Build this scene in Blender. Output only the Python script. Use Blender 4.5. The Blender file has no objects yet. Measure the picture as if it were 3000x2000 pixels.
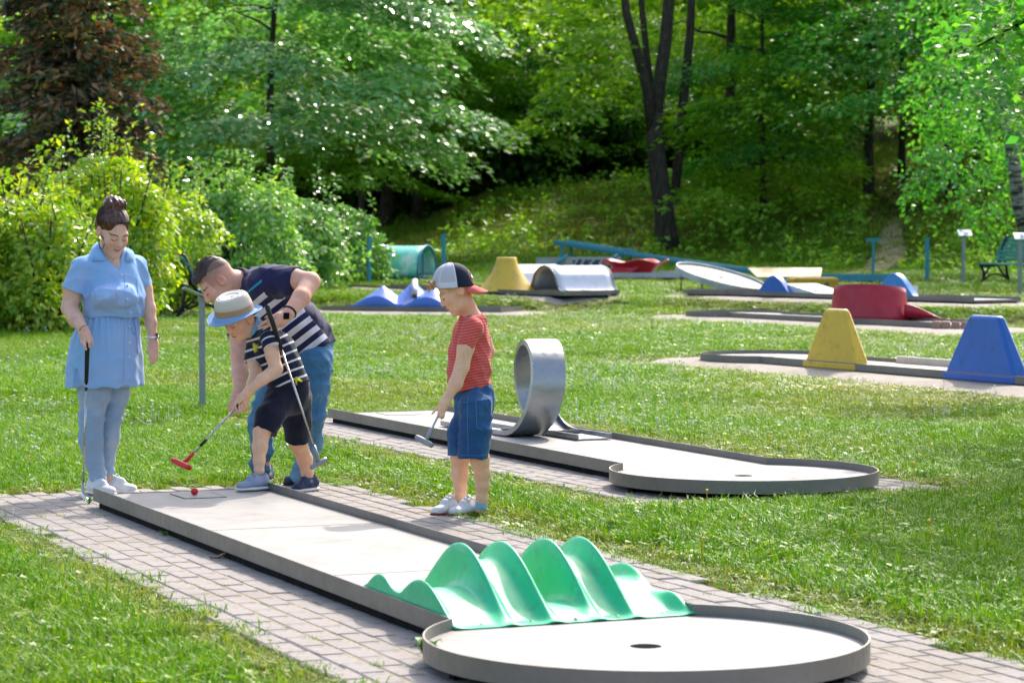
import bpy, math, random
import numpy as np
from mathutils import Matrix, Vector

random.seed(7)
rng = np.random.default_rng(7)
R = math.radians
SC = bpy.context.scene
COL = SC.collection

# ------------------------------------------------------------------ camera, sky, sun, exposure
PITCH, CAMH, FPX = 0.040, 1.421, 7613.0
cam_d = bpy.data.cameras.new('camera')
cam_d.sensor_width = 36.0
cam_d.lens = 36.0 * FPX / 3000.0
cam_d.clip_start, cam_d.clip_end = 0.1, 2000.0
cam_d.dof.use_dof = True
cam_d.dof.focus_distance = 13.9
cam_d.dof.aperture_fstop = 5.6
cam = bpy.data.objects.new('camera', cam_d)
cam.location = (0, 0, CAMH)
cam.rotation_euler = (math.pi / 2 - PITCH, 0, 0)
COL.objects.link(cam)
SC.camera = cam

SUNV = Vector((0.45, 1.2, 1.12)).normalized()          # towards the sun
sun_el = math.asin(SUNV.z)
sun_az = math.atan2(SUNV.x, SUNV.y)
world = bpy.data.worlds.new('World')
SC.world = world
world.use_nodes = True
wn = world.node_tree
sky = wn.nodes.new('ShaderNodeTexSky')
sky.sky_type = 'NISHITA'
sky.sun_disc = False
sky.sun_elevation = sun_el
sky.sun_rotation = sun_az
sky.air_density, sky.dust_density, sky.ozone_density = 1.0, 4.0, 1.0
wn.nodes['Background'].inputs['Strength'].default_value = 0.15
wn.links.new(sky.outputs[0], wn.nodes['Background'].inputs['Color'])
sun_d = bpy.data.lights.new('sun', 'SUN')
sun_d.energy = 2.1
sun_d.angle = R(0.5)
sun_d.color = (1.0, 0.95, 0.87)
sun = bpy.data.objects.new('sun', sun_d)
sun.rotation_euler = (-SUNV).to_track_quat('-Z', 'Y').to_euler()
sun.location = (10, 20, 30)
COL.objects.link(sun)
SC.view_settings.view_transform = 'Standard'
SC.view_settings.look = 'None'
SC.view_settings.exposure = 1.25
SC.view_settings.gamma = 1.0
SC.view_settings.use_curve_mapping = False
SC.render.engine = 'CYCLES'
SC.cycles.max_bounces = 8
SC.cycles.transparent_max_bounces = 8
SC.cycles.caustics_reflective = False
SC.cycles.caustics_refractive = False

# ------------------------------------------------------------------ helpers
def L(h):
    h = h.lstrip('#')
    out = []
    for i in (0, 2, 4):
        c = int(h[i:i + 2], 16) / 255.0
        out.append(c / 12.92 if c <= 0.04045 else ((c + 0.055) / 1.055) ** 2.4)
    return tuple(out) + (1.0,)

def at(px, py, Y):
    """point at depth Y seen at pixel (px, py) of the 3000 x 2000 photograph"""
    a = (px - 1500.0) / FPX
    b = (1000.0 - py) / FPX
    k = Y / (math.cos(PITCH) + b * math.sin(PITCH))
    return np.array([a * k, Y, CAMH + (b * math.cos(PITCH) - math.sin(PITCH)) * k])

def mesh_np(name, verts, faces, smooth=False):
    """verts (n,3); faces: (m,k) array or list of lists"""
    me = bpy.data.meshes.new(name)
    v = np.asarray(verts, dtype=np.float32)
    if isinstance(faces, np.ndarray):
        m, k = faces.shape
        me.vertices.add(len(v))
        me.vertices.foreach_set('co', v.ravel())
        me.loops.add(m * k)
        me.loops.foreach_set('vertex_index', faces.astype(np.int32).ravel())
        me.polygons.add(m)
        me.polygons.foreach_set('loop_start', np.arange(0, m * k, k, dtype=np.int32))
        me.polygons.foreach_set('loop_total', np.full(m, k, dtype=np.int32))
        me.update(calc_edges=True)
    else:
        me.from_pydata([tuple(map(float, p)) for p in v], [], [tuple(int(i) for i in f) for f in faces])
        me.update()
    if smooth:
        me.polygons.foreach_set('use_smooth', np.ones(len(me.polygons), dtype=bool))
    return me

def link(name, me, mat=None, parent=None):
    o = bpy.data.objects.new(name, me)
    if mat is not None:
        me.materials.clear()
        for m_ in (mat if isinstance(mat, (list, tuple)) else [mat]):
            me.materials.append(m_)
    COL.objects.link(o)
    if parent is not None:
        o.parent = parent
    return o

def tag(o, label=None, cat=None, group=None, kind=None):
    if label: o['label'] = label
    if cat: o['category'] = cat
    if group: o['group'] = group
    if kind: o['kind'] = kind
    return o

def thing(name, label, cat, loc=(0, 0, 0), rz=0.0, group=None):
    o = bpy.data.objects.new(name, None)
    o.empty_display_size = 0.1
    COL.objects.link(o)
    o.location = tuple(float(c) for c in loc)
    o.rotation_euler = (0, 0, rz)
    return tag(o, label, cat, group)

class MB:
    """collects shapes into one mesh"""
    def __init__(s):
        s.v, s.f, s.sm = [], [], []
    def add(s, verts, faces, smooth=False):
        b = len(s.v)
        s.v += [tuple(map(float, p)) for p in verts]
        for f in faces:
            s.f.append(tuple(int(i) + b for i in f)); s.sm.append(smooth)
        return s
    def box(s, c, size, M=None, bev=0.0):
        hx, hy, hz = (q / 2 for q in size)
        if bev <= 0:
            p = [(x, y, z) for x in (-hx, hx) for y in (-hy, hy) for z in (-hz, hz)]
            f = [(0, 1, 3, 2), (4, 6, 7, 5), (0, 4, 5, 1), (2, 3, 7, 6), (0, 2, 6, 4), (1, 5, 7, 3)]
        else:                                   # chamfered top edges
            b = min(bev, hx * .9, hy * .9)
            p = [(-hx, -hy, -hz), (hx, -hy, -hz), (hx, hy, -hz), (-hx, hy, -hz),
                 (-hx, -hy, hz - b), (hx, -hy, hz - b), (hx, hy, hz - b), (-hx, hy, hz - b),
                 (-hx + b, -hy + b, hz), (hx - b, -hy + b, hz), (hx - b, hy - b, hz), (-hx + b, hy - b, hz)]
            f = [(0, 3, 2, 1)]
            for i in range(4):
                j = (i + 1) % 4
                f += [(i, j, j + 4, i + 4), (i + 4, j + 4, j + 8, i + 8)]
            f.append((8, 9, 10, 11))
        p = np.array(p)
        if M is not None: p = p @ np.array(M).T
        return s.add(p + np.array(c), f)
    def tube(s, pts, rad, n=8, smooth=True, caps=True, flat=None):
        pts = [np.array(p, float) for p in pts]
        if np.isscalar(rad): rad = [rad] * len(pts)
        rings, up = [], None
        for i, p in enumerate(pts):
            t = pts[min(i + 1, len(pts) - 1)] - pts[max(i - 1, 0)]
            t = t / (np.linalg.norm(t) + 1e-9)
            if up is None:
                up = np.array([0, 0, 1.0]) if abs(t[2]) < .9 else np.array([0, 1.0, 0])
            a = np.cross(t, up); a /= np.linalg.norm(a) + 1e-9
            b = np.cross(a, t); up = b
            fl = 1.0 if flat is None else flat
            for k in range(n):
                w = 2 * math.pi * k / n
                rings.append(p + rad[i] * (math.cos(w) * a + fl * math.sin(w) * b))
        f = []
        for i in range(len(pts) - 1):
            for k in range(n):
                k2 = (k + 1) % n
                f.append((i * n + k, i * n + k2, (i + 1) * n + k2, (i + 1) * n + k))
        if caps:
            f.append(tuple(range(n - 1, -1, -1)))
            f.append(tuple((len(pts) - 1) * n + k for k in range(n)))
        return s.add(rings, f, smooth)
    def lathe(s, prof, c=(0, 0, 0), n=24, smooth=True, M=None):
        v, f = [], []
        for (r, z) in prof:
            for k in range(n):
                w = 2 * math.pi * k / n
                v.append((r * math.cos(w), r * math.sin(w), z))
        for i in range(len(prof) - 1):
            for k in range(n):
                k2 = (k + 1) % n
                f.append((i * n + k, i * n + k2, (i + 1) * n + k2, (i + 1) * n + k))
        v = np.array(v)
        if M is not None: v = v @ np.array(M).T
        return s.add(v + np.array(c), f, smooth)
    def prism(s, poly, axis_vec, smooth=False):
        """poly: list of 3d points (planar), extruded by axis_vec"""
        p = [np.array(q, float) for q in poly]; a = np.array(axis_vec, float); n = len(p)
        v = p + [q + a for q in p]
        f = [tuple(range(n))[::-1], tuple(range(n, 2 * n))]
        f += [(i, (i + 1) % n, (i + 1) % n + n, i + n) for i in range(n)]
        return s.add(v, f, smooth)
    def grid(s, P, smooth=True, close_u=False):
        """P (a,b,3) array of points"""
        P = np.asarray(P, float); a, b = P.shape[:2]
        f = []
        for i in range(a - (0 if close_u else 1)):
            i2 = (i + 1) % a
            for j in range(b - 1):
                f.append((i * b + j, i2 * b + j, i2 * b + j + 1, i * b + j + 1))
        return s.add(P.reshape(-1, 3), f, smooth)
    def build(s, name, mat=None, parent=None):
        me = bpy.data.meshes.new(name)
        me.from_pydata(s.v, [], s.f)
        me.polygons.foreach_set('use_smooth', np.array(s.sm, dtype=bool))
        me.update()
        return link(name, me, mat, parent)

def solidify(o, t, offset=-1.0):
    m = o.modifiers.new('thickness', 'SOLIDIFY'); m.thickness = t; m.offset = offset
    return o
def bevel(o, w=0.004, seg=2):
    m = o.modifiers.new('edge', 'BEVEL'); m.width = w; m.segments = seg; m.limit_method = 'ANGLE'; m.angle_limit = R(35)
    return o

def copy_tree(o, parent=None):
    c = o.copy(); COL.objects.link(c); c.parent = parent
    for ch in list(o.children):
        copy_tree(ch, c)
    return c

# ------------------------------------------------------------------ materials
class NT:
    def __init__(s, name):
        s.m = bpy.data.materials.new(name); s.m.use_nodes = True
        s.t = s.m.node_tree; s.n = s.t.nodes; s.bsdf = s.n['Principled BSDF']; s.out = s.n['Material Output']
    def new(s, typ, **kw):
        n = s.n.new(typ)
        for k, v in kw.items(): setattr(n, k, v)
        return n
    def lk(s, a, b): s.t.links.new(a, b)
    def val(s, inp, v):
        if hasattr(v, 'is_linked') or isinstance(v, bpy.types.NodeSocket): s.lk(v, inp)
        else: inp.default_value = v
    def math(s, op, a, b=0.0, c=0.0, clamp=False):
        n = s.new('ShaderNodeMath', operation=op); n.use_clamp = clamp
        for i, q in enumerate((a, b, c)): s.val(n.inputs[i], q)
        return n.outputs[0]
    def mix(s, fac, a, b, blend='MIX'):
        n = s.new('ShaderNodeMix', data_type='RGBA', blend_type=blend)
        s.val(n.inputs[0], fac); s.val(n.inputs[6], a); s.val(n.inputs[7], b)
        return n.outputs[2]
    def noise(s, vec, scale, detail=3.0, rough=0.55):
        n = s.new('ShaderNodeTexNoise'); n.inputs['Scale'].default_value = scale
        n.inputs['Detail'].default_value = detail; n.inputs['Roughness'].default_value = rough
        if vec is not None: s.lk(vec, n.inputs['Vector'])
        return n.outputs['Fac']
    def ramp(s, fac, stops):
        n = s.new('ShaderNodeValToRGB'); e = n.color_ramp.elements
        while len(e) > 1: e.remove(e[-1])
        e[0].position, e[0].color = stops[0]
        for p, c in stops[1:]:
            q = e.new(p); q.color = c
        s.val(n.inputs[0], fac)
        return n.outputs[0]
    def maprange(s, v, a, b, c=0.0, d=1.0, smooth=False):
        n = s.new('ShaderNodeMapRange'); n.clamp = True
        if smooth: n.interpolation_type = 'SMOOTHSTEP'
        s.val(n.inputs[0], v)
        for i, q in zip((1, 2, 3, 4), (a, b, c, d)): n.inputs[i].default_value = q
        return n.outputs[0]
    def coord(s, which='Object'):
        return s.new('ShaderNodeTexCoord').outputs[which]
    def attr(s, name, out='Fac', typ='GEOMETRY'):
        n = s.new('ShaderNodeAttribute'); n.attribute_name = name; n.attribute_type = typ
        return n.outputs[out]
    def pos(s): return s.new('ShaderNodeNewGeometry').outputs['Position']
    def island(s): return s.new('ShaderNodeNewGeometry').outputs['Random Per Island']
    def orand(s): return s.new('ShaderNodeObjectInfo').outputs['Random']
    def bump(s, h, strength=0.3, dist=0.01):
        n = s.new('ShaderNodeBump'); n.inputs['Strength'].default_value = strength; n.inputs['Distance'].default_value = dist
        s.lk(h, n.inputs['Height']); s.lk(n.outputs[0], s.bsdf.inputs['Normal'])
    def color(s, c): s.val(s.bsdf.inputs['Base Color'], c); return s
    def setp(s, rough=None, metal=None, spec=None, coat=None):
        if rough is not None: s.val(s.bsdf.inputs['Roughness'], rough)
        if metal is not None: s.bsdf.inputs['Metallic'].default_value = metal
        if spec is not None: s.bsdf.inputs['Specular IOR Level'].default_value = spec
        if coat is not None: s.bsdf.inputs['Coat Weight'].default_value = coat
        return s

def sc(c, k): return (c[0] * k, c[1] * k, c[2] * k, 1.0)

def mat_plain(name, c, rough=0.5, metal=0.0, var=0.15, scale=6.0, bump=0.0, bscale=60.0, spec=None, coat=None, dirt=None):
    n = NT(name)
    co = n.coord()
    a = n.noise(co, scale, 4)
    col = n.mix(a, sc(c, 1 - var), sc(c, 1 + var))
    if dirt:
        dmask = n.maprange(n.noise(co, scale * 1.7, 8, .72), .52, .70)
        col = n.mix(n.math('MULTIPLY', dmask, .6), col, dirt)
        mp = n.new('ShaderNodeMapping'); mp.inputs['Scale'].default_value = (8, 8, .9); n.lk(co, mp.inputs[0])
        col = n.mix(n.math('MULTIPLY', n.maprange(n.noise(mp.outputs[0], 3.0, 5, .7), .60, .74), .35), col, sc(dirt, .7))
    n.color(col).setp(rough=n.maprange(n.noise(co, scale * 3, 3), .3, .7, max(rough - .1, .02), min(rough + .12, 1)), metal=metal, spec=spec, coat=coat)
    if bump: n.bump(n.noise(co, bscale, 4), bump, 0.004)
    return n.m

def mat_leaf(name, c1, c2, c3, trans=0.5, rough=0.38, thin=(1.0, 1.0, 0.35), spec=0.5, w=None):
    """leaf: base colours c1..c3 by island, light coming through"""
    n = NT(name)
    rnd = n.island()
    col = n.ramp(rnd, [(0.0, c1), (0.45, c2), (0.85, c3), (1.0, c3)])
    big = n.noise(n.pos(), 0.35 if w is None else w, 2)
    col = n.mix(n.maprange(big, .35, .7), col, n.mix(1.0, col, (1.25, 1.15, .8, 1), 'MULTIPLY'))
    n.color(col).setp(rough=rough, spec=spec)
    tr = n.new('ShaderNodeBsdfTranslucent')
    n.lk(n.mix(1.0, col, thin + (1,), 'MULTIPLY'), tr.inputs[0])
    mx = n.new('ShaderNodeMixShader'); mx.inputs[0].default_value = trans
    n.lk(n.bsdf.outputs[0], mx.inputs[1]); n.lk(tr.outputs[0], mx.inputs[2])
    n.lk(mx.outputs[0], n.out.inputs[0])
    return n.m

M = {}
# concrete playing surfaces
n = NT('lane_concrete'); co = n.coord()
cl = n.ramp(n.noise(co, 3.0, 6, .65), [(.3, L('#847f7a')), (.5, L('#94908b')), (.72, L('#a09c98'))])
st = n.maprange(n.noise(co, 4.0, 9, .75), .54, .70)
cl = n.mix(n.math('MULTIPLY', st, .45), cl, L('#66605a'))
mp_ = n.new('ShaderNodeMapping'); mp_.inputs['Scale'].default_value = (14, 1.2, 1); n.lk(co, mp_.inputs[0])
cl = n.mix(n.math('MULTIPLY', n.maprange(n.noise(mp_.outputs[0], 2.0, 6, .7), .58, .72), .30), cl, L('#aca69e'))
sx_ = n.new('ShaderNodeSeparateXYZ'); n.lk(co, sx_.inputs[0])
edg = n.math('MULTIPLY', n.maprange(n.math('ABSOLUTE', sx_.outputs[0]), .36, .455), n.maprange(sx_.outputs[1], 5.0, 5.1, 1, 0))
cl = n.mix(n.math('MULTIPLY', edg, n.maprange(n.noise(co, 6, 6, .7), .35, .65, .1, .6)), cl, L('#6f685c'))
sp = n.maprange(n.noise(co, 45.0, 3), .68, .74)
cl = n.mix(n.math('MULTIPLY', sp, .6), cl, L('#6d675e'))
n.color(cl).setp(rough=.62, spec=.35); n.bump(n.noise(co, 140.0, 3), .12, .002)
M['concrete'] = n.m
# galvanised steel
def mat_steel(name, c, metal=.55, rough=.42):
    n = NT(name); co = n.coord()
    vo = n.new('ShaderNodeTexVoronoi'); vo.inputs['Scale'].default_value = 38.0; n.lk(co, vo.inputs['Vector'])
    k = n.maprange(n.noise(co, 2.5, 5, .7), .3, .72)
    c_ = n.mix(k, sc(c, .72), sc(c, 1.18))
    c_ = n.mix(n.math('MULTIPLY', vo.outputs['Color'], .22), c_, sc(c, 1.35))
    rs = n.maprange(n.noise(co, 14.0, 6, .75), .62, .74)
    c_ = n.mix(n.math('MULTIPLY', rs, .4), c_, L('#5d5549'))
    n.color(c_).setp(rough=n.maprange(n.noise(co, 20, 3), .3, .7, rough - .1, rough + .15), metal=metal)
    n.bump(n.noise(co, 30.0, 3), .06, .003)
    return n.m
M['steel'] = mat_steel('galvanised_steel', L('#807b74'), .35, .5)
M['steel_pale'] = mat_steel('pale_steel', L('#b9bbc0'), .35, .5)
M['steel_loop'] = mat_steel('loop_steel', L('#a3a6a8'), .8, .34)
M['white_metal'] = mat_plain('white_sheet', L('#dcdde2'), .38, .1, .06, dirt=L('#a7a59f'))
M['black'] = mat_plain('black_steel', L('#0b0b0d'), .8, spec=.15)
M['black_rubber'] = mat_plain('black_rubber', L('#0d0d0f'), .55)
M['cup'] = mat_plain('cup_inside', L('#62604f'), .7)
M['green_grp'] = mat_plain('green_glassfibre', L('#22bf86'), .38, 0, .14, 5.0, .08, 60, spec=.4, dirt=L('#3f8a68'))
M['blue_grp'] = mat_plain('blue_glassfibre', L('#2c66bf'), .4, 0, .1, 4.0, .05, 120, dirt=L('#254c86'))
M['lightblue_grp'] = mat_plain('sky_blue_glassfibre', L('#3d8ad6'), .35, 0, .1, 4.0, dirt=L('#3b6ea6'))
M['bluewave_grp'] = mat_plain('wave_blue_glassfibre', L('#4a78d2'), .33, 0, .1, 4.0)
M['yellow_grp'] = mat_plain('yellow_glassfibre', L('#e0b83e'), .42, 0, .1, 5.0, .05, 120, dirt=L('#8c7434'))
M['yellow_box'] = mat_plain('ochre_paint', L('#c79a22'), .45, 0, .15, 6.0, dirt=L('#7d621c'))
M['red_grp'] = mat_plain('dark_red_glassfibre', L('#b22039'), .36, 0, .1, 4.0, .04, 120, dirt=L('#7d1526'))
M['red_flower'] = mat_plain('red_glassfibre', L('#cf2c3a'), .4, 0, .1, 4.0)
M['turq_paint'] = mat_plain('turquoise_paint', L('#3f9f95'), .5, 0, .18, 5.0, dirt=L('#9ad2b8'))
M['teal_paint'] = mat_plain('teal_paint', L('#2d8ba0'), .45, 0, .12, 4.0, dirt=L('#6f9aa0'))
M['teal_dark'] = mat_plain('dark_teal_paint', L('#23606c'), .5, 0, .12)
M['post_grey'] = mat_steel('grey_post_steel', L('#8f979c'), .5, .45)
M['tan_board'] = mat_plain('tan_board', L('#b8a473'), .55, 0, .08, 8, dirt=L('#b09c6b'))
M['grey_board'] = mat_plain('grey_board', L('#a6a9a6'), .6, 0, .12, 6, dirt=L('#787c7a'))
M['soil'] = mat_plain('bare_soil', L('#6b5844'), .95, 0, .3, 9, .6, 60)
M['iron'] = mat_plain('cast_iron', L('#1d1a20'), .5)
M['slat'] = mat_plain('green_slat_paint', L('#2f8a7c'), .5, 0, .2, 9, dirt=L('#7fb3a8'))
M['sign_white'] = mat_plain('sign_plate', L('#dfe4e6'), .4, 0, .05)
M['bark'] = None
# pavers
n = NT('paver_concrete'); co = n.coord()
cl = n.ramp(n.noise(co, 25.0, 5, .7), [(.3, L('#857e79')), (.5, L('#97908b')), (.72, L('#a59f9a'))])
cl = n.mix(n.math('MULTIPLY', n.orand(), .3), cl, n.mix(1.0, cl, (.8, .78, .78, 1), 'MULTIPLY'))
ps = n.noise(n.pos(), 1.7, 5, .65)
cl = n.mix(n.math('MULTIPLY', n.maprange(ps, .5, .72), .45), cl, L('#75694f'))
n.color(cl).setp(rough=.85, spec=.25); n.bump(n.noise(co, 180.0, 4), .35, .003)
M['paver'] = n.m
n = NT('paver_concrete_mass'); co = n.pos()
cl = n.ramp(n.noise(co, 25.0, 5, .7), [(.3, L('#857e79')), (.5, L('#97908b')), (.72, L('#a59f9a'))])
cl = n.mix(n.math('MULTIPLY', n.island(), .3), cl, n.mix(1.0, cl, (.8, .78, .78, 1), 'MULTIPLY'))
ps = n.noise(n.pos(), 1.7, 5, .65)
cl = n.mix(n.math('MULTIPLY', n.maprange(ps, .5, .72), .45), cl, L('#75694f'))
n.color(cl).setp(rough=.85, spec=.25); n.bump(n.noise(co, 180.0, 4), .35, .003)
M['paver_mass'] = n.m
n = NT('joint_sand'); co = n.pos()
cl = n.ramp(n.noise(co, 60.0, 4), [(.35, L('#857a62')), (.6, L('#a89b7c'))])
cl = n.mix(n.maprange(n.noise(co, 5.0, 4), .55, .68), cl, L('#57622c'))
n.color(cl).setp(rough=.95); n.bump(n.noise(co, 300, 3), .5, .003)
M['sand'] = n.m
# ground under the grass
n = NT('ground_soil'); co = n.pos()
cl = n.ramp(n.noise(co, 1.1, 6, .65), [(.3, L('#36401a')), (.5, L('#4a5a1f')), (.7, L('#6b6236'))])
cl = n.mix(n.maprange(n.noise(co, 18, 4), .45, .7), cl, L('#51401f'))
n.color(cl).setp(rough=1.0, spec=.1); n.bump(n.noise(co, 30, 4), .6, .02)
M['ground'] = n.m
# ------------------------------------------------------------------ terrain
def tz(x, y):
    x = np.asarray(x, float); y = np.asarray(y, float)
    stepy = np.interp(x, [-3, 0, 3.3, 8], [42.9, 41.6, 41.3, 33.3])
    w = .921 * x + .3895 * y
    b = np.interp(w, [4.95, 5.6], [0, .042]) * np.interp(y, [-50, 40], [1, 1])
    b = np.maximum(b, np.interp(y, [20, 22, 27.5, 32.5, 38.0], [0, .085, .09, .2, .205]))
    b = b + np.interp(y - stepy, [0, 1.0], [0, .195])
    b = b + np.interp(y, [44, 50, 52, 60, 64, 400], [.02, .10, .15, .32, .43, .43])
    y0 = np.interp(x, [-30, -6, 4, 8, 12, 30], [66, 66, 64, 59, 54, 50])
    y1 = y0 + np.interp(x, [-30, 4, 12], [15, 15, 21])
    zc = np.interp(x, [-60, -6, -2.5, -.6, 1.6, 3.8, 10.5, 15.8, 40], [1.5, 1.5, 1.84, 2.68, 2.9, 3.03, 3.3, 4.2, 7.0])
    t = np.clip((y - y0) / (y1 - y0), 0, 1); t = t * t * (3 - 2 * t)
    z = b + (zc - b) * t
    return z + np.clip(y - y1, 0, 300) * np.interp(x, [-10, 6, 12], [.01, .02, .05])

xs = np.concatenate([np.linspace(-160, -22, 24), np.linspace(-20, -6, 40), np.linspace(-5.8, 6, 60), np.linspace(6.4, 26, 60), np.linspace(28, 160, 24)])
ys = np.concatenate([np.linspace(-60, 6, 14), np.linspace(7, 100, 234), np.linspace(103, 420, 40)])
X, Y = np.meshgrid(xs, ys, indexing='ij')
Z = tz(X, Y)
Z = Z - .012
V = np.stack([X, Y, Z], -1).reshape(-1, 3)
ii, jj = np.meshgrid(np.arange(len(xs) - 1), np.arange(len(ys) - 1), indexing='ij')
q = ii * len(ys) + jj
F = np.stack([q, q + len(ys), q + len(ys) + 1, q + 1], -1).reshape(-1, 4)
tag(link('ground', mesh_np('ground', V, F, True), M['ground']), kind='structure')

def strip_on_ground(name, ctr, widths, mat, lift=.02, n=40):
    """a path laid over the terrain: polyline of (x,y), half widths"""
    c = np.array(ctr, float); w = np.array(widths, float)
    s = np.linspace(0, len(c) - 1, n)
    cx = np.interp(s, range(len(c)), c[:, 0]); cy = np.interp(s, range(len(c)), c[:, 1]); hw = np.interp(s, range(len(c)), w)
    tx, ty = np.gradient(cx), np.gradient(cy); l = np.hypot(tx, ty); nx, ny = -ty / l, tx / l
    P = np.zeros((n, 9, 3))
    for k, a in enumerate(np.linspace(-1, 1, 9)):
        jit = 1 + (.15 * np.sin(s * 5 + a) if abs(a) == 1 else 0)
        P[:, k, 0] = cx + nx * hw * a * jit; P[:, k, 1] = cy + ny * hw * a * jit
        P[:, k, 2] = tz(P[:, k, 0], P[:, k, 1]) + (lift if abs(a) < .99 else -.02)
    mb = MB(); mb.grid(P)
    return tag(mb.build(name, mat), kind='structure')

M['litter'] = mat_plain('dry_leaf_litter', L('#a08a66'), .95, 0, .4, 3.0, .5, 20, dirt=L('#6c6a34'))
strip_on_ground('path', [(-3.4, 62), (-3.3, 68), (-2.6, 75), (-1.4, 80), (.5, 84)], [1.0, 1.1, 1.2, 1.2, 1.0], M['soil'])
strip_on_ground('dirt_path', [(7.0, 55), (8.1, 58.5), (9.0, 62), (9.6, 65.5)], [.12, .35, .45, .2], M['litter'])

# ------------------------------------------------------------------ lanes: frames
D12 = np.array([.3895, -.921]); D12 /= np.linalg.norm(D12)
def frame(start_center, d):
    d = np.array(d, float); d /= np.linalg.norm(d)
    return dict(s=np.array(start_center, float), d=d, x=np.array([d[1], -d[0]]), rz=math.atan2(-d[0], d[1]))
def to_w(fr, u, v):            # local (x to the right of travel, y along) -> world xy
    return fr['s'] + fr['x'] * u + fr['d'] * v
W2, RC = .46, .73
JO = math.sqrt(RC * RC - W2 * W2)
def start_from_A(A):           # A is the corner on the photo's left; travel direction D12, local x = -n
    n = np.array([.921, .3895]); n /= np.linalg.norm(n)
    return np.array(A) + n * W2
FR1 = frame(start_from_A((-2.174, 13.458)), D12)
FR2 = frame(start_from_A((-1.353, 19.092)), D12)
def frame_from_circle(c, e, Ln=5.05):       # e: from circle towards the start
    e = np.array(e, float); e /= np.linalg.norm(e)
    return frame(np.array(c, float) + e * (Ln + JO), -e)
FR3 = frame_from_circle((2.70, 27.15), (.437, -.899))
FR4 = frame_from_circle((3.31, 38.6), (.459, -.888))
FR5 = frame_from_circle((3.62, 43.7), (.535, -.845), 6.0)
FR6 = frame(np.array([.95, 43.1]) + np.array([.92, .39]) * .46 - D12 * 5.6, D12)
e7 = np.array([.53, -.85]); e7 /= np.linalg.norm(e7); n7 = np.array([-e7[1], e7[0]])
FR7 = frame(np.array([.85, 42.2]) + n7 * .46 - e7 * 7.4, e7)
e8 = np.array([.93, -.36]); e8 /= np.linalg.norm(e8); n8 = np.array([-e8[1], e8[0]])
FR8 = frame(np.array([-.17, 40.35]) + n8 * .46 - e8 * 3.1, e8)

PAV = []        # (frame, u0, u1, v0, v1) in local coordinates with x' = right of travel
PAV.append((FR1, -1.18, 1.03, -.9, 7.6))
PAV.append((FR2, -1.02, .95, -.45, 6.2))
PAV.append((FR3, -1.08, .95, -1.0, 6.8))
PAV.append((FR4, -1.15, .9, -1.0, 6.8))
PAV.append((FR5, -1.0, .8, -.6, 7.6))
PAV.append((FR6, -.62, .62, 0, 5.85))
PAV.append((FR7, -.6, .7, 0, 7.6))
PAV.append((FR8, -.6, 1.35, -.3, 3.7))
def in_pav(x, y, grow=0.0, only=None):
    m = np.zeros(np.shape(x), bool)
    for k, (fr, u0, u1, v0, v1) in enumerate(PAV):
        if only is not None and k not in only: continue
        dx, dy = x - fr['s'][0], y - fr['s'][1]
        u = dx * fr['x'][0] + dy * fr['x'][1]; v = dx * fr['d'][0] + dy * fr['d'][1]
        m |= (u > u0 - grow) & (u < u1 + grow) & (v > v0 - grow) & (v < v1 + grow)
    return m

# ------------------------------------------------------------------ pavements of concrete pavers
def paver_mesh(lx, ly, h=.05, seed=0):
    r = np.random.default_rng(seed)
    a, b = lx / 2, ly / 2; c = .006
    p = [(-a, -b, -h), (a, -b, -h), (a, b, -h), (-a, b, -h), (-a, -b, -c), (a, -b, -c), (a, b, -c), (-a, b, -c),
         (-a + c, -b + c, 0), (a - c, -b + c, 0), (a - c, b - c, 0), (-a + c, b - c, 0)]
    f = []
    for i in range(4):
        j = (i + 1) % 4
        f += [(i, j, j + 4, i + 4), (i + 4, j + 4, j + 8, i + 8)]
    f.append((8, 9, 10, 11))
    return np.array(p) + r.normal(0, .0008, (12, 3)) * np.array([1, 1, .3]), f
PM = []
for k in range(5):
    v_, f_ = paver_mesh(.0925, .1955, seed=k)
    me = mesh_np('paver', v_, f_); me.materials.append(M['paver']); PM.append(me)

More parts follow.
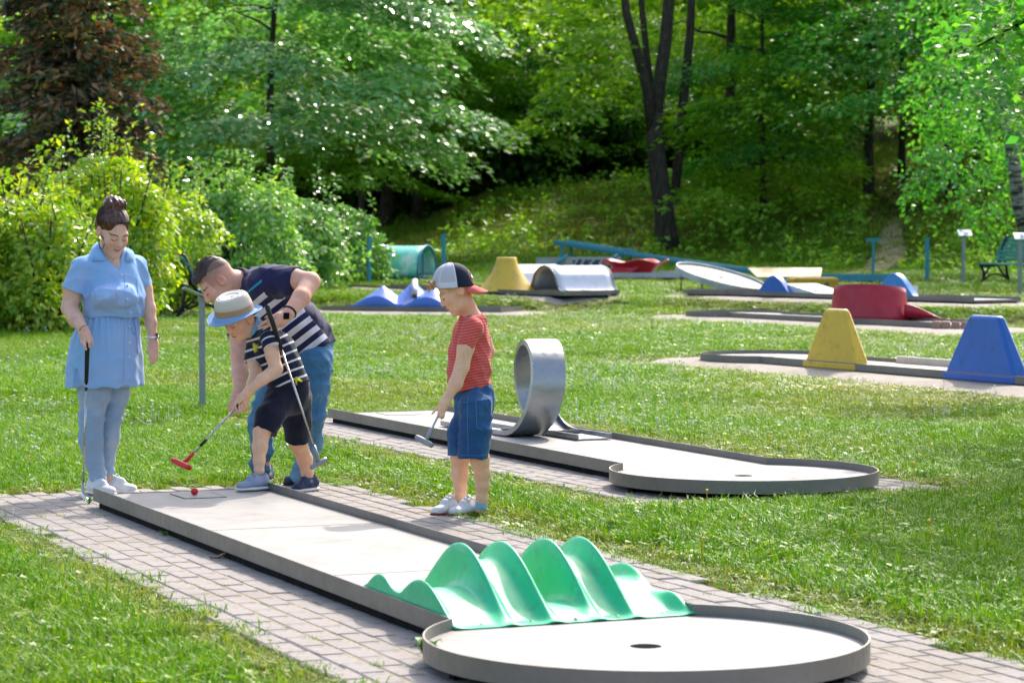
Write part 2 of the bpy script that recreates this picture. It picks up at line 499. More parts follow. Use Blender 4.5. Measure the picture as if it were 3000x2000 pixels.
def pavement(name, idx, g, keep_out):
    fr, u0, u1, v0, v1 = PAV[idx]
    bed = MB(); NU, NV = 12, 40
    P = np.zeros((NU, NV, 3))
    for i, u in enumerate(np.linspace(u0, u1, NU)):
        for j, v in enumerate(np.linspace(v0, v1, NV)):
            edge = i in (0, NU - 1) or j in (0, NV - 1)
            P[i, j] = (u, v, -.05 if edge else .0188)
    bed.grid(P)
    # pavers stand a few millimetres proud of the sand between them
    pv = []
    nu = int((u1 - u0) / .1); nv = int((v1 - v0) / .2)
    for i in range(nu):
        for j in range(nv + 1):
            u = u0 + .05 + i * .1
            v = v0 + (j + (.5 if i % 2 else 0)) * .2
            if v < v0 + .02 or v > v1 - .05: continue
            if keep_out(u, v): continue
            if (i in (0, nu - 1)) and rng.random() < .07: continue
            wpt = to_w(fr, u, v)
            px = 1500 + wpt[0] / wpt[1] * FPX
            py = 695 + (CAMH - g) * FPX / wpt[1]
            inside = -60 < px < 3060 and py < 2060
            pv.append((0 if inside else 1, wpt[1], u, v))
    pv.sort()
    ob = bed.build(name, M['sand'])
    ob.location = (*fr['s'], g); ob.rotation_euler = (0, 0, fr['rz'])
    tag(ob, kind='structure')
    rest = MB()
    for k, (ins, dist, u, v) in enumerate(pv):
        z = .022 + rng.normal(0, .0009)
        rx, ry, rz_ = rng.normal(0, .004), rng.normal(0, .0025), rng.normal(0, .008)
        if k < 300:
            o = bpy.data.objects.new('paver', PM[k % 5]); COL.objects.link(o); o.parent = ob
            o.location = (u + rng.normal(0, .0012), v + rng.normal(0, .0012), z)
            o.rotation_euler = (rx, ry, rz_)
        else:
            v_, f_ = paver_mesh(.0925, .1955, seed=k % 7)
            ca, sa = math.cos(rz_), math.sin(rz_)
            w_ = np.stack([u + v_[:, 0] * ca - v_[:, 1] * sa, v + v_[:, 0] * sa + v_[:, 1] * ca, z + v_[:, 2] + rx * v_[:, 1] - ry * v_[:, 0]], -1)
            rest.add(w_, f_)
    if rest.v:
        tag(rest.build('paver_mass', M['paver_mass'], ob), kind='stuff')
    return ob
pavement('pavement', 0, 0.0, lambda u, v: abs(u) < .30 and .15 < v < 4.9 or math.hypot(u, v - 5.62) < .5)
pavement('side_pavement', 1, .042, lambda u, v: abs(u) < .40 and .1 < v < 4.9 or math.hypot(u, v - 5.47) < .5)
M['slab'] = mat_plain('concrete_strip', L('#968c83'), .9, 0, .18, 3.0, .3, 60, dirt=L('#6d6550'))
for k in range(2, 8):
    fr, u0, u1, v0, v1 = PAV[k]
    mb = MB(); P = np.zeros((8, 24, 3))
    for i, u in enumerate(np.linspace(u0, u1, 8)):
        for j, v in enumerate(np.linspace(v0, v1, 24)):
            w = to_w(fr, u + (rng.normal(0, .06) if i in (0, 7) else 0), v)
            P[i, j] = (*w, float(tz(*w)) + (-.04 if i in (0, 7) or j in (0, 23) else .03))
    mb.grid(P)
    tag(mb.build('concrete_path', M['slab']), kind='structure')

# ------------------------------------------------------------------ lane builder
def lane(label, fr, g, Ln=5.05, circle=True, s=.085, rail=.04, group='minigolf lanes', steel='steel', surf='concrete', tee=False, feet=True, end_lip=True, gap=None):
    t = thing('minigolf_lane', label, 'minigolf lane', (*fr['s'], g), fr['rz'], group)
    W = W2
    top = MB()
    # straight slab
    sl = MB(); sl.box((0, Ln / 2, s - .012), (2 * W - .012, Ln - .006, .024))
    sl.build('playing_surface', M[surf], t)
    pt, th = .006, .030
    for sgn in (-1, 1):
        rm = MB(); rm.box((sgn * W, Ln / 2 - .001, s + rail - (th + rail) / 2), (pt, Ln - .002, th + rail))
        bevel(rm.build('side_rail', M[steel], t), .0015, 1)
    st = MB(); st.box((0, -.004, s - .0135), (2 * W - .002, .006, .033)); st.build('start_edge', M[steel], t)
    if circle:
        cy = Ln + JO
        a0 = math.pi / 2 - math.acos(-JO / RC) ; n_ = 72
        # disc with cup hole, cut straight at the joint
        angs = np.linspace(0, 2 * math.pi, 97)[:-1]
        rin, rout = [], []
        for a in angs:
            dx, dy = math.cos(a), math.sin(a); r_ = RC - .004
            if dy < 0: r_ = min(r_, (JO - .003) / -dy)
            rout.append((r_ * dx, cy + r_ * dy)); rin.append((.052 * dx, cy + .052 * dy))
        mb = MB(); P = np.zeros((96, 6, 3))
        for k in range(96):
            for j, tt in enumerate((0, .02, .3, .6, 1.0)):
                P[k, j + 1] = (rin[k][0] + (rout[k][0] - rin[k][0]) * tt, rin[k][1] + (rout[k][1] - rin[k][1]) * tt, s)
            P[k, 0] = (rin[k][0], rin[k][1], s - .02)
        mb.grid(P, smooth=False, close_u=True)
        lo = [(rout[k][0], rout[k][1], s - .02) for k in range(96)]
        mb.add([tuple(P[k, 5]) for k in range(96)] + lo, [(k, (k + 1) % 96, (k + 1) % 96 + 96, k + 96) for k in range(96)])
        mb.build('end_disc', M[surf], t)
        cup = MB(); cup.lathe([(.0505, s - .001), (.0505, s - .045), (0.001, s - .045)], (0, cy, 0), 24); cup.build('cup', M['cup'], t)
        # curved rim
        aa = math.asin(W / RC); arc = np.linspace(-math.pi / 2 + aa, 1.5 * math.pi - aa, n_)
        mb = MB(); prof = [(RC, s - th), (RC, s + rail), (RC - pt, s + rail), (RC - pt, s - th)]
        P = np.zeros((n_, 5, 3))
        for i, a in enumerate(arc):
            for j in range(5):
                r_, z_ = prof[j % 4]
                P[i, j] = (r_ * math.cos(a), cy + r_ * math.sin(a), z_)
        mb.grid(P, smooth=False)
        mb.add([P[0, j] for j in range(4)] + [P[-1, j] for j in range(4)], [(0, 1, 2, 3), (7, 6, 5, 4)])
        o = mb.build('curved_rim', M[steel], t)
    else:
        if end_lip:
            st = MB(); st.box((0, Ln + .004, s + rail / 2 - th / 2), (2 * W - .002, .006, th + rail)); st.build('end_edge', M[steel], t)
    # seams across the slab, rail bolts
    for v in (Ln * .36, Ln * .70) + ((Ln - .001,) if circle else ()):
        sm = MB(); sm.box((0, v, s + .0004), (2 * W - .014, .0045, .0012)); sm.build('seam', M['cup'], t)
    # under frame and adjustable feet
    uf = MB()
    for sx in (-.425, .425): uf.box((sx, Ln / 2, s - .0505), (.04, Ln - .12, .052))
    for k in range(5): uf.box((0, .25 + k * (Ln - .5) / 4, s - .0525), (.80, .045, .04))
    if circle: uf.lathe([(.62, s - .03), (.62, s - .072), (.55, s - .072), (.55, s - .03)], (0, Ln + JO, 0), 32)
    uf.build('under_frame', M['black'], t)
    if feet:
        spots = [(sx * (W - .06), v) for v in (.12, Ln * .27, Ln * .52, Ln * .77) for sx in (-1, 1)]
        if circle: spots += [(RC * .9 * math.cos(a), Ln + JO + RC * .9 * math.sin(a)) for a in (.0, .9, 2.24, math.pi, 1.57)]
        for (x, y) in spots:
            fm = MB(); fm.tube([(x, y, s - .075), (x, y, .016)], .011, 8); fm.lathe([(.001, .034), (.024, .032), (.026, .02), (.001, .02)], (x, y, 0), 10)
            fm.box((x, y, s - .055), (.05, .05, .035)); fm.build('foot', M['black'], t)
    if tee:
        tp = MB(); tp.box((tee[0], tee[1], s + .0015), (tee[2], tee[3], .003)); tp.build('tee_plate', M[surf], t)
        tl = MB()
        for sx in (-1, 1): tl.box((tee[0] + sx * (tee[2] / 2 + .0045), tee[1], s + .001), (.007, tee[3] + .016, .002))
        for sy in (-1, 1): tl.box((tee[0], tee[1] + sy * (tee[3] / 2 + .0045), s + .001), (tee[2], .007, .002))
        tl.build('tee_outline', M['black'], t)
    return t

lane('nearest grey lane with round end, holding the red ball and green waves', FR1, 0.0, tee=(-.03, .245, .21, .27))
lane('second grey lane with round end carrying the steel loop, behind the boy in red', FR2, .042, tee=(-.0, .25, .24, .26))
lane('grey lane with yellow and blue trapezoid blocks, running off the right edge', FR3, .09)
lane('grey lane carrying the dark red curved wall', FR4, .205)
lane('grey lane with two rounded blue humps and white ramps', FR5, .42, Ln=6.0)
lane('grey lane under the two white barrel humps behind the yellow cone', FR6, .42, Ln=5.6, circle=False)
lane('grey lane under the yellow cone, behind the boy in red', FR7, .42, Ln=7.4, circle=False)
lane('short grey lane under the blue wave obstacle, between the man and the boy in red', FR8, .205, Ln=3.1, circle=False)

# ------------------------------------------------------------------ obstacle: green waves on the nearest lane
def bump_(v, c, w, h, p=1.0):
    t = np.clip((v - c) / w, -1, 1)
    return h * (0.5 + 0.5 * np.cos(math.pi * t)) ** (p * .70)
def green_waves():
    NV = 72
    v = np.linspace(0, .98, NV)                       # along the lane, 0 = far end
    ridge = [np.maximum(bump_(v, .22, .22, .095) + bump_(v, .64, .32, .125), .038 * np.clip((.9 - v) / .2, 0, 1) * np.clip(v / .06, 0, 1)),
             bump_(v, .50, .46, .235), bump_(v, .51, .47, .235), bump_(v, .49, .46, .235), bump_(v, .50, .47, .235),
             bump_(v, .42, .34, .115) + bump_(v, .80, .17, .055)]
    floor = [bump_(v, .62, .36, .095), bump_(v, .50, .43, .172), bump_(v, .76, .24, .045), bump_(v, .49, .43, .168), bump_(v, .52, .40, .080)]
    floor[2] = floor[2] + bump_(v, .2, .2, .03)
    ux = np.array([0, .213, .372, .55, .69, .905]) - .4525
    rw = .023
    cols, zs = [], []
    for k in range(6):
        u = ux[k]; r_ = ridge[k] * .97 + .012
        l_ = floor[k - 1] if k > 0 else ridge[k] * 0
        f_ = floor[k] if k < 5 else ridge[k] * 0
        lo_l, lo_r = np.minimum(l_, r_), np.minimum(f_, r_)
        if k > 0: cols += [u - rw * 1.9, u - rw * 1.0]; zs += [lo_l, np.minimum(lo_l + .008, r_)]
        else: cols += [u - .002]; zs += [np.zeros(NV)]
        if k == 0: cols += [u]; zs += [r_ * .6]
        cols += [u - rw * .45 * (k > 0) + .001, u + .006 * (k == 0), u + rw * .5, u + rw * .95] ; zs += [r_ * .93 + l_ * .07 if k else r_ * .95, r_, r_ * .96 + .04 * lo_r, np.minimum(lo_r + .008, r_)]
        if k < 5:
            cols += [u + rw * 1.9]; zs += [lo_r]
            mid = np.linspace(u + rw * 2.6, ux[k + 1] - rw * 2.6, 4)
            for m_ in mid: cols += [m_]; zs += [f_]
        else:
            cols += [u + rw * 1.2]; zs += [np.zeros(NV)]
    cols = np.array(cols); order = np.argsort(cols, kind='stable')
    P = np.zeros((len(cols), NV, 3))
    for a, i in enumerate(order):
        P[a, :, 0] = -cols[i]                          # local x points to the photo's left
        P[a, :, 1] = v; P[a, :, 2] = np.maximum(zs[i], .006)
    c = to_w(FR1, 0, 4.09)
    t = thing('wave_obstacle', 'glossy green glassfibre wave obstacle with tall ridges on the nearest lane', 'minigolf obstacle', (*c, .086), FR1['rz'], 'minigolf obstacles')
    mb = MB(); mb.grid(P[::-1])
    o = mb.build('wave_sheet', M['green_grp'], t)
    solidify(o, .008, -1)
    ss = o.modifiers.new('soft', 'SUBSURF'); ss.levels = ss.render_levels = 1
    for k in range(5):
        mb = MB(); x = -(ux[k] + ux[k + 1]) / 2; mb.lathe([(.0001, .004), (.006, .003), (.009, 0)], (x, .955, .012), 8); mb.build('screw', M['steel'], t)
green_waves()

# ------------------------------------------------------------------ obstacle: steel loop on the second lane
def steel_loop():
    c = to_w(FR2, -.12, 2.55)
    t = thing('loop_obstacle', 'upright galvanised steel looping band standing on the second lane', 'minigolf obstacle', (*c, .128), FR2['rz'], 'minigolf obstacles')
    Rl, w, lip = .305, .225, .028
    path = []
    for v in np.linspace(-1.0, -.02, 14): path.append(((.20 - .04 * (v + 1.0)), v, .012 + .0 * v, 0.0))
    nl = 56
    for k in range(nl + 1):
        a = 2 * math.pi * k / nl
        path.append((.16 - .29 * k / nl, Rl * math.sin(a), Rl + .012 - Rl * math.cos(a), a))
    for v in np.linspace(.05, .52, 10): path.append((-.13 - .03 * v, v, .012, 2 * math.pi))
    path = np.array(path); path[:, 0] += -.02
    prof = [(-w / 2, lip), (-w / 2, 0), (-w / 4, 0), (0, 0), (w / 4, 0), (w / 2, 0), (w / 2, lip)]
    P = np.zeros((len(path), len(prof), 3))
    for i, (x, y, z, a) in enumerate(path):
        nrm = np.array([0, -math.sin(a), math.cos(a)])
        sk = .13 * math.sin(a / 2) ** 2 if 0 < a < 6.28 else 0
        for j, (q, h) in enumerate(prof):
            P[i, j] = np.array([x + q, y + sk * q, z]) + nrm * h
    mb = MB(); mb.grid(P, smooth=True)
    o = mb.build('loop_band', M['steel_loop'], t); solidify(o, .009, 1)
    es = o.modifiers.new('edge', 'EDGE_SPLIT'); es.split_angle = R(40)
    for (x, y) in ((.12, -.16), (-.12, .12)):
        mb = MB(); mb.box((x - .02, y, .02), (.20, .012, .04)); mb.build('bracket', M['steel'], t)
steel_loop()

# ------------------------------------------------------------------ trapezoid blocks on lane 3
def trapezoid(label, matk, v, side, base=1.02, topw=.36, h=.575):
    c = to_w(FR3, side, v)
    t = thing('trapezoid_block', label, 'minigolf obstacle', (*c, .09 + .06), FR3['rz'], 'minigolf obstacles')
    mb = MB()
    lv = [(0, base, .20), (.05, base, .20), (.055, base - .045, .175), (h - .03, topw + .05, .09), (h - .008, topw + .015, .07), (h, topw - .03, .045)]
    sec = []
    for (z, b, d_) in lv:
        k = .025 if z > .05 else .012
        k = min(k, d_ * .35)
        pts = [(-d_ / 2, -b / 2 + k), (-d_ / 2 + k, -b / 2), (d_ / 2 - k, -b / 2), (d_ / 2, -b / 2 + k), (d_ / 2, b / 2 - k), (d_ / 2 - k, b / 2), (-d_ / 2 + k, b / 2), (-d_ / 2, b / 2 - k)]
        sh = .0
        sec.append([(p[0], p[1] + sh, z) for p in pts])
    vv = [p for s_ in sec for p in s_]; f = []
    for i in range(len(sec) - 1):
        for k in range(8):
            f.append((i * 8 + k, i * 8 + (k + 1) % 8, (i + 1) * 8 + (k + 1) % 8, (i + 1) * 8 + k))
    f.append(tuple((len(sec) - 1) * 8 + k for k in range(8)))
    mb.add(vv, f)
    o = mb.build('block_shell', M[matk], t); bevel(o, .008, 2)
    ft = MB(); ft.box((0, 0, -.006), (.17, base - .1, .012)); ft.build('base_plate', M[matk], t)
    return t
trapezoid('yellow trapezoid block, smaller looking of the two, standing on the lane edge', 'yellow_grp', 3.78, -W2 + .09, base=.94, topw=.32)
trapezoid('blue trapezoid block at the right edge of the photo', 'blue_grp', 1.35, -W2 + .09, base=1.08, topw=.42)
rl = thing('barrier_board', 'low pale board standing along the far rail behind the yellow block', 'board', (*to_w(FR3, W2 - .04, 3.3), .09 + .0855), FR3['rz'])
mb = MB(); mb.box((0, 0, .035), (.03, 1.2, .07)); bevel(mb.build('board_body', M['steel_pale'], rl), .004)
# ------------------------------------------------------------------ dark red curved wall on lane 4
def red_wall():
    c = to_w(FR4, .02, 2.2)
    t = thing('curved_wall', 'dark red curved glassfibre wall like a half drum with a low ramp tongue', 'minigolf obstacle', (*c, .205 + .086), 0.0, 'minigolf obstacles')
    n_, m_ = 44, 8
    P = np.zeros((n_, m_, 3))
    for i, a in enumerate(np.linspace(math.pi * 1.0 - .25, math.pi * 2 + .35, n_)):
        fr = i / (n_ - 1)
        h = .50 * min(1, .80 + .20 * math.sin(math.pi * min(1, fr * .95 + .12)))
        for j in range(m_):
            s = j / (m_ - 1)
            r = .52 - .045 * s + .03 * (1 - s) ** 6
            P[i, j] = (r * 1.04 * math.cos(a), r * .78 * math.sin(a), h * s)
    mb = MB(); mb.grid(P)
    o = mb.build('drum_wall', M['red_grp'], t); solidify(o, .016, -1)
    # tongue running out to the right
    n2 = 24; Q = np.zeros((n2, 9, 3))
    for i, s in enumerate(np.linspace(0, 1, n2)):
        for j, q in enumerate(np.linspace(-1, 1, 9)):
            zz = .21 * (.5 + .5 * math.cos(math.pi * min(1, s * 1.03))) * (1 - .85 * (abs(q) < .8)) + .012
            Q[i, j] = (.43 + s * .62, -.1 - s * .30 + q * (.2 - .04 * s), zz)
    mb = MB(); mb.grid(Q); o = mb.build('ramp_tongue', M['red_grp'], t); solidify(o, .012, 1)
    n3 = 20; Q = np.zeros((n3, 5, 3))
    for i, a in enumerate(np.linspace(0, 2 * math.pi, n3)):
        for j, s in enumerate(np.linspace(.05, 1, 5)):
            Q[i, j] = (.5 * s * math.cos(a), .39 * s * math.sin(a), .02 + .03 * s * s)
    mb = MB(); mb.grid(Q); mb.build('drum_floor', M['red_grp'], t)
red_wall()

# ------------------------------------------------------------------ blue humps on lane 5
def hump(label, mk, v, ln=.95, h=.29, ramp=1, rl=.85):
    c = to_w(FR5, 0, v)
    t = thing('hump_obstacle', label, 'minigolf obstacle', (*c, .42 + .086), FR5['rz'], 'minigolf obstacles')
    N = 36; ys = np.linspace(-ln / 2, ln / 2, N)
    zs = h * (0.5 + .5 * np.cos(2 * math.pi * ys / ln)) ** .8 + .012
    near = -.462                                   # local -x faces the camera side of this lane
    poly = [(near, y, z) for y, z in zip(ys, zs)] + [(near, ln / 2, -.02), (near, -ln / 2, -.02)]
    mb = MB(); mb.prism(poly, (.12, 0, 0)); bevel(mb.build('hump_wall', M[mk], t), .012)
    y0 = -ramp * ln * .24
    mb = MB()
    mb.prism([(near + .10, y0, .004), (near + .10, y0 - ramp * rl, .006), (near + .10, y0 - ramp * rl, .016), (near + .10, y0, .17)], (.62, 0, 0)); mb.build('ramp', M['white_metal'], t)
    return t
hump('blue rounded hump with a white ramp, left of the dark red wall', 'blue_grp', 4.75)
hump('sky blue rounded hump rising behind the dark red wall', 'lightblue_grp', 1.80, ln=1.05, h=.36, ramp=-1, rl=.8)

# ------------------------------------------------------------------ far lanes and obstacles, right side
def teal_low_lane():
    c = (6.75, 51.0)
    t = thing('minigolf_lane', 'low teal lane with a grey deck far behind the dark red wall', 'minigolf lane', (*c, float(tz(*c))), R(72), 'minigolf lanes')
    mb = MB(); mb.box((0, .3, .12), (.9, 2.2, .03)); mb.build('playing_surface', M['teal_paint'], t)
    mb = MB(); mb.box((.46, .3, .11), (.01, 2.2, .12)); mb.build('side_rail', M['teal_paint'], t)
    mb = MB(); mb.box((-.46, .3, .11), (.01, 2.2, .12)); mb.build('side_rail', M['teal_paint'], t)
    mb = MB(); mb.box((0, 1.43, .11), (.92, .012, .12)); mb.build('end_edge', M['steel_pale'], t)
    for k in range(4):
        mb = MB(); mb.box((.47, -.6 + k * .3, .13), (.012, .07, .05)); mb.build('number_tab', M['sign_white'], t)
    mb = MB(); mb.box((0, .3, .05), (.7, 1.9, .06)); mb.build('under_frame', M['black'], t)
teal_low_lane()
def tan_plate():
    p = at(2312, 800, 49.0)
    t = thing('landing_plate', 'tan tilted landing plate at the foot of the long teal ramp', 'minigolf obstacle', (p[0], p[1], float(tz(p[0], p[1]))), 0, 'minigolf obstacles')
    mb = MB(); z = p[2] - float(tz(p[0], p[1]))
    a, b = .62, .68
    mb.prism([(-a, -.15, z - .07), (b - .1, -.15, z - .06), (b, .5, z + .10), (-a - .12, .5, z + .10)], (0, 0, -.025)); bevel(mb.build('plate', M['tan_board'], t), .008)
    mb = MB(); mb.box((0, .1, z - .17), (1.24, .6, .05)); mb.build('dark_frame', M['teal_dark'], t)
    for x in (-.5, .5):
        mb = MB(); mb.box((x, .1, (z - .19) / 2), (.06, .06, max(z - .19, .05))); mb.build('leg', M['black'], t)
tan_plate()
def ochre_box():
    p = at(2391, 846, 46.2); g = float(tz(p[0], p[1]))
    t = thing('tunnel_box', 'ochre yellow tunnel box with a dark ball hole, beyond the blue hump', 'minigolf obstacle', (p[0], p[1], g), R(8), 'minigolf obstacles')
    z0 = max(p[2] - g, .05)
    mb = MB(); mb.box((0, .2, z0 + .10), (.82, .45, .20), bev=.03); o = mb.build('box_shell', M['yellow_box'], t)
    mb = MB()
    pts = [(.19 + .045 * math.cos(a), -.028, z0 + .055 + .065 * math.sin(a)) for a in np.linspace(0, math.pi, 10)] + [(.145, -.028, z0), (.235, -.028, z0)]
    mb.prism(pts, (0, .006, 0)); mb.build('ball_hole', M['cup'], t)
    mb = MB(); mb.box((0, .25, z0 / 2), (1.7, .6, z0)); mb.build('base_plate', M['steel'], t)
ochre_box()
def tilted_disc():
    p = at(2113, 813, 46.2); g = float(tz(p[0], p[1]))
    t = thing('tilted_disc', 'large pale tilted round plate with a steel rim and centre hole', 'minigolf obstacle', (p[0], p[1], g), 0, 'minigolf obstacles')
    nrm = Vector((.235, -.165, 1)).normalized()
    Mx = np.array(nrm.to_track_quat('Z', 'Y').to_matrix()); zc = p[2] - g
    Rd = .83
    mb = MB(); mb.lathe([(.06, 0), (.3, 0), (Rd - .01, 0), (Rd - .01, -.02)], (0, 0, zc), 64, False, Mx); mb.build('disc_plate', M['concrete'], t)
    mb = MB(); mb.lathe([(Rd, -.07), (Rd, .045), (Rd - .012, .045), (Rd - .012, -.07), (Rd, -.07)], (0, 0, zc), 64, False, Mx); mb.build('curved_rim', M['steel_pale'], t)
    mb = MB(); mb.lathe([(.0595, -.001), (.0595, -.06), (.001, -.06)], (0, 0, zc), 20, True, Mx); mb.build('cup', M['cup'], t)
    for (x, y) in ((-.72, -.1), (-.3, .55), (.55, .3)):
        zt = zc - (nrm.x * x + nrm.y * y) / nrm.z - .03
        mb = MB(); mb.tube([(x, y, 0), (x, y, zt)], .014, 8); mb.build('leg', M['post_grey'], t)
tilted_disc()

def teal_ramp():
    a = at(1640, 702, 57.0); b = at(2250, 795, 52.0)
    t = thing('long_ramp', 'long sloping teal ramp channel on legs running down to the tan plate', 'minigolf obstacle', (a[0], a[1], float(tz(a[0], a[1]))), 0, 'minigolf obstacles')
    o = np.array([a[0], a[1], float(tz(a[0], a[1]))])
    d = b - a; Ld = np.linalg.norm(d); d = d / Ld; nx = np.array([-d[1], d[0], 0]); nx /= np.linalg.norm(nx)
    mid = a + d * Ld * .36
    def chan(name, p, q, hh, w=.42):
        mb = MB()
        for s in (-1, 1):
            off = nx * s * w / 2
            mb.prism([p + off - o, q + off - o, q + off - o - (0, 0, hh), p + off - o - (0, 0, hh)], nx * .02)
        mb.prism([p - nx * w / 2 - o - (0, 0, hh * .7), q - nx * w / 2 - o - (0, 0, hh * .7), q + nx * w / 2 - o - (0, 0, hh * .7), p + nx * w / 2 - o - (0, 0, hh * .7)], (0, 0, -.02))
        mb.build(name, M['teal_paint'], t)
    chan('start_channel', a, mid, .11, .36); chan('channel', mid + (0, 0, -.035), b, .08, .30)
    for s in (.035, .335):
        p = a + d * Ld * s
        for sg in (-1, 1):
            q_ = p + nx * sg * .14 - o
            mb = MB(); mb.box((q_[0], q_[1], (q_[2] - .1) / 2), (.07, .07, q_[2] - .1)); mb.build('leg', M['teal_paint'], t)
teal_ramp()

# graffiti: flat print on the board, blobs of dark blue paint like loose letters
n = NT('graffiti_board'); uv_ = n.coord('Generated')
base = n.mix(n.noise(n.coord(), 8, 5), L('#9a9f9e'), L('#b9bcb8'))
sep = n.new('ShaderNodeSeparateXYZ'); n.lk(uv_, sep.inputs[0])
xw = n.math('MULTIPLY', sep.outputs[0], 9.0)
wv = n.new('ShaderNodeTexWave'); wv.bands_direction = 'X'; wv.inputs['Scale'].default_value = 2.1; wv.inputs['Distortion'].default_value = 7.0; wv.inputs['Detail'].default_value = 2.0
n.lk(uv_, wv.inputs['Vector'])
ink = n.math('GREATER_THAN', wv.outputs['Fac'], .28)
band = n.math('MULTIPLY', n.math('GREATER_THAN', sep.outputs[2], n.math('ADD', .22, n.math('MULTIPLY', n.noise(uv_, 7, 2), .22))), n.math('LESS_THAN', sep.outputs[2], n.math('ADD', .58, n.math('MULTIPLY', n.noise(uv_, 11, 2), .5))))
side = n.math('MULTIPLY', n.math('GREATER_THAN', sep.outputs[0], .10), n.math('LESS_THAN', sep.outputs[0], .82))
n.color(n.mix(n.math('MULTIPLY', n.math('MULTIPLY', ink, band), side), base, L('#2c3f5e'))).setp(rough=.55)
M['graffiti'] = n.m
def graffiti_wall():
    p = at(1715, 812, 54.5); g = float(tz(p[0], p[1]))
    t = thing('graffiti_board', 'grey board wall with dark blue scribbled graffiti and teal slanted braces', 'board wall', (p[0], p[1], g), R(4), None)
    mb = MB(); mb.box((.18, 0, .24), (1.12, .03, .34)); mb.build('board_panel', M['graffiti'], t)
    mb = MB(); mb.box((-.72, .05, .24), (.62, .03, .32)); mb.build('side_panel', M['grey_board'], t)
    mb = MB(); mb.box((0, -.02, .05), (2.1, .12, .07)); mb.build('foot_rail', M['teal_paint'], t)
    for x, s in ((-.40, -1), (.66, -1)):
        mb = MB(); mb.tube([(x - .3, -.05, .18), (x + .02, -.05, .46)], .035, 6); mb.build('brace', M['teal_paint'], t)
        mb = MB(); mb.box((x, -.03, .25), (.05, .05, .42)); mb.build('upright', M['grey_board'], t)
graffiti_wall()

def red_flower():
    p = at(1860, 806, 52.6); g = float(tz(p[0], p[1]))
    t = thing('flower_bowl', 'bright red flared bowl with a wavy petal rim on a low grey lane', 'minigolf obstacle', (p[0], p[1], g + .135), 0, 'minigolf obstacles')
    N, K = 72, 10; P = np.zeros((N, K, 3))
    for i, a in enumerate(np.linspace(0, 2 * math.pi, N)):
        lob = .5 + .5 * math.cos(5 * a + .9)
        for j, s in enumerate(np.linspace(0, 1, K)):
            r = (.30 + .36 * s ** 1.2) * (1 + .12 * s * (lob - .5)) 
            P[i, j] = (r * math.cos(a), r * .7 * math.sin(a), s ** .9 * (.29 - .07 * (1 - lob) * s))
    mb = MB(); mb.grid(P); o = mb.build('petal_bowl', M['red_flower'], t); solidify(o, .02, 1)
    mb = MB(); mb.prism([(-.72, -.28, .004), (-.1, -.34, .004), (.1, -.34, .16), (-.35, -.24, .16)], (0, .12, 0)); mb.build('ramp', M['red_flower'], t)
    c = (p[0] + .15, p[1])
    l = thing('minigolf_lane', 'low grey lane under the bright red flared bowl', 'minigolf lane', (*c, g), 0, 'minigolf lanes')
    mb = MB(); mb.box((-.2, 0, .11), (3.0, 1.0, .03)); mb.build('playing_surface', M['concrete'], l)
    mb = MB(); mb.box((-.2, -.51, .10), (3.0, .01, .10)); mb.build('side_rail', M['steel_pale'], l)
    mb = MB(); mb.box((-.2, .51, .12), (3.0, .01, .10)); mb.build('side_rail', M['steel_pale'], l)
    mb = MB()
    for x in (-1.4, 0, 1.1): mb.box((x, 0, .04), (.08, .8, .09))
    mb.build('under_frame', M['black'], l)
red_flower()

# ------------------------------------------------------------------ white barrel humps (lane 6), yellow cone (lane 7), blue waves (lane 8), green arch
def barrel(label, v, h=.42, ln=1.15):
    c = to_w(FR6, 0, v)
    t = thing('barrel_hump', label, 'minigolf obstacle', (*c, .42 + .086), FR6['rz'], 'minigolf obstacles')
    N = 48; ys = np.linspace(-ln / 2 - .12, ln / 2 + .12, N)
    tt = np.clip(np.abs(ys) / (ln / 2 + .12), 0, 1)
    zs = h * np.where(tt < .62, np.sqrt(np.clip(1 - (tt / .80) ** 2, 0, 1)), 0)
    k = tt >= .62; z62 = math.sqrt(1 - (.62 / .8) ** 2) * h
    zs[k] = z62 * (1 - (tt[k] - .62) / .38) ** 1.7
    P = np.zeros((9, N, 3))
    for i, x in enumerate(np.linspace(-.52, .52, 9)):
        P[i, :, 0] = x; P[i, :, 1] = ys; P[i, :, 2] = zs + .008
    mb = MB(); mb.grid(P); o = mb.build('barrel_sheet', M['white_metal'], t); solidify(o, .01, 1)
    mb = MB(); mb.prism([(-.505, y, z) for y, z in zip(ys[::3], zs[::3])], (.01, 0, 0)); mb.build('added_shade_plate', M['teal_dark'], t)  # added dark plate, shuts out light so the barrel looks dark inside
    for x in (-.525, .525):
        mb = MB(); mb.tube([(x, y, z + .012) for y, z in zip(ys, zs)], .018, 8); mb.build('edge_hoop', M['steel'], t)
    return t
barrel('white barrel hump between the cap of the boy in red and the yellow cone', 2.75)
barrel('white barrel hump on the right, next to the yellow cone', 4.72)
def cone():
    p = at(1484, 852, 44.4)
    t = thing('cone_obstacle', 'yellow volcano cone with a flared foot and cut off top', 'minigolf obstacle', (p[0], p[1], .42 + .087), 0, 'minigolf obstacles')
    pr = [(.50, 0), (.485, .015)] + [(.17 + .31 * (1 - s) ** 1.55, .02 + .55 * s) for s in np.linspace(0, 1, 14)] + [(.155, .575), (.12, .56), (.10, .2)]
    mb = MB(); mb.lathe(pr, (0, 0, 0), 56); mb.build('cone_shell', M['yellow_grp'], t)
    mb = MB(); mb.lathe([(.001, .3), (.13, .3)], (0, 0, 0), 24); mb.build('crater_floor', M['cup'], t)
cone()
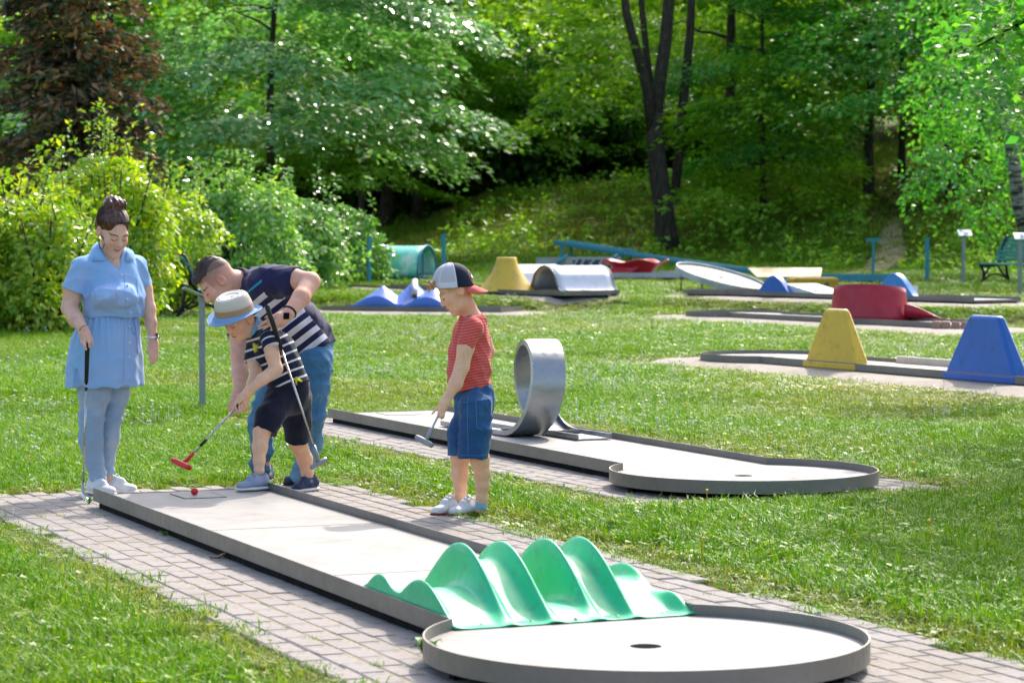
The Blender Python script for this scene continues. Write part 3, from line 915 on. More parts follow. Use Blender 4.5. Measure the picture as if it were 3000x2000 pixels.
def blue_waves():
    c = to_w(FR8, .0, 1.42)
    t = thing('wave_peaks', 'blue glassfibre obstacle with three pointed wave peaks and a steel pipe', 'minigolf obstacle', (*c, .205 + .087), FR8['rz'], 'minigolf obstacles')
    NU, NV = 40, 80
    us = np.linspace(-.45, .45, NU); vs = np.linspace(-1.02, .95, NV)
    U, Vv = np.meshgrid(us, vs, indexing='ij')
    Z = np.zeros_like(U)
    for (cu, cv, h, wu, wv) in ((.16, -.46, .36, .66, .56), (-.10, -.04, .43, .66, .46), (.14, .40, .36, .66, .54), (-.3, -.5, .2, .4, .4), (-.3, .5, .2, .4, .35)):
        r = np.sqrt(((U - cu) / wu) ** 2 + ((Vv - cv) / wv) ** 2)
        Z = np.maximum(Z, h * np.clip(1 - r, 0, 1) ** 1.15)
    Z = np.maximum(Z, .17 * np.clip(1 - np.abs(U) / .46, 0, 1) ** .6 * np.clip((.75 - np.abs(Vv + .03)) / .3, 0, 1))
    Z *= np.clip((.95 - Vv) / .05, 0, 1) * np.clip((Vv + 1.02) / .05, 0, 1)
    P = np.stack([U, Vv, Z + .008], -1)
    lo, hi = P[:1].copy(), P[-1:].copy(); lo[..., 0] -= .004; hi[..., 0] += .004; lo[..., 2] = hi[..., 2] = .003
    P = np.concatenate([lo, P, hi])
    mb = MB(); mb.grid(P); o = mb.build('wave_sheet', M['bluewave_grp'], t); solidify(o, .01, -1)
    mb = MB(); mb.tube([(-.06, .0, .43), (.40, .19, .20)], .043, 14, caps=False); o = mb.build('pipe', M['steel_pale'], t); solidify(o, .006, -1)
    mb = MB(); mb.tube([(.38, .182, .21), (.39, .187, .205)], .036, 12); mb.build('pipe_mouth', M['cup'], t)
blue_waves()
def green_arch():
    p = at(1195, 806, 52.5); g = float(tz(p[0], p[1]))
    t = thing('arch_tunnel', 'turquoise arched tunnel with patches of light painted on, dark inside, between two posts', 'minigolf obstacle', (p[0], p[1], g), R(-16), 'minigolf obstacles')
    N = 30; P = np.zeros((7, N, 3))
    for i, x in enumerate(np.linspace(-.40, .40, 7)):
        for j, a in enumerate(np.linspace(math.pi, 0, N)):
            P[i, j] = (x, -.62 * math.cos(a), .09 + .60 * math.sin(a) ** .85)
    n = NT('lit_patch_turquoise'); co = n.coord()
    w = n.maprange(n.noise(co, 2.4, 4, .6), .52, .60)  # pale patches paint in the light falling on the arch front
    n.color(n.mix(w, n.mix(n.noise(co, 5, 3), L('#6bd6bc'), L('#86e3cc')), L('#d6f2de'))).setp(rough=.5)
    M['lit_patch_turq'] = n.m
    mb = MB(); mb.grid(P); o = mb.build('arch_sheet', M['lit_patch_turq'], t); solidify(o, .02, 1)
    for x in (-.41, .41):
        mb = MB(); mb.tube([(x, q[1], q[2]) for q in P[0]], .025, 6); mb.build('arch_rib', M['teal_paint'], t)
    mb = MB(); mb.box((.41, -.25, .3), (.04, .04, .44)); mb.build('upright', M['teal_paint'], t)
    mb = MB(); mb.box((0, 0, .05), (1.15, 1.5, .08)); mb.build('base_plate', M['teal_dark'], t)
green_arch()

# ------------------------------------------------------------------ posts, signs, benches
def post(label, px, top, Y, w=.055, mk='post_grey', head=None, grp='posts on the lawn', cat='post'):
    p = at(px, 800, Y); g = float(tz(p[0], p[1])); zt = at(px, top, Y)[2] - g
    t = thing('post' if head is None else 'sign_post', label, cat, (p[0], p[1], g), R(rng.uniform(-25, 25)), grp)
    mb = MB(); mb.box((0, 0, zt / 2 - .03), (w, w, zt + .06)); mb.build('pole', M[mk], t)
    if head == 'plate':
        mb = MB(); Mx = Matrix.Rotation(R(32), 3, 'X') @ Matrix.Identity(3)
        mb.box((.02, -.02, zt + .05), (.26, .20, .012), Mx); mb.build('sign_plate', M['sign_white'], t)
        mb = MB(); mb.box((.02, -.03, zt + .054), (.05, .11, .012), Mx); mb.box((.06, -.03, zt + .056), (.07, .035, .012), Mx); mb.build('sign_picture', M['teal_paint'], t)
    if head == 'tee':
        mb = MB(); mb.box((0, 0, zt + .02), (.30, .07, .07)); mb.build('cross_head', M['teal_paint'], t)
    if head == 'cap':
        mb = MB(); mb.box((.03, 0, zt + .015), (.14, .08, .03)); mb.build('cap', M[mk], t)
    return t
post('teal post left of the turquoise arch, with a small cap', 1082, 700, 50.0, .07, 'teal_paint', 'cap')
post('teal post right of the turquoise arch, above the cap of the boy in red', 1300, 690, 54.5, .075, 'teal_paint', 'cap')
post('teal T shaped post in front of the pale slope', 2558, 706, 54.0, .05, 'teal_paint', 'tee')
post('bare teal post between the T shaped post and the sign posts', 2716, 696, 51.5, .065, 'teal_paint')
post('sign post with a slanted white picture plate, left of the bench', 2822, 690, 50.0, .06, 'post_grey', 'plate', 'sign posts')
post('sign post with a slanted white picture plate at the right edge, before the bench', 2988, 700, 44.0, .065, 'post_grey', 'plate', 'sign posts')
post('thin grey post standing in front of the hedge between the woman and the man', 515, 735, 41.5, .05)
post('thin grey post in the hedge above the back of the man', 797, 690, 46.0, .05)

def score_post():
    p = at(593, 1205, 20.4); g = float(tz(p[0], p[1]))
    t = thing('score_post', 'grey square steel post with a slanted writing plate and hook, left of the man', 'post', (p[0], p[1], g), R(12), 'posts on the lawn')
    mb = MB(); mb.box((0, 0, .42), (.047, .047, .90)); bevel(mb.build('pole', M['post_grey'], t), .004)
    mb = MB(); mb.box((.01, .0, .895), (.34, .24, .008), Matrix.Rotation(R(24), 3, 'Y') @ Matrix.Rotation(R(-4), 3, 'X')); mb.build('writing_plate', M['steel_pale'], t)
    mb = MB(); mb.tube([(0, 0, .775), (-.115, -.01, .775), (-.135, -.012, .80)], .006, 6); mb.build('hook', M['post_grey'], t)
    mb = MB(); mb.box((0, 0, .872), (.06, .06, .04)); mb.build('bracket', M['post_grey'], t)
score_post()

def bench(label, x, y, rz):
    t = thing('park_bench', label, 'bench', (x, y, float(tz(x, y))), rz, 'park benches')
    # local: x along the bench, -y is the front
    seat = [(-.30 + .075 * k, .425 - .018 * math.sin(k / 5 * math.pi) + (-.015 if k == 0 else 0)) for k in range(6)]
    back = [(.13 + .016 * k + .004 * k * k, .50 + .075 * k) for k in range(6)]
    for k, (yy, zz) in enumerate(seat):
        mb = MB(); mb.box((0, yy, zz), (1.6, .062, .03)); bevel(mb.build('slat', M['slat'], t), .006)
    for k, (yy, zz) in enumerate(back):
        mb = MB(); mb.box((0, yy, zz), (1.6, .03, .062), Matrix.Rotation(R(-14 - k * 3), 3, 'X')); bevel(mb.build('slat', M['slat'], t), .006)
    for sx in (-.68, .68):
        mb = MB()
        mb.tube([(sx, -.34, .39), (sx, -.2, .385), (sx, .0, .375), (sx, .12, .42), (sx, .17, .55), (sx, .22, .75), (sx, .30, .93), (sx, .34, .95)], [.03, .03, .032, .035, .034, .03, .026, .02], 8)
        mb.tube([(sx, -.30, .37), (sx, -.24, .24), (sx, -.26, .1), (sx, -.33, .0)], [.03, .026, .028, .035], 8)
        mb.tube([(sx, .20, .60), (sx, .30, .40), (sx, .33, .2), (sx, .42, .0)], [.024, .028, .03, .035], 8)
        mb.tube([(sx, -.26, .08), (sx, -.1, .2), (sx, .1, .22), (sx, .34, .12)], [.022, .02, .02, .022], 8)
        mb.tube([(sx, -.1, .37), (sx, -.2, .22), (sx, -.26, .1)], .018, 6)
        mb.tube([(sx, .08, .39), (sx, .2, .25), (sx, .33, .14)], .02, 6)
        mb.build('side_frame', M['iron'], t)
p = at(2955, 830, 49.5); bench('green slatted park bench with black iron sides at the right edge', p[0] + .2, p[1] + .3, R(-62))
p = at(596, 850, 38.6); bench('green slatted park bench half hidden in the hedge behind the man', p[0], p[1], R(99))

# ------------------------------------------------------------------ weeds, a dry leaf, broken bricks
def weed(label, px, py, h, n_l, seed, g=0.0, leaf=.05, up=.5):
    k = (CAMH - g); Y = k * FPX / (py - 695.0); p = at(px, py, Y); rr = np.random.default_rng(seed)
    t = thing('weed', label, 'weed', (p[0], Y, g + .018), 0, 'weeds along the lanes')
    for i in range(n_l):
        a = rr.random() * 6.28; l = leaf * rr.uniform(.7, 1.3); q = np.array([math.cos(a), math.sin(a), 0]); s_ = np.array([-q[1], q[0], 0]); e = h * rr.uniform(.5, 1)
        mb = MB(); pts = []
        for f_, w in ((0, .10), (.3, .5), (.6, .55), (.85, .3), (1, .02)):
            c = q * l * f_ * (1.2 - up) + np.array([0, 0, e * math.sin(f_ * 2.0)]); pts.append([c - s_ * w * l * .35, c + (0, 0, -.004), c + s_ * w * l * .35])
        mb.grid(np.array(pts)); mb.build('leaf', M['leaf_weed'], t)
M['leaf_weed'] = mat_plain('weed_leaf', L('#4f8f2a'), .5, 0, .25, 30)
weed('leafy weed at the near corner of the nearest lane, below the ball', 262, 1488, .04, 8, 1, leaf=.035)
weed('low weed in the paver joint a third of the way down the nearest lane', 490, 1584, .03, 8, 2)
weed('upright dock weed growing beside the rail under the green waves', 1046, 1800, .075, 5, 3, leaf=.07, up=.95)
weed('bushy weed growing under the round end of the nearest lane', 1255, 1968, .09, 10, 4, leaf=.07)
p = at(648, 1638, 1.40 * FPX / (1638 - 695.0))
mb = MB(); mb.grid(np.array([[(x * .055, y * .018 * (1 - abs(x)), .012 * abs(y) + .010 * math.sin(x * 3)) for y in (-1, -.3, .3, 1)] for x in np.linspace(-1, 1, 8)]))
o = mb.build('dry_leaf', mat_plain('dry_leaf', L('#a58d6c'), .8, 0, .2, 30)); o.location = (p[0], p[1], .026); o.rotation_euler = (0, 0, .4)
tag(o, 'curled dry brown leaf lying on the pavers by the nearest lane', 'leaf')
p = at(2765, 1003, 34.2); g = float(tz(p[0], p[1]))
t = thing('brick_edging', 'short row of broken reddish bricks at the edge of the concrete path', 'bricks', (p[0], p[1] - .9, g), R(-12))
M['brick'] = mat_plain('old_brick', L('#a9897b'), .9, 0, .2, 12, .4, 80)
for i in range(5):
    mb = MB(); mb.box((0, 0, .05), (.105, .2, .11), None, .008); o = mb.build('brick', M['brick'], t); o.location = (-.24 + .12 * i, rng.normal(0, .01), rng.normal(.02, .006)); o.rotation_euler = (rng.normal(0, .03), rng.normal(0, .04), rng.normal(0, .04))
# ------------------------------------------------------------------ foliage
def leaf_quads(c, nrm, dirv, size, width=.55, fold=.18):
    """c (n,3) centres, nrm (n,3), dirv (n,3) in-plane direction; returns verts (4n,3), tri faces (2n,3)"""
    n_ = len(c)
    d = dirv - nrm * np.sum(dirv * nrm, 1, keepdims=True)
    d /= np.linalg.norm(d, axis=1, keepdims=True) + 1e-9
    s_ = np.cross(nrm, d)
    L_ = size[:, None]
    base = c - d * L_ * .5; tip = c + d * L_ * .5
    lf = c + s_ * L_ * width * .5 + nrm * L_ * fold * .5 - d * L_ * .06
    rt = c - s_ * L_ * width * .5 + nrm * L_ * fold * .5 - d * L_ * .06
    V = np.stack([base, lf, tip, rt], 1).reshape(-1, 3)
    b = np.arange(n_)[:, None] * 4
    F = np.concatenate([b + np.array([[0, 2, 1]]), b + np.array([[0, 3, 2]])], 1).reshape(-1, 3)
    return V, F
def unit(v): return v / (np.linalg.norm(v, axis=-1, keepdims=True) + 1e-9)

def spray_crown(r, center, rad, n_spray, per, spray_r, leaf, up=.75, hollow=.45, jitter=.45, droop=.25, lobes=6, cut=None, width=.6):
    """crown of leaf sprays: each spray is a thin tilted fan of single leaves, layered as on a branch"""
    k = 0; cs = []
    u = unit(r.normal(size=(n_spray * 3, 3)))
    lob = unit(r.normal(size=(lobes, 3))); amp = r.uniform(.12, .38, lobes)
    rr = 1 - .28 + np.sum(amp * np.clip(u @ lob.T - .55, 0, 1) * 2.2, 1)
    rho = (hollow + (1 - hollow) * r.random(len(u)) ** .6)
    p = u * (rr * rho)[:, None] * np.array(rad) + np.array(center)
    if cut is not None: p = p[cut(p)]
    p = p[:n_spray]
    o = unit((p - np.array(center)) / np.array(rad))
    nrm = unit(o * (1 - up) + np.array([0, 0, up]) + r.normal(0, .18, p.shape))
    rs = spray_r * r.uniform(.6, 1.35, len(p))
    ang = r.random((len(p), per)) * 2 * np.pi
    q = np.sqrt(r.random((len(p), per)))
    a = unit(np.cross(nrm, np.array([.3, .2, 1.0]) + 0 * nrm)); b = np.cross(nrm, a)
    L1 = a[:, None] * (np.cos(ang) * q)[..., None] + b[:, None] * (np.sin(ang) * q)[..., None]
    pts = p[:, None] + L1 * rs[:, None, None]
    # fans sag towards their rim
    pts[..., 2] -= (q ** 2) * droop * rs[:, None]
    pts += r.normal(0, .05, pts.shape) * rs[:, None, None]
    c = pts.reshape(-1, 3)
    nn = unit(np.repeat(nrm, per, 0) + r.normal(0, jitter, c.shape))
    dv = unit(L1.reshape(-1, 3) + r.normal(0, .35, c.shape) + np.array([0, 0, -.2]))
    sz = leaf * r.uniform(.65, 1.35, len(c))
    return leaf_quads(c, nn, dv, sz, width)

def layered_crown(r, z0, z1, rad, n_br, n_sp, per, spray_r, leaf, up=.76, jitter=.3, droop=.35, width=.6, rise=.15, sag=.28, top_thin=None):
    """boughs one above the other: each bough carries flat fans of leaves, dark gaps stay between the layers"""
    Vs, Fs, b = [], [], 0
    for k in range(n_br):
        z = z0 + (z1 - z0) * (k + r.random()) / n_br
        if top_thin and z > top_thin and r.random() < .55: continue
        f = (z - z0) / (z1 - z0); R0 = rad * (1 - .75 * max(0, f - .35) ** 1.6) * r.uniform(.72, 1.15)
        a = r.random() * 6.283; d = np.array([math.cos(a), math.sin(a), 0]); sd = np.array([-d[1], d[0], 0])
        ms = max(3, int(n_sp * R0 / rad))
        s = .28 + .72 * np.sqrt(r.random(ms)); lat = r.normal(0, .20, ms) * R0 * (.45 + .6 * s)
        p = d * (s * R0)[:, None] + sd * lat[:, None]; p[:, 2] = z + rise * s * R0 - sag * R0 * s * s + r.normal(0, .10, ms)
        nrm = unit(np.array([0, 0, up]) + d * (.14 + .30 * s)[:, None] * (1 - up) * 2.4 + r.normal(0, .10, (ms, 3)))
        rs = spray_r * r.uniform(.6, 1.3, ms); ang = r.random((ms, per)) * 6.283; q = np.sqrt(r.random((ms, per)))
        A = unit(np.cross(nrm, np.array([.3, .2, 1.0]) + 0 * nrm)); Bq = np.cross(nrm, A)
        L1 = A[:, None] * (np.cos(ang) * q)[..., None] + Bq[:, None] * (np.sin(ang) * q)[..., None]
        pts = p[:, None] + L1 * rs[:, None, None]; pts[..., 2] -= q ** 2 * droop * rs[:, None]; pts += r.normal(0, .045, pts.shape)
        c = pts.reshape(-1, 3); nn = unit(np.repeat(nrm, per, 0) + r.normal(0, jitter, c.shape))
        dv = unit(L1.reshape(-1, 3) + d * .4 + r.normal(0, .3, c.shape) + np.array([0, 0, -.25]))
        V, F = leaf_quads(c, nn, dv, leaf * r.uniform(.6, 1.4, len(c)), width)
        Vs.append(V); Fs.append(F + b); b += len(V)
    return np.concatenate(Vs), np.concatenate(Fs)

def branch_tree(r, h, r0, n_b, spread, lean=(0, 0), start=.3, stems=None):
    mb = MB()
    stems = stems or [((0, 0), lean, h, r0)]
    for (ox, oy), ln, hh, rr in stems:
        pts = [(ox, oy, -.3)]
        for k in range(1, 9):
            s = k / 8
            pts.append((ox + ln[0] * hh * s ** 1.15 + .05 * math.sin(k * 1.3 + ox), oy + ln[1] * hh * s ** 1.15 + .05 * math.cos(k * 1.7), hh * s))
        mb.tube(pts, [rr * (1.35 if k == 0 else 1 - .8 * k / 8) for k in range(9)], 9)
        for b in range(n_b):
            s = start + (1 - start) * (b + r.random()) / n_b * .9
            i = int(s * 8); f_ = s * 8 - i
            p0 = np.array(pts[i]) * (1 - f_) + np.array(pts[min(i + 1, 8)]) * f_
            a = r.random() * 6.283; l = spread * (1 - .5 * s) * r.uniform(.6, 1.1); up_ = r.uniform(.1, .7)
            q = [p0]
            for j in range(1, 5):
                t_ = j / 4
                q.append(p0 + np.array([math.cos(a) * l * t_, math.sin(a) * l * t_, l * up_ * t_ - .25 * l * t_ * t_]) + r.normal(0, .05 * l, 3) * t_)
            rb = rr * (1 - .8 * s) * .5
            mb.tube(q, [rb * (1 - .8 * j / 4) for j in range(5)], 6)
            for tw in range(2):
                jj = r.integers(2, 5); w = q[jj]; e = w + np.array([r.normal(0, .35), r.normal(0, .35), r.uniform(-.1, .4)]) * l * .6
                mb.tube([w, (w + e) / 2 + r.normal(0, .04, 3), e], [rb * .3, rb * .2, rb * .06], 5)
    return mb

n = NT('bark'); co = n.coord()
mp = n.new('ShaderNodeMapping'); mp.inputs['Scale'].default_value = (9, 9, 1.6); n.lk(co, mp.inputs[0])
n.color(n.ramp(n.noise(mp.outputs[0], 2.2, 6, .7), [(.3, L('#2a2423')), (.55, L('#4a413c')), (.75, L('#685e55'))])).setp(rough=.9, spec=.2)
n.bump(n.noise(mp.outputs[0], 3, 5), .8, .03); M['bark'] = n.m
n = NT('birch_bark'); co = n.coord()
mp = n.new('ShaderNodeMapping'); mp.inputs['Scale'].default_value = (2, 2, 9); n.lk(co, mp.inputs[0])
n.color(n.ramp(n.noise(mp.outputs[0], 1.3, 5, .7), [(.44, L('#2c2926')), (.54, L('#8f8d88')), (.8, L('#b3b1aa'))])).setp(rough=.8); M['birch_bark'] = n.m

M['leaf_wood'] = mat_leaf('leaf_wood', L('#679c2a'), L('#86b836'), L('#acd054'), .58, .40)
M['leaf_deep'] = mat_leaf('leaf_deep', L('#4f8a2e'), L('#6ca63a'), L('#90be4c'), .57, .40)
M['leaf_maple'] = mat_leaf('leaf_maple', L('#5fa05e'), L('#7ab873'), L('#a2d094'), .40, .22, (.95, 1.0, .45), 1.0)
M['leaf_right'] = mat_leaf('leaf_right', L('#44904a'), L('#59a552'), L('#82bf52'), .5, .38, (.9, 1, .4))
M['leaf_hedge'] = mat_leaf('leaf_hedge', L('#6a9f26'), L('#8db832'), L('#bccb42'), .5, .28, (1, 1, .3), .8)
M['leaf_hedge2'] = mat_leaf('leaf_hedge_dark', L('#5a9a40'), L('#7ab454'), L('#a4cc80'), .45, .24, (1, 1, .4), .95)
M['leaf_brown'] = mat_leaf('leaf_conifer', L('#5d5c42'), L('#846d54'), L('#9a7c62'), .2, .6, (1, .8, .5), .25)
M['leaf_conifer_green'] = mat_leaf('leaf_conifer_green', L('#24443a'), L('#2f5646'), L('#44684f'), .2, .5, (1, 1, .5), .3)

def crown_mesh(name, V, F, mat):
    me = mesh_np(name, V, F); me.materials.append(mat); return me
r = np.random.default_rng(21)
WOOD = []           # crowns shared by the trees of the wood
for k in range(4):
    V, F = layered_crown(r, 2.4, 14.0, 4.6, 54, 11, 44, .80, .20, up=.74, jitter=.36, droop=.4, top_thin=7.6)
    WOOD.append((V, F))
WM = [crown_mesh('crown', *WOOD[k], M[('leaf_wood', 'leaf_deep', 'leaf_wood', 'leaf_right')[k]]) for k in range(4)]
TM = [branch_tree(np.random.default_rng(50 + k), 13, .16 + .03 * k, 12, 3.8, (.02 * (k - 1), 0), .26).build('trunk_template', M['bark']).data for k in range(3)]
for o in [o for o in COL.objects if o.name.startswith('trunk_template')]: bpy.data.objects.remove(o)
for me in TM: me.name = 'trunk'

# (px, depth, scale, mesh, spin, label)
WTREES = [
 (1130, 78, .95, 1, 0.3, 'dark slim tree at the left end of the wood, above the brown path'),
 (1330, 82, 1.0, 0, 1.2, 'tree with an arching bare limb in the middle of the wood'),
 (1490, 91, .95, 1, 2.0, 'tree behind the bank above the yellow cone'),
 (1640, 88, 1.05, 2, 3.1, 'leafy tree behind the bank, left of the great forked trunk'),
 (1775, 91, 1.0, 0, 4.4, 'tree with pale glittering leaves just left of the great forked trunk'),
 (2140, 74, .95, 1, 5.2, 'low hanging leafy tree right of the great forked trunk'),
 (2310, 79, 1.0, 2, .9, 'dense tree behind the tilted disc and the teal ramp'),
 (2450, 86, 1.1, 0, 1.8, 'yellowish green tree behind the pale slope'),
 (2545, 69, .85, 3, 2.6, 'slender dark trunked tree left of the pale slope'),
 (2780, 66, .9, 3, 3.7, 'tree with clustered trunks on the right slope behind the sign post'),
 (2700, 92, 1.1, 2, 4.9, 'sunlit tree behind the right slope'),
 (2950, 84, 1.1, 0, 5.7, 'tall tree in the upper right corner behind the bench'),
 (840, 84, 1.05, 2, 1.1, 'tree of the wood behind the pale leaved maple'),
 (620, 88, 1.1, 0, 2.9, 'tree of the wood between the brown conifer and the maple'),
 (330, 80, 1.1, 1, 0.7, 'dark green tree behind the brown conifer'),
 (90, 84, 1.1, 3, 1.9, 'green tree in the upper left corner behind the conifer'),
 (1060, 75, .62, 0, 2.2, 'small tree just above the last hedge shrub, at the edge of the wood'),
 (1225, 79, .66, 2, 3.3, 'small tree between the brown path and the turquoise arch'),
 (1545, 83, .7, 3, 4.1, 'small tree behind the crest of the bank above the white barrel humps'),
 (1805, 84, .6, 0, .4, 'small tree close on the left of the great forked trunk'),
 (2235, 69, .6, 3, 5.0, 'small tree above the middle of the long teal ramp'),
 (2640, 71, .62, 0, 1.4, 'small tree on the right slope beside the pale path'),
 (2870, 72, .7, 2, 2.4, 'small tree on the right slope above the bench'),
]
def wood_tree(px, Y, s, k, spin, label):
    p = at(px, 700, Y); g = float(tz(p[0], p[1]))
    t = thing('wood_tree', label, 'tree', (p[0], p[1], g), spin, 'trees of the wood'); t.scale = (s, s, s * 1.02)
    link('trunk', TM[k % 3], None, t); link('crown', WM[k], None, t)
    return t
for a in WTREES: wood_tree(*a)

# the far wood: one mass behind the trees one can tell apart
r = np.random.default_rng(33); Vs, Fs, b = [], [], 0
for k in range(46):
    V, F = WOOD[k % 4]; a = r.random() * 6.28; s = r.uniform(1.0, 1.5)
    X0 = -24 + 52 * (k % 23) / 22 + r.normal(0, .8); Y0 = (100 if k < 23 else 112) + r.normal(0, 3)
    zq = V.reshape(-1, 4, 3)[:, :, 2].mean(1)
    sel = (r.random(len(F) // 2) < .5) & (zq * s < 11.5); F2 = F.reshape(-1, 2, 3)[sel]
    used = F2[:, 0, 0] * 0 + (F2.reshape(len(F2), -1).min(1) // 4)
    Vq = V.reshape(-1, 4, 3)[used].reshape(-1, 3)
    cen = Vq.reshape(-1, 4, 3).mean(1, keepdims=True)
    Vq = ((Vq.reshape(-1, 4, 3) - cen) * 1.5 + cen).reshape(-1, 3)
    Rm = np.array([[math.cos(a), -math.sin(a), 0], [math.sin(a), math.cos(a), 0], [0, 0, 1]])
    Vs.append(Vq @ Rm.T * s + np.array([X0, Y0, float(tz(X0, Y0)) - .8]))
    m_ = len(used); Fq = np.arange(m_)[:, None] * 4
    Fs.append(np.concatenate([Fq + np.array([[0, 2, 1]]), Fq + np.array([[0, 3, 2]])], 1).reshape(-1, 3) + b); b += len(Vq)
M['leaf_far'] = mat_leaf('leaf_far', L('#7aae2c'), L('#9cc83a'), L('#c6dc52'), .6, .5)
tag(link('far_woods', mesh_np('far_woods', np.concatenate(Vs), np.concatenate(Fs)), M['leaf_far']), kind='stuff')

# great forked tree
def great_tree():
    p = at(1945, 705, 67.0); g = float(tz(p[0], p[1]))
    t = thing('forked_tree', 'great dark tree whose trunk forks into several upright stems above the bank', 'tree', (p[0], p[1], g))
    mb = MB()
    def P(px, py, dy=0): return at(px, py, 67.0 + dy) - np.array([p[0], p[1], g])
    mb.tube([P(1958, 730), P(1952, 690), P(1946, 620), P(1930, 520), P(1922, 440), P(1918, 330)], [.34, .30, .26, .25, .24, .2], 12)
    mb.tube([P(1918, 360), P(1932, 240, .2), P(1950, 120, .3), P(1960, 0, .4), P(1965, -140, .5)], [.19, .17, .16, .15, .12], 10)
    mb.tube([P(1912, 390), P(1895, 260, -.3), P(1868, 160, -.5), P(1835, 40, -.7), P(1820, -120, -.9)], [.15, .13, .12, .11, .08], 10)
    mb.tube([P(1915, 370), P(1905, 250, .6), P(1893, 150, .8), P(1880, 20, 1.0), P(1876, -100, 1)], [.12, .1, .09, .08, .06], 8)
    mb.tube([P(1975, 590, .8), P(1990, 440, .8), P(2005, 260, .9), P(2022, 100, 1.0), P(2030, -100, 1)], [.13, .125, .12, .11, .09], 10)
    mb.build('trunk', M['bark'], t)
    rr = np.random.default_rng(5)
    V, F = layered_crown(rr, 6.5, 16, 5.2, 40, 11, 42, .8, .20, up=.72, jitter=.4, top_thin=9.5)
    V2, F2 = layered_crown(rr, 1.2, 5.2, 2.6, 22, 7, 42, .7, .18, up=.74, jitter=.32, droop=.6, sag=.35); V2[:, 0] += 2.6; V2[:, 1] -= .6
    V3, F3 = layered_crown(rr, 3.4, 6.4, 1.9, 12, 6, 36, .65, .18, up=.74, jitter=.34, droop=.5); V3[:, 0] -= 1.9; V3[:, 1] += .8
    VV = np.concatenate([V, V2, V3]); FF = np.concatenate([F, F2 + len(V), F3 + len(V) + len(V2)])
    link('crown', crown_mesh('crown', VV, FF, M['leaf_wood']), None, t)
great_tree()

# pale glittering maple, upper left
def maple():
    p = at(760, 600, 60.0); g = float(tz(p[0], p[1]))
    t = thing('maple_tree', 'broad maple with glittering pale green leaves in drooping layers, upper left', 'tree', (p[0], p[1] + 2, g))
    rr = np.random.default_rng(6)
    V, F = layered_crown(rr, 2.6, 12.0, 5.3, 72, 16, 60, .80, .175, up=.72, jitter=.26, droop=.45, width=.75, rise=.12, sag=.22, top_thin=9.5)
    link('crown', crown_mesh('crown', V, F, M['leaf_maple']), None, t)
    mb = branch_tree(rr, 10, .13, 12, 2.6, (.02, .12), .5); mb.build('trunk', M['bark'], t)
maple()

# brown conifer, far upper left
def conifer():
    p = at(190, 600, 47.0); g = float(tz(p[0], p[1]))
    t = thing('conifer_tree', 'brownish conifer with feathery hanging twigs, upper left', 'tree', (p[0], p[1] + 1.2, g))
    rr = np.random.default_rng(8); Vs, Fs, b = [], [], 0
    mb = MB(); mb.tube([(0, 0, -.2), (0, 0, 4), (.1, 0, 9)], [.25, .18, .05], 9)
    for k in range(340):
        z = rr.uniform(1.0, 9.0); a = rr.random() * 6.283; l = (2.5 - .20 * z) * rr.uniform(.55, 1.1)
        d = np.array([math.cos(a), math.sin(a), 0]); n_ = 62
        s = np.sqrt(rr.random(n_)); droop_ = rr.uniform(.12, .5)
        c = d * (s * l)[:, None] + np.array([0, 0, z]); c[:, 2] += .25 * s * l - droop_ * l * s * s
        side = np.array([-d[1], d[0], 0]); c += side * (rr.normal(0, .16, n_) * (1.25 - .6 * s))[:, None]; c[:, 2] += rr.normal(0, .06, n_) - .05
        if d[1] < .6: mb.tube([(0, 0, z), d * l * .5 + (0, 0, z + .25 * l * .5 - droop_ * l * .25), d * l + (0, 0, z + .25 * l - droop_ * l)], [.03, .02, .006], 4)
        nn = unit(rr.normal(0, .6, (n_, 3)) + np.array([0, 0, .7])); dv = unit(d + side * rr.normal(0, .8, n_)[:, None] + np.array([0, 0, -.5]) + rr.normal(0, .3, (n_, 3)))
        V, F = leaf_quads(c, nn, dv, .22 * rr.uniform(.6, 1.3, n_), .32)
        Vs.append(V); Fs.append(F + b); b += len(V)
    me = mesh_np('crown', np.concatenate(Vs), np.concatenate(Fs)); me.materials.append(M['leaf_brown']); me.materials.append(M['leaf_conifer_green'])
    mi = np.repeat((rr.random(len(me.polygons) // 2) < .3).astype(np.int32), 2); me.polygons.foreach_set('material_index', mi)
    link('crown', me, None, t); mb.build('trunk', M['bark'], t)
conifer()

# birch at the right edge and the big leaved tree hanging in from the right (mostly out of frame, it shades the grass)
def birch():
    p = at(2985, 640, 52.0); g = float(tz(p[0], p[1]))
    t = thing('birch_tree', 'white barked birch leaning at the right edge above the bench', 'tree', (p[0], p[1] + .4, g))
    rr = np.random.default_rng(12)
    def P(px, py): return at(px, py, 52.4) - np.array([p[0], p[1] + .4, g])
    mb = MB(); mb.tube([P(3010, 700), P(2985, 600), P(2968, 470), P(2945, 330), P(2930, 180), P(2925, 0)], [.16, .145, .13, .12, .11, .1], 10); mb.build('trunk', M['birch_bark'], t)
    V, F = layered_crown(rr, 2.2, 8.5, 2.5, 34, 8, 54, .55, .115, up=.5, jitter=.5, droop=.9, sag=.5); V[:, 0] -= .7; V[:, 1] -= .2
    V2, F2 = layered_crown(rr, 6.5, 10, 2.2, 10, 7, 50, .6, .12, up=.5, jitter=.5, droop=.9, sag=.5)
    link('crown', crown_mesh('crown', np.concatenate([V, V2]), np.concatenate([F, F2 + len(V)]), M['leaf_right']), None, t)
birch()
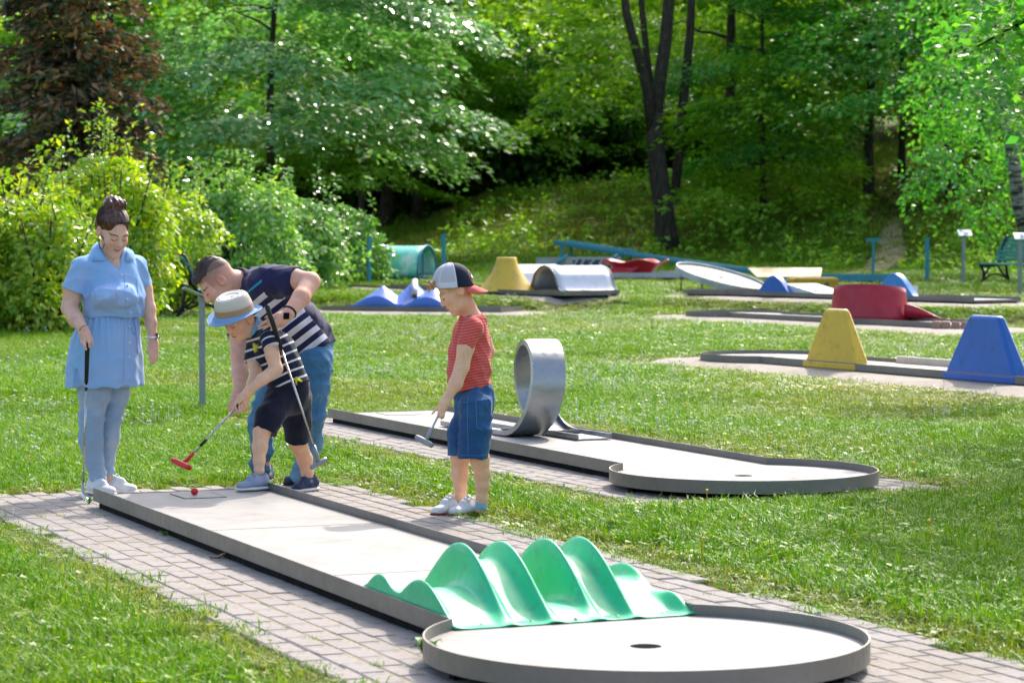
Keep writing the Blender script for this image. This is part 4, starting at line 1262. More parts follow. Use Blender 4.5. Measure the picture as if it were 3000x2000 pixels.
def side_tree():
    t = thing('shade_tree', 'big leaved tree hanging its bright leaves into the upper right corner', 'tree', (8.0, 21.8, float(tz(8.0, 21.8))))
    rr = np.random.default_rng(14)
    mb = branch_tree(rr, 11, .2, 14, 4.2, (-.02, -.05), .3)
    mb.tube([(0, 0, 3.3), (-1.3, .6, 3.75), (-2.8, 1.0, 3.6), (-3.9, 1.3, 3.0)], [.07, .05, .035, .01], 6)
    mb.build('trunk', M['bark'], t)
    V, F = spray_crown(rr, (-.4, -.6, 8.0), (3.8, 4.2, 3.8), 460, 42, .7, .18, up=.75, hollow=.25, jitter=.4, droop=.4, width=.7)
    V2, F2 = spray_crown(rr, (-3.6, 1.2, 3.35), (.75, .8, .62), 26, 26, .34, .125, up=.75, hollow=.1, jitter=.4, droop=.7, width=.62)
    V3, F3 = spray_crown(rr, (-3.4, 1.3, 2.55), (.5, .6, .30), 9, 22, .3, .12, up=.75, hollow=.1, jitter=.4, droop=.7, width=.62)
    V4, F4 = spray_crown(rr, (-.6, -2.6, 4.5), (2.4, 1.8, 1.0), 60, 36, .6, .16, up=.75, hollow=.2, jitter=.4, droop=.4, width=.7)
    parts_ = [(V, F), (V2, F2), (V3, F3), (V4, F4)]; b = 0; FF = []
    for v_, f_ in parts_: FF.append(f_ + b); b += len(v_)
    link('crown', crown_mesh('crown', np.concatenate([v_ for v_, _ in parts_]), np.concatenate(FF), M['leaf_right']), None, t)
side_tree()

# hedge of shrubs along the left
def shrub(label, px, Y, rx, h, leaf, matk, seed, shoots=0, n_sp=None, drop=0.0):
    p = at(px, 800, Y); g = float(tz(p[0], p[1])); rr = np.random.default_rng(seed)
    t = thing('hedge_shrub', label, 'shrub', (p[0], p[1], g), 0, 'shrubs of the hedge')
    n_sp = n_sp or int(210 * rx * h / 3.6)
    V, F = spray_crown(rr, (0, 0, h * .50), (rx, rx * .85, h * .56), n_sp, 46, .34, leaf, up=.45, hollow=.55, jitter=.5, droop=.5, width=.5)
    V2, F2 = spray_crown(rr, (0, -.1, h * .28), (rx * .95, rx * .85, h * .30), n_sp // 3, 36, .32, leaf, up=.45, hollow=.5, jitter=.5, droop=.5, width=.5)
    Vs, Fs = [V, V2], [F, F2 + len(V)]; b = len(V) + len(V2)
    mb = MB()
    for k in range(14):
        a = rr.random() * 6.28; q = rr.uniform(.2, .8) * rx
        mb.tube([(.15 * math.cos(a), .15 * math.sin(a), -.05), (q * .5 * math.cos(a), q * .5 * math.sin(a), h * .4), (q * math.cos(a), q * math.sin(a), h * .8)], [.025, .018, .008], 5)
    for k in range(shoots):                     # long upright shoots with paired leaves
        a = rr.random() * 6.28; q = rr.uniform(0, .75) * rx; x0, y0 = q * math.cos(a), q * math.sin(a)
        z0 = h * (.72 + .2 * (1 - q / rx)); l = rr.uniform(.35, .75); lx, ly = rr.normal(0, .15, 2)
        mb.tube([(x0, y0, z0), (x0 + lx * .5, y0 + ly * .5, z0 + l * .6), (x0 + lx, y0 + ly, z0 + l)], [.008, .006, .003], 4)
        n_ = 22; s = rr.random(n_)
        c = np.stack([x0 + lx * s, y0 + ly * s, z0 + l * s], -1); an = rr.random(n_) * 6.28
        dv = np.stack([np.cos(an), np.sin(an), .5 + 0 * an], -1); c = c + dv * leaf * .5
        V_, F_ = leaf_quads(c, unit(rr.normal(0, .5, (n_, 3)) + np.array([0, -.3, .7])), dv, leaf * rr.uniform(.6, 1.1, n_), .5)
        Vs.append(V_); Fs.append(F_ + b); b += len(V_)
    link('foliage', crown_mesh('foliage', np.concatenate(Vs), np.concatenate(Fs), M[matk]), None, t)
    mb.build('stems', M['bark'], t)
shrub('yellow green shrub at the far left edge beside the woman', -20, 33.6, 1.4, 1.95, .10, 'leaf_hedge', 101, 6)
shrub('low yellow green shrub just left of the woman', 140, 33.0, 1.05, 1.80, .10, 'leaf_hedge', 102, 8)
shrub('tallest yellow green shrub, rising to a peak above the head of the woman', 325, 35.5, 1.1, 2.62, .10, 'leaf_hedge', 103, 16)
shrub('yellow green shrub between the woman and the thin grey post', 455, 39.5, .95, 2.15, .10, 'leaf_hedge', 104, 8)
shrub('shrub with long upright shoots above the head of the man', 705, 44.6, 1.3, 2.1, .11, 'leaf_hedge2', 105, 16)
shrub('pale leaved shrub above the shoulder of the man', 850, 48.0, 1.2, 1.95, .12, 'leaf_hedge2', 106, 6)
shrub('last rounded shrub of the hedge, next to the teal post', 1000, 51.5, 1.1, 1.75, .12, 'leaf_hedge2', 107, 3)
shrub('dark shrub behind the half hidden bench', 600, 48.0, 1.3, 2.1, .11, 'leaf_hedge2', 108, 4)

# low growth on the bank: weeds and saplings as one mass
r = np.random.default_rng(77); cs, ns, ds, sz = [], [], [], []
for k in range(1500):
    x = r.uniform(-5, 17); y0 = float(np.interp(x, [-30, -6, 4, 8, 12, 30], [66, 66, 64, 59, 54, 50])); y = y0 + r.random() * 24 - 1.0
    if abs(x - np.interp(y, [54, 59, 65, 72, 80], [6.7, 8.4, 9.6, 10.6, 10.8])) < .7: continue
    if abs(x - np.interp(y, [62, 68, 75, 80], [-3.4, -3.3, -2.6, -1.4])) < 1.1: continue
    hgt = r.uniform(.12, .5) * (1.0 if r.random() < .85 else 1.8); n_ = 14
    s = r.random(n_); a = r.random(n_) * 6.28; q = .22 * r.random(n_)
    cs.append(np.stack([x + q * np.cos(a), y + q * np.sin(a), float(tz(x, y)) + hgt * s], -1))
    ds.append(np.stack([np.cos(a), np.sin(a), .9 - .6 * s], -1)); sz.append(r.uniform(.10, .24, n_))
cs, ds, sz = np.concatenate(cs), np.concatenate(ds), np.concatenate(sz)
V, F = leaf_quads(cs, unit(r.normal(0, .5, cs.shape) + np.array([0, -.2, .7])), ds, sz, .45)
tag(link('undergrowth', mesh_np('undergrowth', V, F), M['leaf_wood']), kind='stuff')

r = np.random.default_rng(78); Vs, Fs, b = [], [], 0
for k in range(120):
    x = r.uniform(-14, 6.5) if k < 95 else r.uniform(6.5, 9.0); y = r.uniform(81, 97); hgt = r.uniform(1.6, 3.6)
    V, F = spray_crown(r, (x, y, float(tz(x, y)) + hgt * .45), (1.1, 1.1, hgt * .55), 22, 26, .6, .30, up=.6, hollow=.3, jitter=.5, droop=.4)
    Vs.append(V); Fs.append(F + b); b += len(V)
M['leaf_shade_tint'] = mat_leaf('leaf_shade_tint_shrub', L('#223a18'), L('#2d4a1c'), L('#3a5c24'), .25, .6)  # leaf colour darkened to paint in the deep shade under the wood
tag(link('undergrowth', mesh_np('undergrowth', np.concatenate(Vs), np.concatenate(Fs)), M['leaf_shade_tint']), kind='stuff')

# ------------------------------------------------------------------ grass, clover flowers: scattered tufts
def tuft_mesh(seed, n_b, rad, h, w, lean):
    rr = np.random.default_rng(seed); V, F = [], []
    for k in range(n_b):
        a = rr.random() * 6.28; q = rad * math.sqrt(rr.random()); x, y = q * math.cos(a), q * math.sin(a)
        hh = h * rr.uniform(.45, 1.15); b_ = rr.random() * 6.28; ll = hh * lean * rr.uniform(.2, 1.3); ww = w * rr.uniform(.7, 1.3)
        dx, dy = math.cos(b_), math.sin(b_); sx, sy = -dy * ww / 2, dx * ww / 2; i = len(V)
        V += [(x - sx, y - sy, -.01), (x + sx, y + sy, -.01), (x + dx * ll * .35 - sx * .8, y + dy * ll * .35 - sy * .8, hh * .6), (x + dx * ll * .35 + sx * .8, y + dy * ll * .35 + sy * .8, hh * .6), (x + dx * ll, y + dy * ll, hh * (1 - .25 * lean))]
        F += [(i, i + 1, i + 3, i + 2), (i + 2, i + 3, i + 4)]
    return V, F
def broad_tuft(seed, n_l, rad, h, leaf):
    rr = np.random.default_rng(seed); a = rr.random(n_l) * 6.28; q = rad * np.sqrt(rr.random(n_l))
    c = np.stack([q * np.cos(a), q * np.sin(a), rr.uniform(.3, 1, n_l) * h], -1)
    V, F = leaf_quads(c, unit(rr.normal(0, .4, (n_l, 3)) + np.array([0, 0, 1.0])), np.stack([np.cos(a), np.sin(a), 0 * a], -1), leaf * rr.uniform(.6, 1.3, n_l), .8)
    return V, F
n = NT('grass_blade')
rnd = n.island(); wpos = n.pos()
g1 = n.ramp(rnd, [(0, L('#497f05')), (.4, L('#639808')), (.85, L('#88b112')), (.98, L('#a9be30')), (1, L('#bfc06a'))])
big = n.maprange(n.noise(wpos, .55, 4, .6), .38, .66)
g1 = n.mix(n.math('MULTIPLY', big, .55), g1, n.mix(1.0, g1, (.72, .85, .8, 1), 'MULTIPLY'))
dry = n.attr('dry', 'Fac', 'INSTANCER')
g1 = n.mix(n.math('MULTIPLY', dry, n.maprange(rnd, .0, .9)), g1, L('#b9a568'))
n.color(g1).setp(rough=.45, spec=.3)
tr = n.new('ShaderNodeBsdfTranslucent'); n.lk(n.mix(1.0, g1, (1.0, 1.0, .25, 1), 'MULTIPLY'), tr.inputs[0])
mx = n.new('ShaderNodeMixShader'); mx.inputs[0].default_value = .42
n.lk(n.bsdf.outputs[0], mx.inputs[1]); n.lk(tr.outputs[0], mx.inputs[2]); n.lk(mx.outputs[0], n.out.inputs[0])
M['grass'] = n.m
M['petal'] = mat_plain('white_petals', L('#e6e2d2'), .8, 0, .06, spec=.1)
M['dandelion'] = mat_plain('yellow_petals', L('#e2b416'), .6, 0, .1)

def scatter(name, pts, scl, rot, dry, sources, kind='stuff', label=None):
    me = mesh_np(name, pts, np.zeros((0, 3), dtype=np.int32))
    def at_(nm, typ, arr):
        a = me.attributes.new(nm, typ, 'POINT')
        a.data.foreach_set('value' if typ != 'FLOAT_VECTOR' else 'vector', np.asarray(arr, np.float32 if typ != 'INT' else np.int32).ravel())
    at_('scl', 'FLOAT_VECTOR', scl); at_('rot', 'FLOAT_VECTOR', rot); at_('dry', 'FLOAT', dry)
    at_('pick', 'INT', rng.integers(0, len(sources), len(pts)))
    col = bpy.data.collections.new(name + '_sources')
    for i, (m_, mat) in enumerate(sources):
        o = bpy.data.objects.new(name + '_source', m_); m_.materials.append(mat); col.objects.link(o)
    ng = bpy.data.node_groups.new(name + '_scatter', 'GeometryNodeTree')
    ng.interface.new_socket('Geometry', in_out='INPUT', socket_type='NodeSocketGeometry')
    ng.interface.new_socket('Geometry', in_out='OUTPUT', socket_type='NodeSocketGeometry')
    N = ng.nodes; gi = N.new('NodeGroupInput'); go = N.new('NodeGroupOutput')
    m2p = N.new('GeometryNodeMeshToPoints'); iop = N.new('GeometryNodeInstanceOnPoints'); ci = N.new('GeometryNodeCollectionInfo')
    ci.inputs['Collection'].default_value = col; ci.inputs['Separate Children'].default_value = True; ci.inputs['Reset Children'].default_value = True
    def na(nm, typ):
        q = N.new('GeometryNodeInputNamedAttribute'); q.data_type = typ; q.inputs['Name'].default_value = nm
        return [s_ for s_ in q.outputs if s_.enabled and s_.name == 'Attribute'][0]
    lk = ng.links.new
    lk(gi.outputs[0], m2p.inputs['Mesh']); lk(m2p.outputs[0], iop.inputs['Points']); lk(ci.outputs[0], iop.inputs['Instance'])
    iop.inputs['Pick Instance'].default_value = True
    lk(na('pick', 'INT'), iop.inputs['Instance Index'])
    e2r = N.new('FunctionNodeEulerToRotation'); lk(na('rot', 'FLOAT_VECTOR'), e2r.inputs[0]); lk(e2r.outputs[0], iop.inputs['Rotation'])
    lk(na('scl', 'FLOAT_VECTOR'), iop.inputs['Scale']); lk(iop.outputs[0], go.inputs[0])
    o = link(name, me)
    md = o.modifiers.new('scatter', 'NODES'); md.node_group = ng
    return tag(o, label, None, None, kind)

def vnoise(x, y, s, seed):
    rr = np.random.default_rng(seed); v = 0
    for k in range(7):
        a = rr.random() * 6.28; f_ = s * rr.uniform(.5, 2.2)
        v = v + np.sin((x * math.cos(a) + y * math.sin(a)) * f_ + rr.random() * 6.28)
    return v / 7
def field(n_, y0, y1, power=1.0, pad=1.0):
    y = y0 + (y1 - y0) * rng.random(n_ * 3)
    keep = rng.random(n_ * 3) < (y * .4 + pad * 2) / (y1 * .4 + pad * 2)
    y = y[keep][:n_]; x = (rng.random(len(y)) - .5) * (y * .405 + pad * 2)
    return x, y
def dry_at(x, y):
    w = .921 * x + .3895 * y
    d = np.clip((vnoise(x, y, 1.1, 3) - .18) * 2.0, 0, 1) * .55
    edge = in_pav(x, y, .22) & ~in_pav(x, y, 0)
    d = np.maximum(d, np.where(edge, .55, 0))
    right = np.clip((x - 1.2) / 1.5, 0, 1) * np.clip((y - 18.5) / 1.5, 0, 1) * np.clip((27 - y) / 2, 0, 1)
    d = np.maximum(d, right * (.55 + .6 * vnoise(x, y, 2.5, 5)))
    far = np.clip((y - 27) / 5, 0, 1) * np.clip((56 - y) / 3, 0, 1)
    d = np.maximum(d, far * (.16 + .6 * vnoise(x, y, .8, 9)))
    d = np.maximum(d, np.clip((y - 61) / 4, 0, 1) * (.62 + .7 * vnoise(x, y, .9, 13)))
    return np.clip(d, 0, 1)
def grass(n_, y0, y1, sx, sz, pad=1.0):
    x, y = field(n_, y0, y1, pad=pad)
    m_ = ~in_pav(x, y, -.02 + .05 * vnoise(x, y, 9, 4) + rng.normal(0, .025, len(x)))
    bare = vnoise(x, y, 2.0, 11) > .42
    m_ &= ~(bare & (rng.random(len(x)) < .6))
    px_ = (np.abs(x - np.interp(y, [54, 59, 65, 72, 80], [6.7, 8.4, 9.6, 10.6, 10.8])) < .45) & (rng.random(len(x)) < .8) & (y < 69)
    m_ &= ~(px_ & (y > 54))
    x, y = x[m_], y[m_]
    d = dry_at(x, y)
    tall = 1 + .55 * np.clip(vnoise(x, y, 1.6, 2), -1, 1.2) - .35 * d
    edge = in_pav(x, y, .16); tall = np.where(edge, tall * .55, tall)
    edge = in_pav(x, y, .7) & (y > 20); tall = np.where(edge, tall * .6, tall)
    z = tz(x, y) - .012
    k = rng.uniform(.75, 1.3, len(x))
    scl = np.stack([sx * k, sx * k, sz * k * tall], -1)
    rot = np.stack([rng.normal(0, .12, len(x)), rng.normal(0, .12, len(x)), rng.random(len(x)) * 6.28], -1)
    return np.stack([x, y, z], -1), scl, rot, d
parts_ = [grass(34000, 8.0, 22.0, .95, .80), grass(38000, 22.0, 40.0, 1.4, .78), grass(34000, 40.0, 64.0, 2.2, .95), grass(16000, 62.0, 92.0, 4.0, 2.6)]
arr = [np.concatenate([p_[i] for p_ in parts_]) for i in range(4)]
src = [(mesh_np('grass_tuft', *map(lambda q: q, tuft_mesh(200 + k, 34, .085, .085, .0042, (.5, .9, .7, 1.1)[k]))), M['grass']) for k in range(4)]
vb, fb = broad_tuft(300, 16, .08, .05, .03); src.append((mesh_np('clover_tuft', vb, fb), M['grass']))
scatter('grass', *arr, src)
# white clover heads and a few dandelions
def flower_mesh(seed, k):
    rr = np.random.default_rng(seed); mb = MB()
    for i in range(k):
        x, y = rr.normal(0, .12, 2); z = rr.uniform(.045, .085); rad = rr.uniform(.005, .0095)
        mb.tube([(x, y, 0), (x, y, z)], .0015, 3, caps=False)
        mb.lathe([(.001, z - rad * .8), (rad, z - rad * .3), (rad * .9, z + rad * .5), (.001, z + rad * .8)], (x, y, 0), 7)
    me = bpy.data.meshes.new('flower_heads'); me.from_pydata(mb.v, [], mb.f); me.update(); return me
x, y = field(1900, 10.5, 40.0)
m_ = ~in_pav(x, y, .1)
pn = vnoise(x, y, 1.3, 31) + .25 * (x < 1.5)
m_ &= ((pn > .30) & ~((y < 17) & (x > .5))) | ((rng.random(len(x)) < .05) & (y > 15))
x, y = x[m_], y[m_]; nfl = len(x)
k = rng.uniform(.8, 1.25, nfl) * (1 + .003 * y)
scatter('clover_flowers', np.stack([x, y, tz(x, y)], -1), np.stack([k, k, k], -1), np.stack([0 * x, 0 * x, rng.random(nfl) * 6.28], -1), 0 * x, [(flower_mesh(400, 3), M['petal']), (flower_mesh(401, 5), M['petal']), (flower_mesh(402, 2), M['petal'])])
x, y = field(150, 11, 30); m_ = ~in_pav(x, y, .1); x, y = x[m_], y[m_]
scatter('dandelion_flowers', np.stack([x, y, tz(x, y)], -1), np.ones((len(x), 3)) * 1.2, np.zeros((len(x), 3)), 0 * x, [(flower_mesh(410, 1), M['dandelion'])])

# a few tufts rooted in the paver joints of the front pavement
fr, u0, u1, v0, v1 = PAV[0]; pp = []
for k in range(240):
    u = u0 + .1 * rng.integers(0, 23) + rng.normal(0, .006); v = rng.uniform(v0, 6.6)
    edge = min(u - u0, u1 - u)
    if rng.random() > .16 + .8 * math.exp(-edge / .12) or abs(u) < .5: continue
    w = to_w(fr, u, v); pp.append((w[0], w[1], .018))
pp = np.array(pp); k = rng.uniform(.25, .6, len(pp))
scatter('joint_grass', pp, np.stack([k, k, k * .8], -1), np.stack([0 * k, 0 * k, rng.random(len(pp)) * 6.28], -1), rng.random(len(pp)) * .5, [(mesh_np('joint_tuft', *tuft_mesh(500 + q_, 16, .06, .07, .004, 1.2)), M['grass']) for q_ in range(2)])
DEBUG = False
# ------------------------------------------------------------------ people: smooth bodies from blended shapes
class Blend:
    """smoothly blended capsules and ellipsoids, turned into one closed surface"""
    def __init__(s, h): s.h = h; s.ops = []
    def cap(s, a, b, ra, rb=None, k=.012, flat=None, sub=False, end=False):
        a, b = np.array(a, float), np.array(b, float); rb = ra if rb is None else rb
        s.ops.append(('cap', a, b, ra, rb, k, flat, sub, end)); return s
    def chain(s, pts, k=.012, flat=None, k0=None):
        """pts: list of (xyz, r)"""
        for i in range(len(pts) - 1):
            s.cap(pts[i][0], pts[i + 1][0], pts[i][1], pts[i + 1][1], (k0 if (i == 0 and k0 is not None) else k), flat)
        return s
    def ell(s, c, r, ax=None, k=.012, sub=False):
        s.ops.append(('ell', np.array(c, float), np.array(r, float), np.eye(3) if ax is None else np.array(ax, float), k, sub)); return s
    def cut(s, p0, n_, k=0.0):
        n_ = np.array(n_, float); s.ops.append(('cut', np.array(p0, float), n_ / np.linalg.norm(n_))); return s
    def disp(s, fn): s.ops.append(('disp', fn)); return s
    def bounds(s):
        lo, hi = np.full(3, 1e9), np.full(3, -1e9)
        for o in s.ops:
            if o[0] == 'cap' and not o[7]:
                r_ = max(o[3], o[4]); lo = np.minimum(lo, np.minimum(o[1], o[2]) - r_); hi = np.maximum(hi, np.maximum(o[1], o[2]) + r_)
            if o[0] == 'ell' and not o[5]:
                r_ = o[2].max(); lo = np.minimum(lo, o[1] - r_); hi = np.maximum(hi, o[1] + r_)
        return lo - .02, hi + .02
    def build(s):
        h = s.h; lo, hi = s.bounds(); n_ = np.ceil((hi - lo) / h).astype(int) + 1
        D = np.full(n_, 1.0, np.float32); ax = [(lo[i] + h * np.arange(n_[i])).astype(np.float32) for i in range(3)]
        for o in s.ops:
            if o[0] in ('cap', 'ell'):
                if o[0] == 'cap':
                    _, a, b, ra, rb, k, flat, sub, end = o; r_ = max(ra, rb) * (max(1, flat[1]) if flat else 1); bl, bh = np.minimum(a, b) - r_, np.maximum(a, b) + r_
                else:
                    _, c, rad, R3, k, sub = o; bl, bh = c - rad.max(), c + rad.max()
                m_ = k + 3 * h
                i0 = np.clip(np.floor((bl - m_ - lo) / h).astype(int), 0, n_); i1 = np.clip(np.ceil((bh + m_ - lo) / h).astype(int) + 1, 0, n_)
                if (i1 <= i0).any(): continue
                x, y, z = ax[0][i0[0]:i1[0], None, None], ax[1][None, i0[1]:i1[1], None], ax[2][None, None, i0[2]:i1[2]]
                if o[0] == 'cap':
                    ab = b - a; l2 = float(ab @ ab) + 1e-12
                    wx, wy, wz = x - a[0], y - a[1], z - a[2]
                    t = np.clip((wx * ab[0] + wy * ab[1] + wz * ab[2]) / l2, 0, 1)
                    qx, qy, qz = wx - t * ab[0], wy - t * ab[1], wz - t * ab[2]
                    if flat:
                        f, fl = np.array(flat[0], float), flat[1]; f = f / np.linalg.norm(f)
                        e = (qx * f[0] + qy * f[1] + qz * f[2]) * (1 / fl - 1)
                        qx, qy, qz = qx + f[0] * e, qy + f[1] * e, qz + f[2] * e
                    d = np.sqrt(qx * qx + qy * qy + qz * qz) - (ra + (rb - ra) * t)
                    if flat and flat[1] < 1: d = d * (.5 + .5 * flat[1])
                    if end: d = np.maximum(d, (wx * ab[0] + wy * ab[1] + wz * ab[2]) / math.sqrt(l2) - math.sqrt(l2))
                else:
                    px_, py_, pz_ = x - c[0], y - c[1], z - c[2]
                    u = [(px_ * R3[i][0] + py_ * R3[i][1] + pz_ * R3[i][2]) / rad[i] for i in range(3)]
                    k0 = np.sqrt(u[0] ** 2 + u[1] ** 2 + u[2] ** 2); k1 = np.sqrt((u[0] / rad[0]) ** 2 + (u[1] / rad[1]) ** 2 + (u[2] / rad[2]) ** 2)
                    d = k0 * (k0 - 1) / (k1 + 1e-9)
                S = D[i0[0]:i1[0], i0[1]:i1[1], i0[2]:i1[2]]
                if sub: d = -d; hh = np.maximum(k - np.abs(S - d), 0) / k; S[...] = np.maximum(S, d) + hh * hh * k * .25
                else: hh = np.maximum(k - np.abs(S - d), 0) / k; S[...] = np.minimum(S, d) - hh * hh * k * .25
            elif o[0] == 'cut':
                _, p0, nn = o
                d = (ax[0][:, None, None] - p0[0]) * nn[0] + (ax[1][None, :, None] - p0[1]) * nn[1] + (ax[2][None, None, :] - p0[2]) * nn[2]
                D = np.maximum(D, d.astype(np.float32))
            else:
                w = np.argwhere(D < .04)
                P = lo + h * w
                D[w[:, 0], w[:, 1], w[:, 2]] += o[1](P).astype(np.float32)
        S = D < 0
        c = np.zeros(np.array(S.shape) - 1, np.int8)
        for i in (0, 1):
            for j in (0, 1):
                for k in (0, 1): c += S[i:S.shape[0] - 1 + i, j:S.shape[1] - 1 + j, k:S.shape[2] - 1 + k]
        cells = np.argwhere((c > 0) & (c < 8)); idx = np.full(c.shape, -1, np.int32); idx[tuple(cells.T)] = np.arange(len(cells))
        pos = np.zeros((len(cells), 3)); cnt = np.zeros(len(cells))
        cor = [np.array((i, j, k)) for i in (0, 1) for j in (0, 1) for k in (0, 1)]
        val = {tuple(q): D[tuple((cells + q).T)] for q in cor}
        for a in cor:
            for e in range(3):
                if a[e] == 0:
                    b = a.copy(); b[e] = 1; va, vb = val[tuple(a)], val[tuple(b)]
                    m_ = (va < 0) != (vb < 0); t = np.where(m_, va / (va - vb + 1e-12), 0)
                    pos += m_[:, None] * (a + t[:, None] * (b - a)); cnt += m_
        V = lo + h * (cells + pos / cnt[:, None]); F = []
        for e in range(3):
            e1, e2 = (e + 1) % 3, (e + 2) % 3
            sl0 = [slice(1, -1)] * 3; sl1 = [slice(1, -1)] * 3; sl0[e] = slice(0, -1); sl1[e] = slice(1, None)
            A, B = S[tuple(sl0)], S[tuple(sl1)]; ed = np.argwhere(A != B); sg = A[tuple(ed.T)]
            q = ed + 1; q[:, e] -= 1
            def cid(d1, d2):
                w = q.copy(); w[:, e1] += d1; w[:, e2] += d2; return idx[tuple(w.T)]
            f = np.stack([cid(-1, -1), cid(0, -1), cid(0, 0), cid(-1, 0)], -1)
            f[~sg] = f[~sg][:, ::-1]; F.append(f)
        return V, np.concatenate(F)

def waves(seed, n_, lo, hi, amp, stretch=(1, 1, 1)):
    rr = np.random.default_rng(seed); K = unit(rr.normal(size=(n_, 3))) * rr.uniform(lo, hi, n_)[:, None] * np.array(stretch); ph = rr.random(n_) * 6.28
    def f(P):
        w = P + .02 * np.sin(P[:, [1, 2, 0]] * 13 + seed)
        s = np.sin(w @ K.T + ph)
        return amp * np.sum(np.sign(s) * np.abs(s) ** 1.4, 1) / math.sqrt(n_)
    return f

def creases(seed, n_, amp, lo=45, hi=120, along=None):
    """sharp little cloth folds"""
    rr = np.random.default_rng(seed); K = unit(rr.normal(size=(n_, 3)) * (np.array(along) if along is not None else 1.0)) * rr.uniform(lo, hi, n_)[:, None]; ph = rr.random(n_) * 6.28
    K2 = unit(rr.normal(size=(n_, 3))) * rr.uniform(8, 20, n_)[:, None]
    def f(P):
        w = P + .010 * np.sin(P[:, [2, 0, 1]] * 31 + seed)
        s = 1 - 2 * np.abs(np.sin(.5 * (w @ K.T) + ph)) ** .7
        g = np.clip(np.sin(P @ K2.T + ph * 2) + .1, 0, 1)
        return -amp * np.sum(s * g, 1) / math.sqrt(n_) * 1.6
    return f

class Head:
    def __init__(s, c, F, U, sc_=1.0):
        s.c = np.array(c, float); F = np.array(F, float); F /= np.linalg.norm(F); U = np.array(U, float); U -= F * (U @ F); U /= np.linalg.norm(U)
        s.F, s.U, s.X = F, U, np.cross(F, U); s.s = sc_; s.ax = np.array([s.X, F, U])
    def p(s, x, y, z): return s.c + s.s * (s.X * x + s.F * y + s.U * z)
    def loc(s, P): return ((P - s.c) @ s.ax.T) / s.s
    def add(s, B, child=False, female=False):
        k = s.s
        e = lambda c, r, kk=.02, sub=False: B.ell(s.p(*c), np.array(r) * k, s.ax, kk * k, sub)
        c_ = lambda a, b, r1, r2, kk=.012, sub=False: B.cap(s.p(*a), s.p(*b), r1 * k, r2 * k, kk * k, None, sub)
        e((0, -.018, .035), (.074, .094, .085))
        e((0, .028, -.025), (.062, .062, .085), .03)
        e((0, .030, -.080), ((.052, .05, .036) if not female else (.047, .05, .036)), .03)
        e((0, .072, -.104), (.020, .017, .016), .025)
        for q in (-1, 1):
            e((q * .036, .058, -.032), (.026, .022, .026), .03)
            e((q * .030, .078, .020), (.022, .012, .008 if not child else .006), .02)
            e((q * .031, .099, .000), (.017, .016, .010), .012, True)
            e((q * .031, .0805, -.001), (.0145, .0135, .0115), .005)
            e((q * .0765, -.010, -.008), (.010, .023, .034), .007)
            e((q * .0835, -.004, -.004), (.005, .012, .018), .004, True)
            e((q * .0105, .098, -.034), (.0085, .010, .007), .008)
        c_((0, .086, .012), (0, .106 if not child else .100, -.026), .008, .0125, .012)
        e((0, .088, -.059), (.023, .011, .0075), .008)
        e((0, .086, -.070), (.019, .011, .0075), .006)
        c_((-.018, .101, -.0645), (.018, .101, -.0645), .003, .003, .003, True)

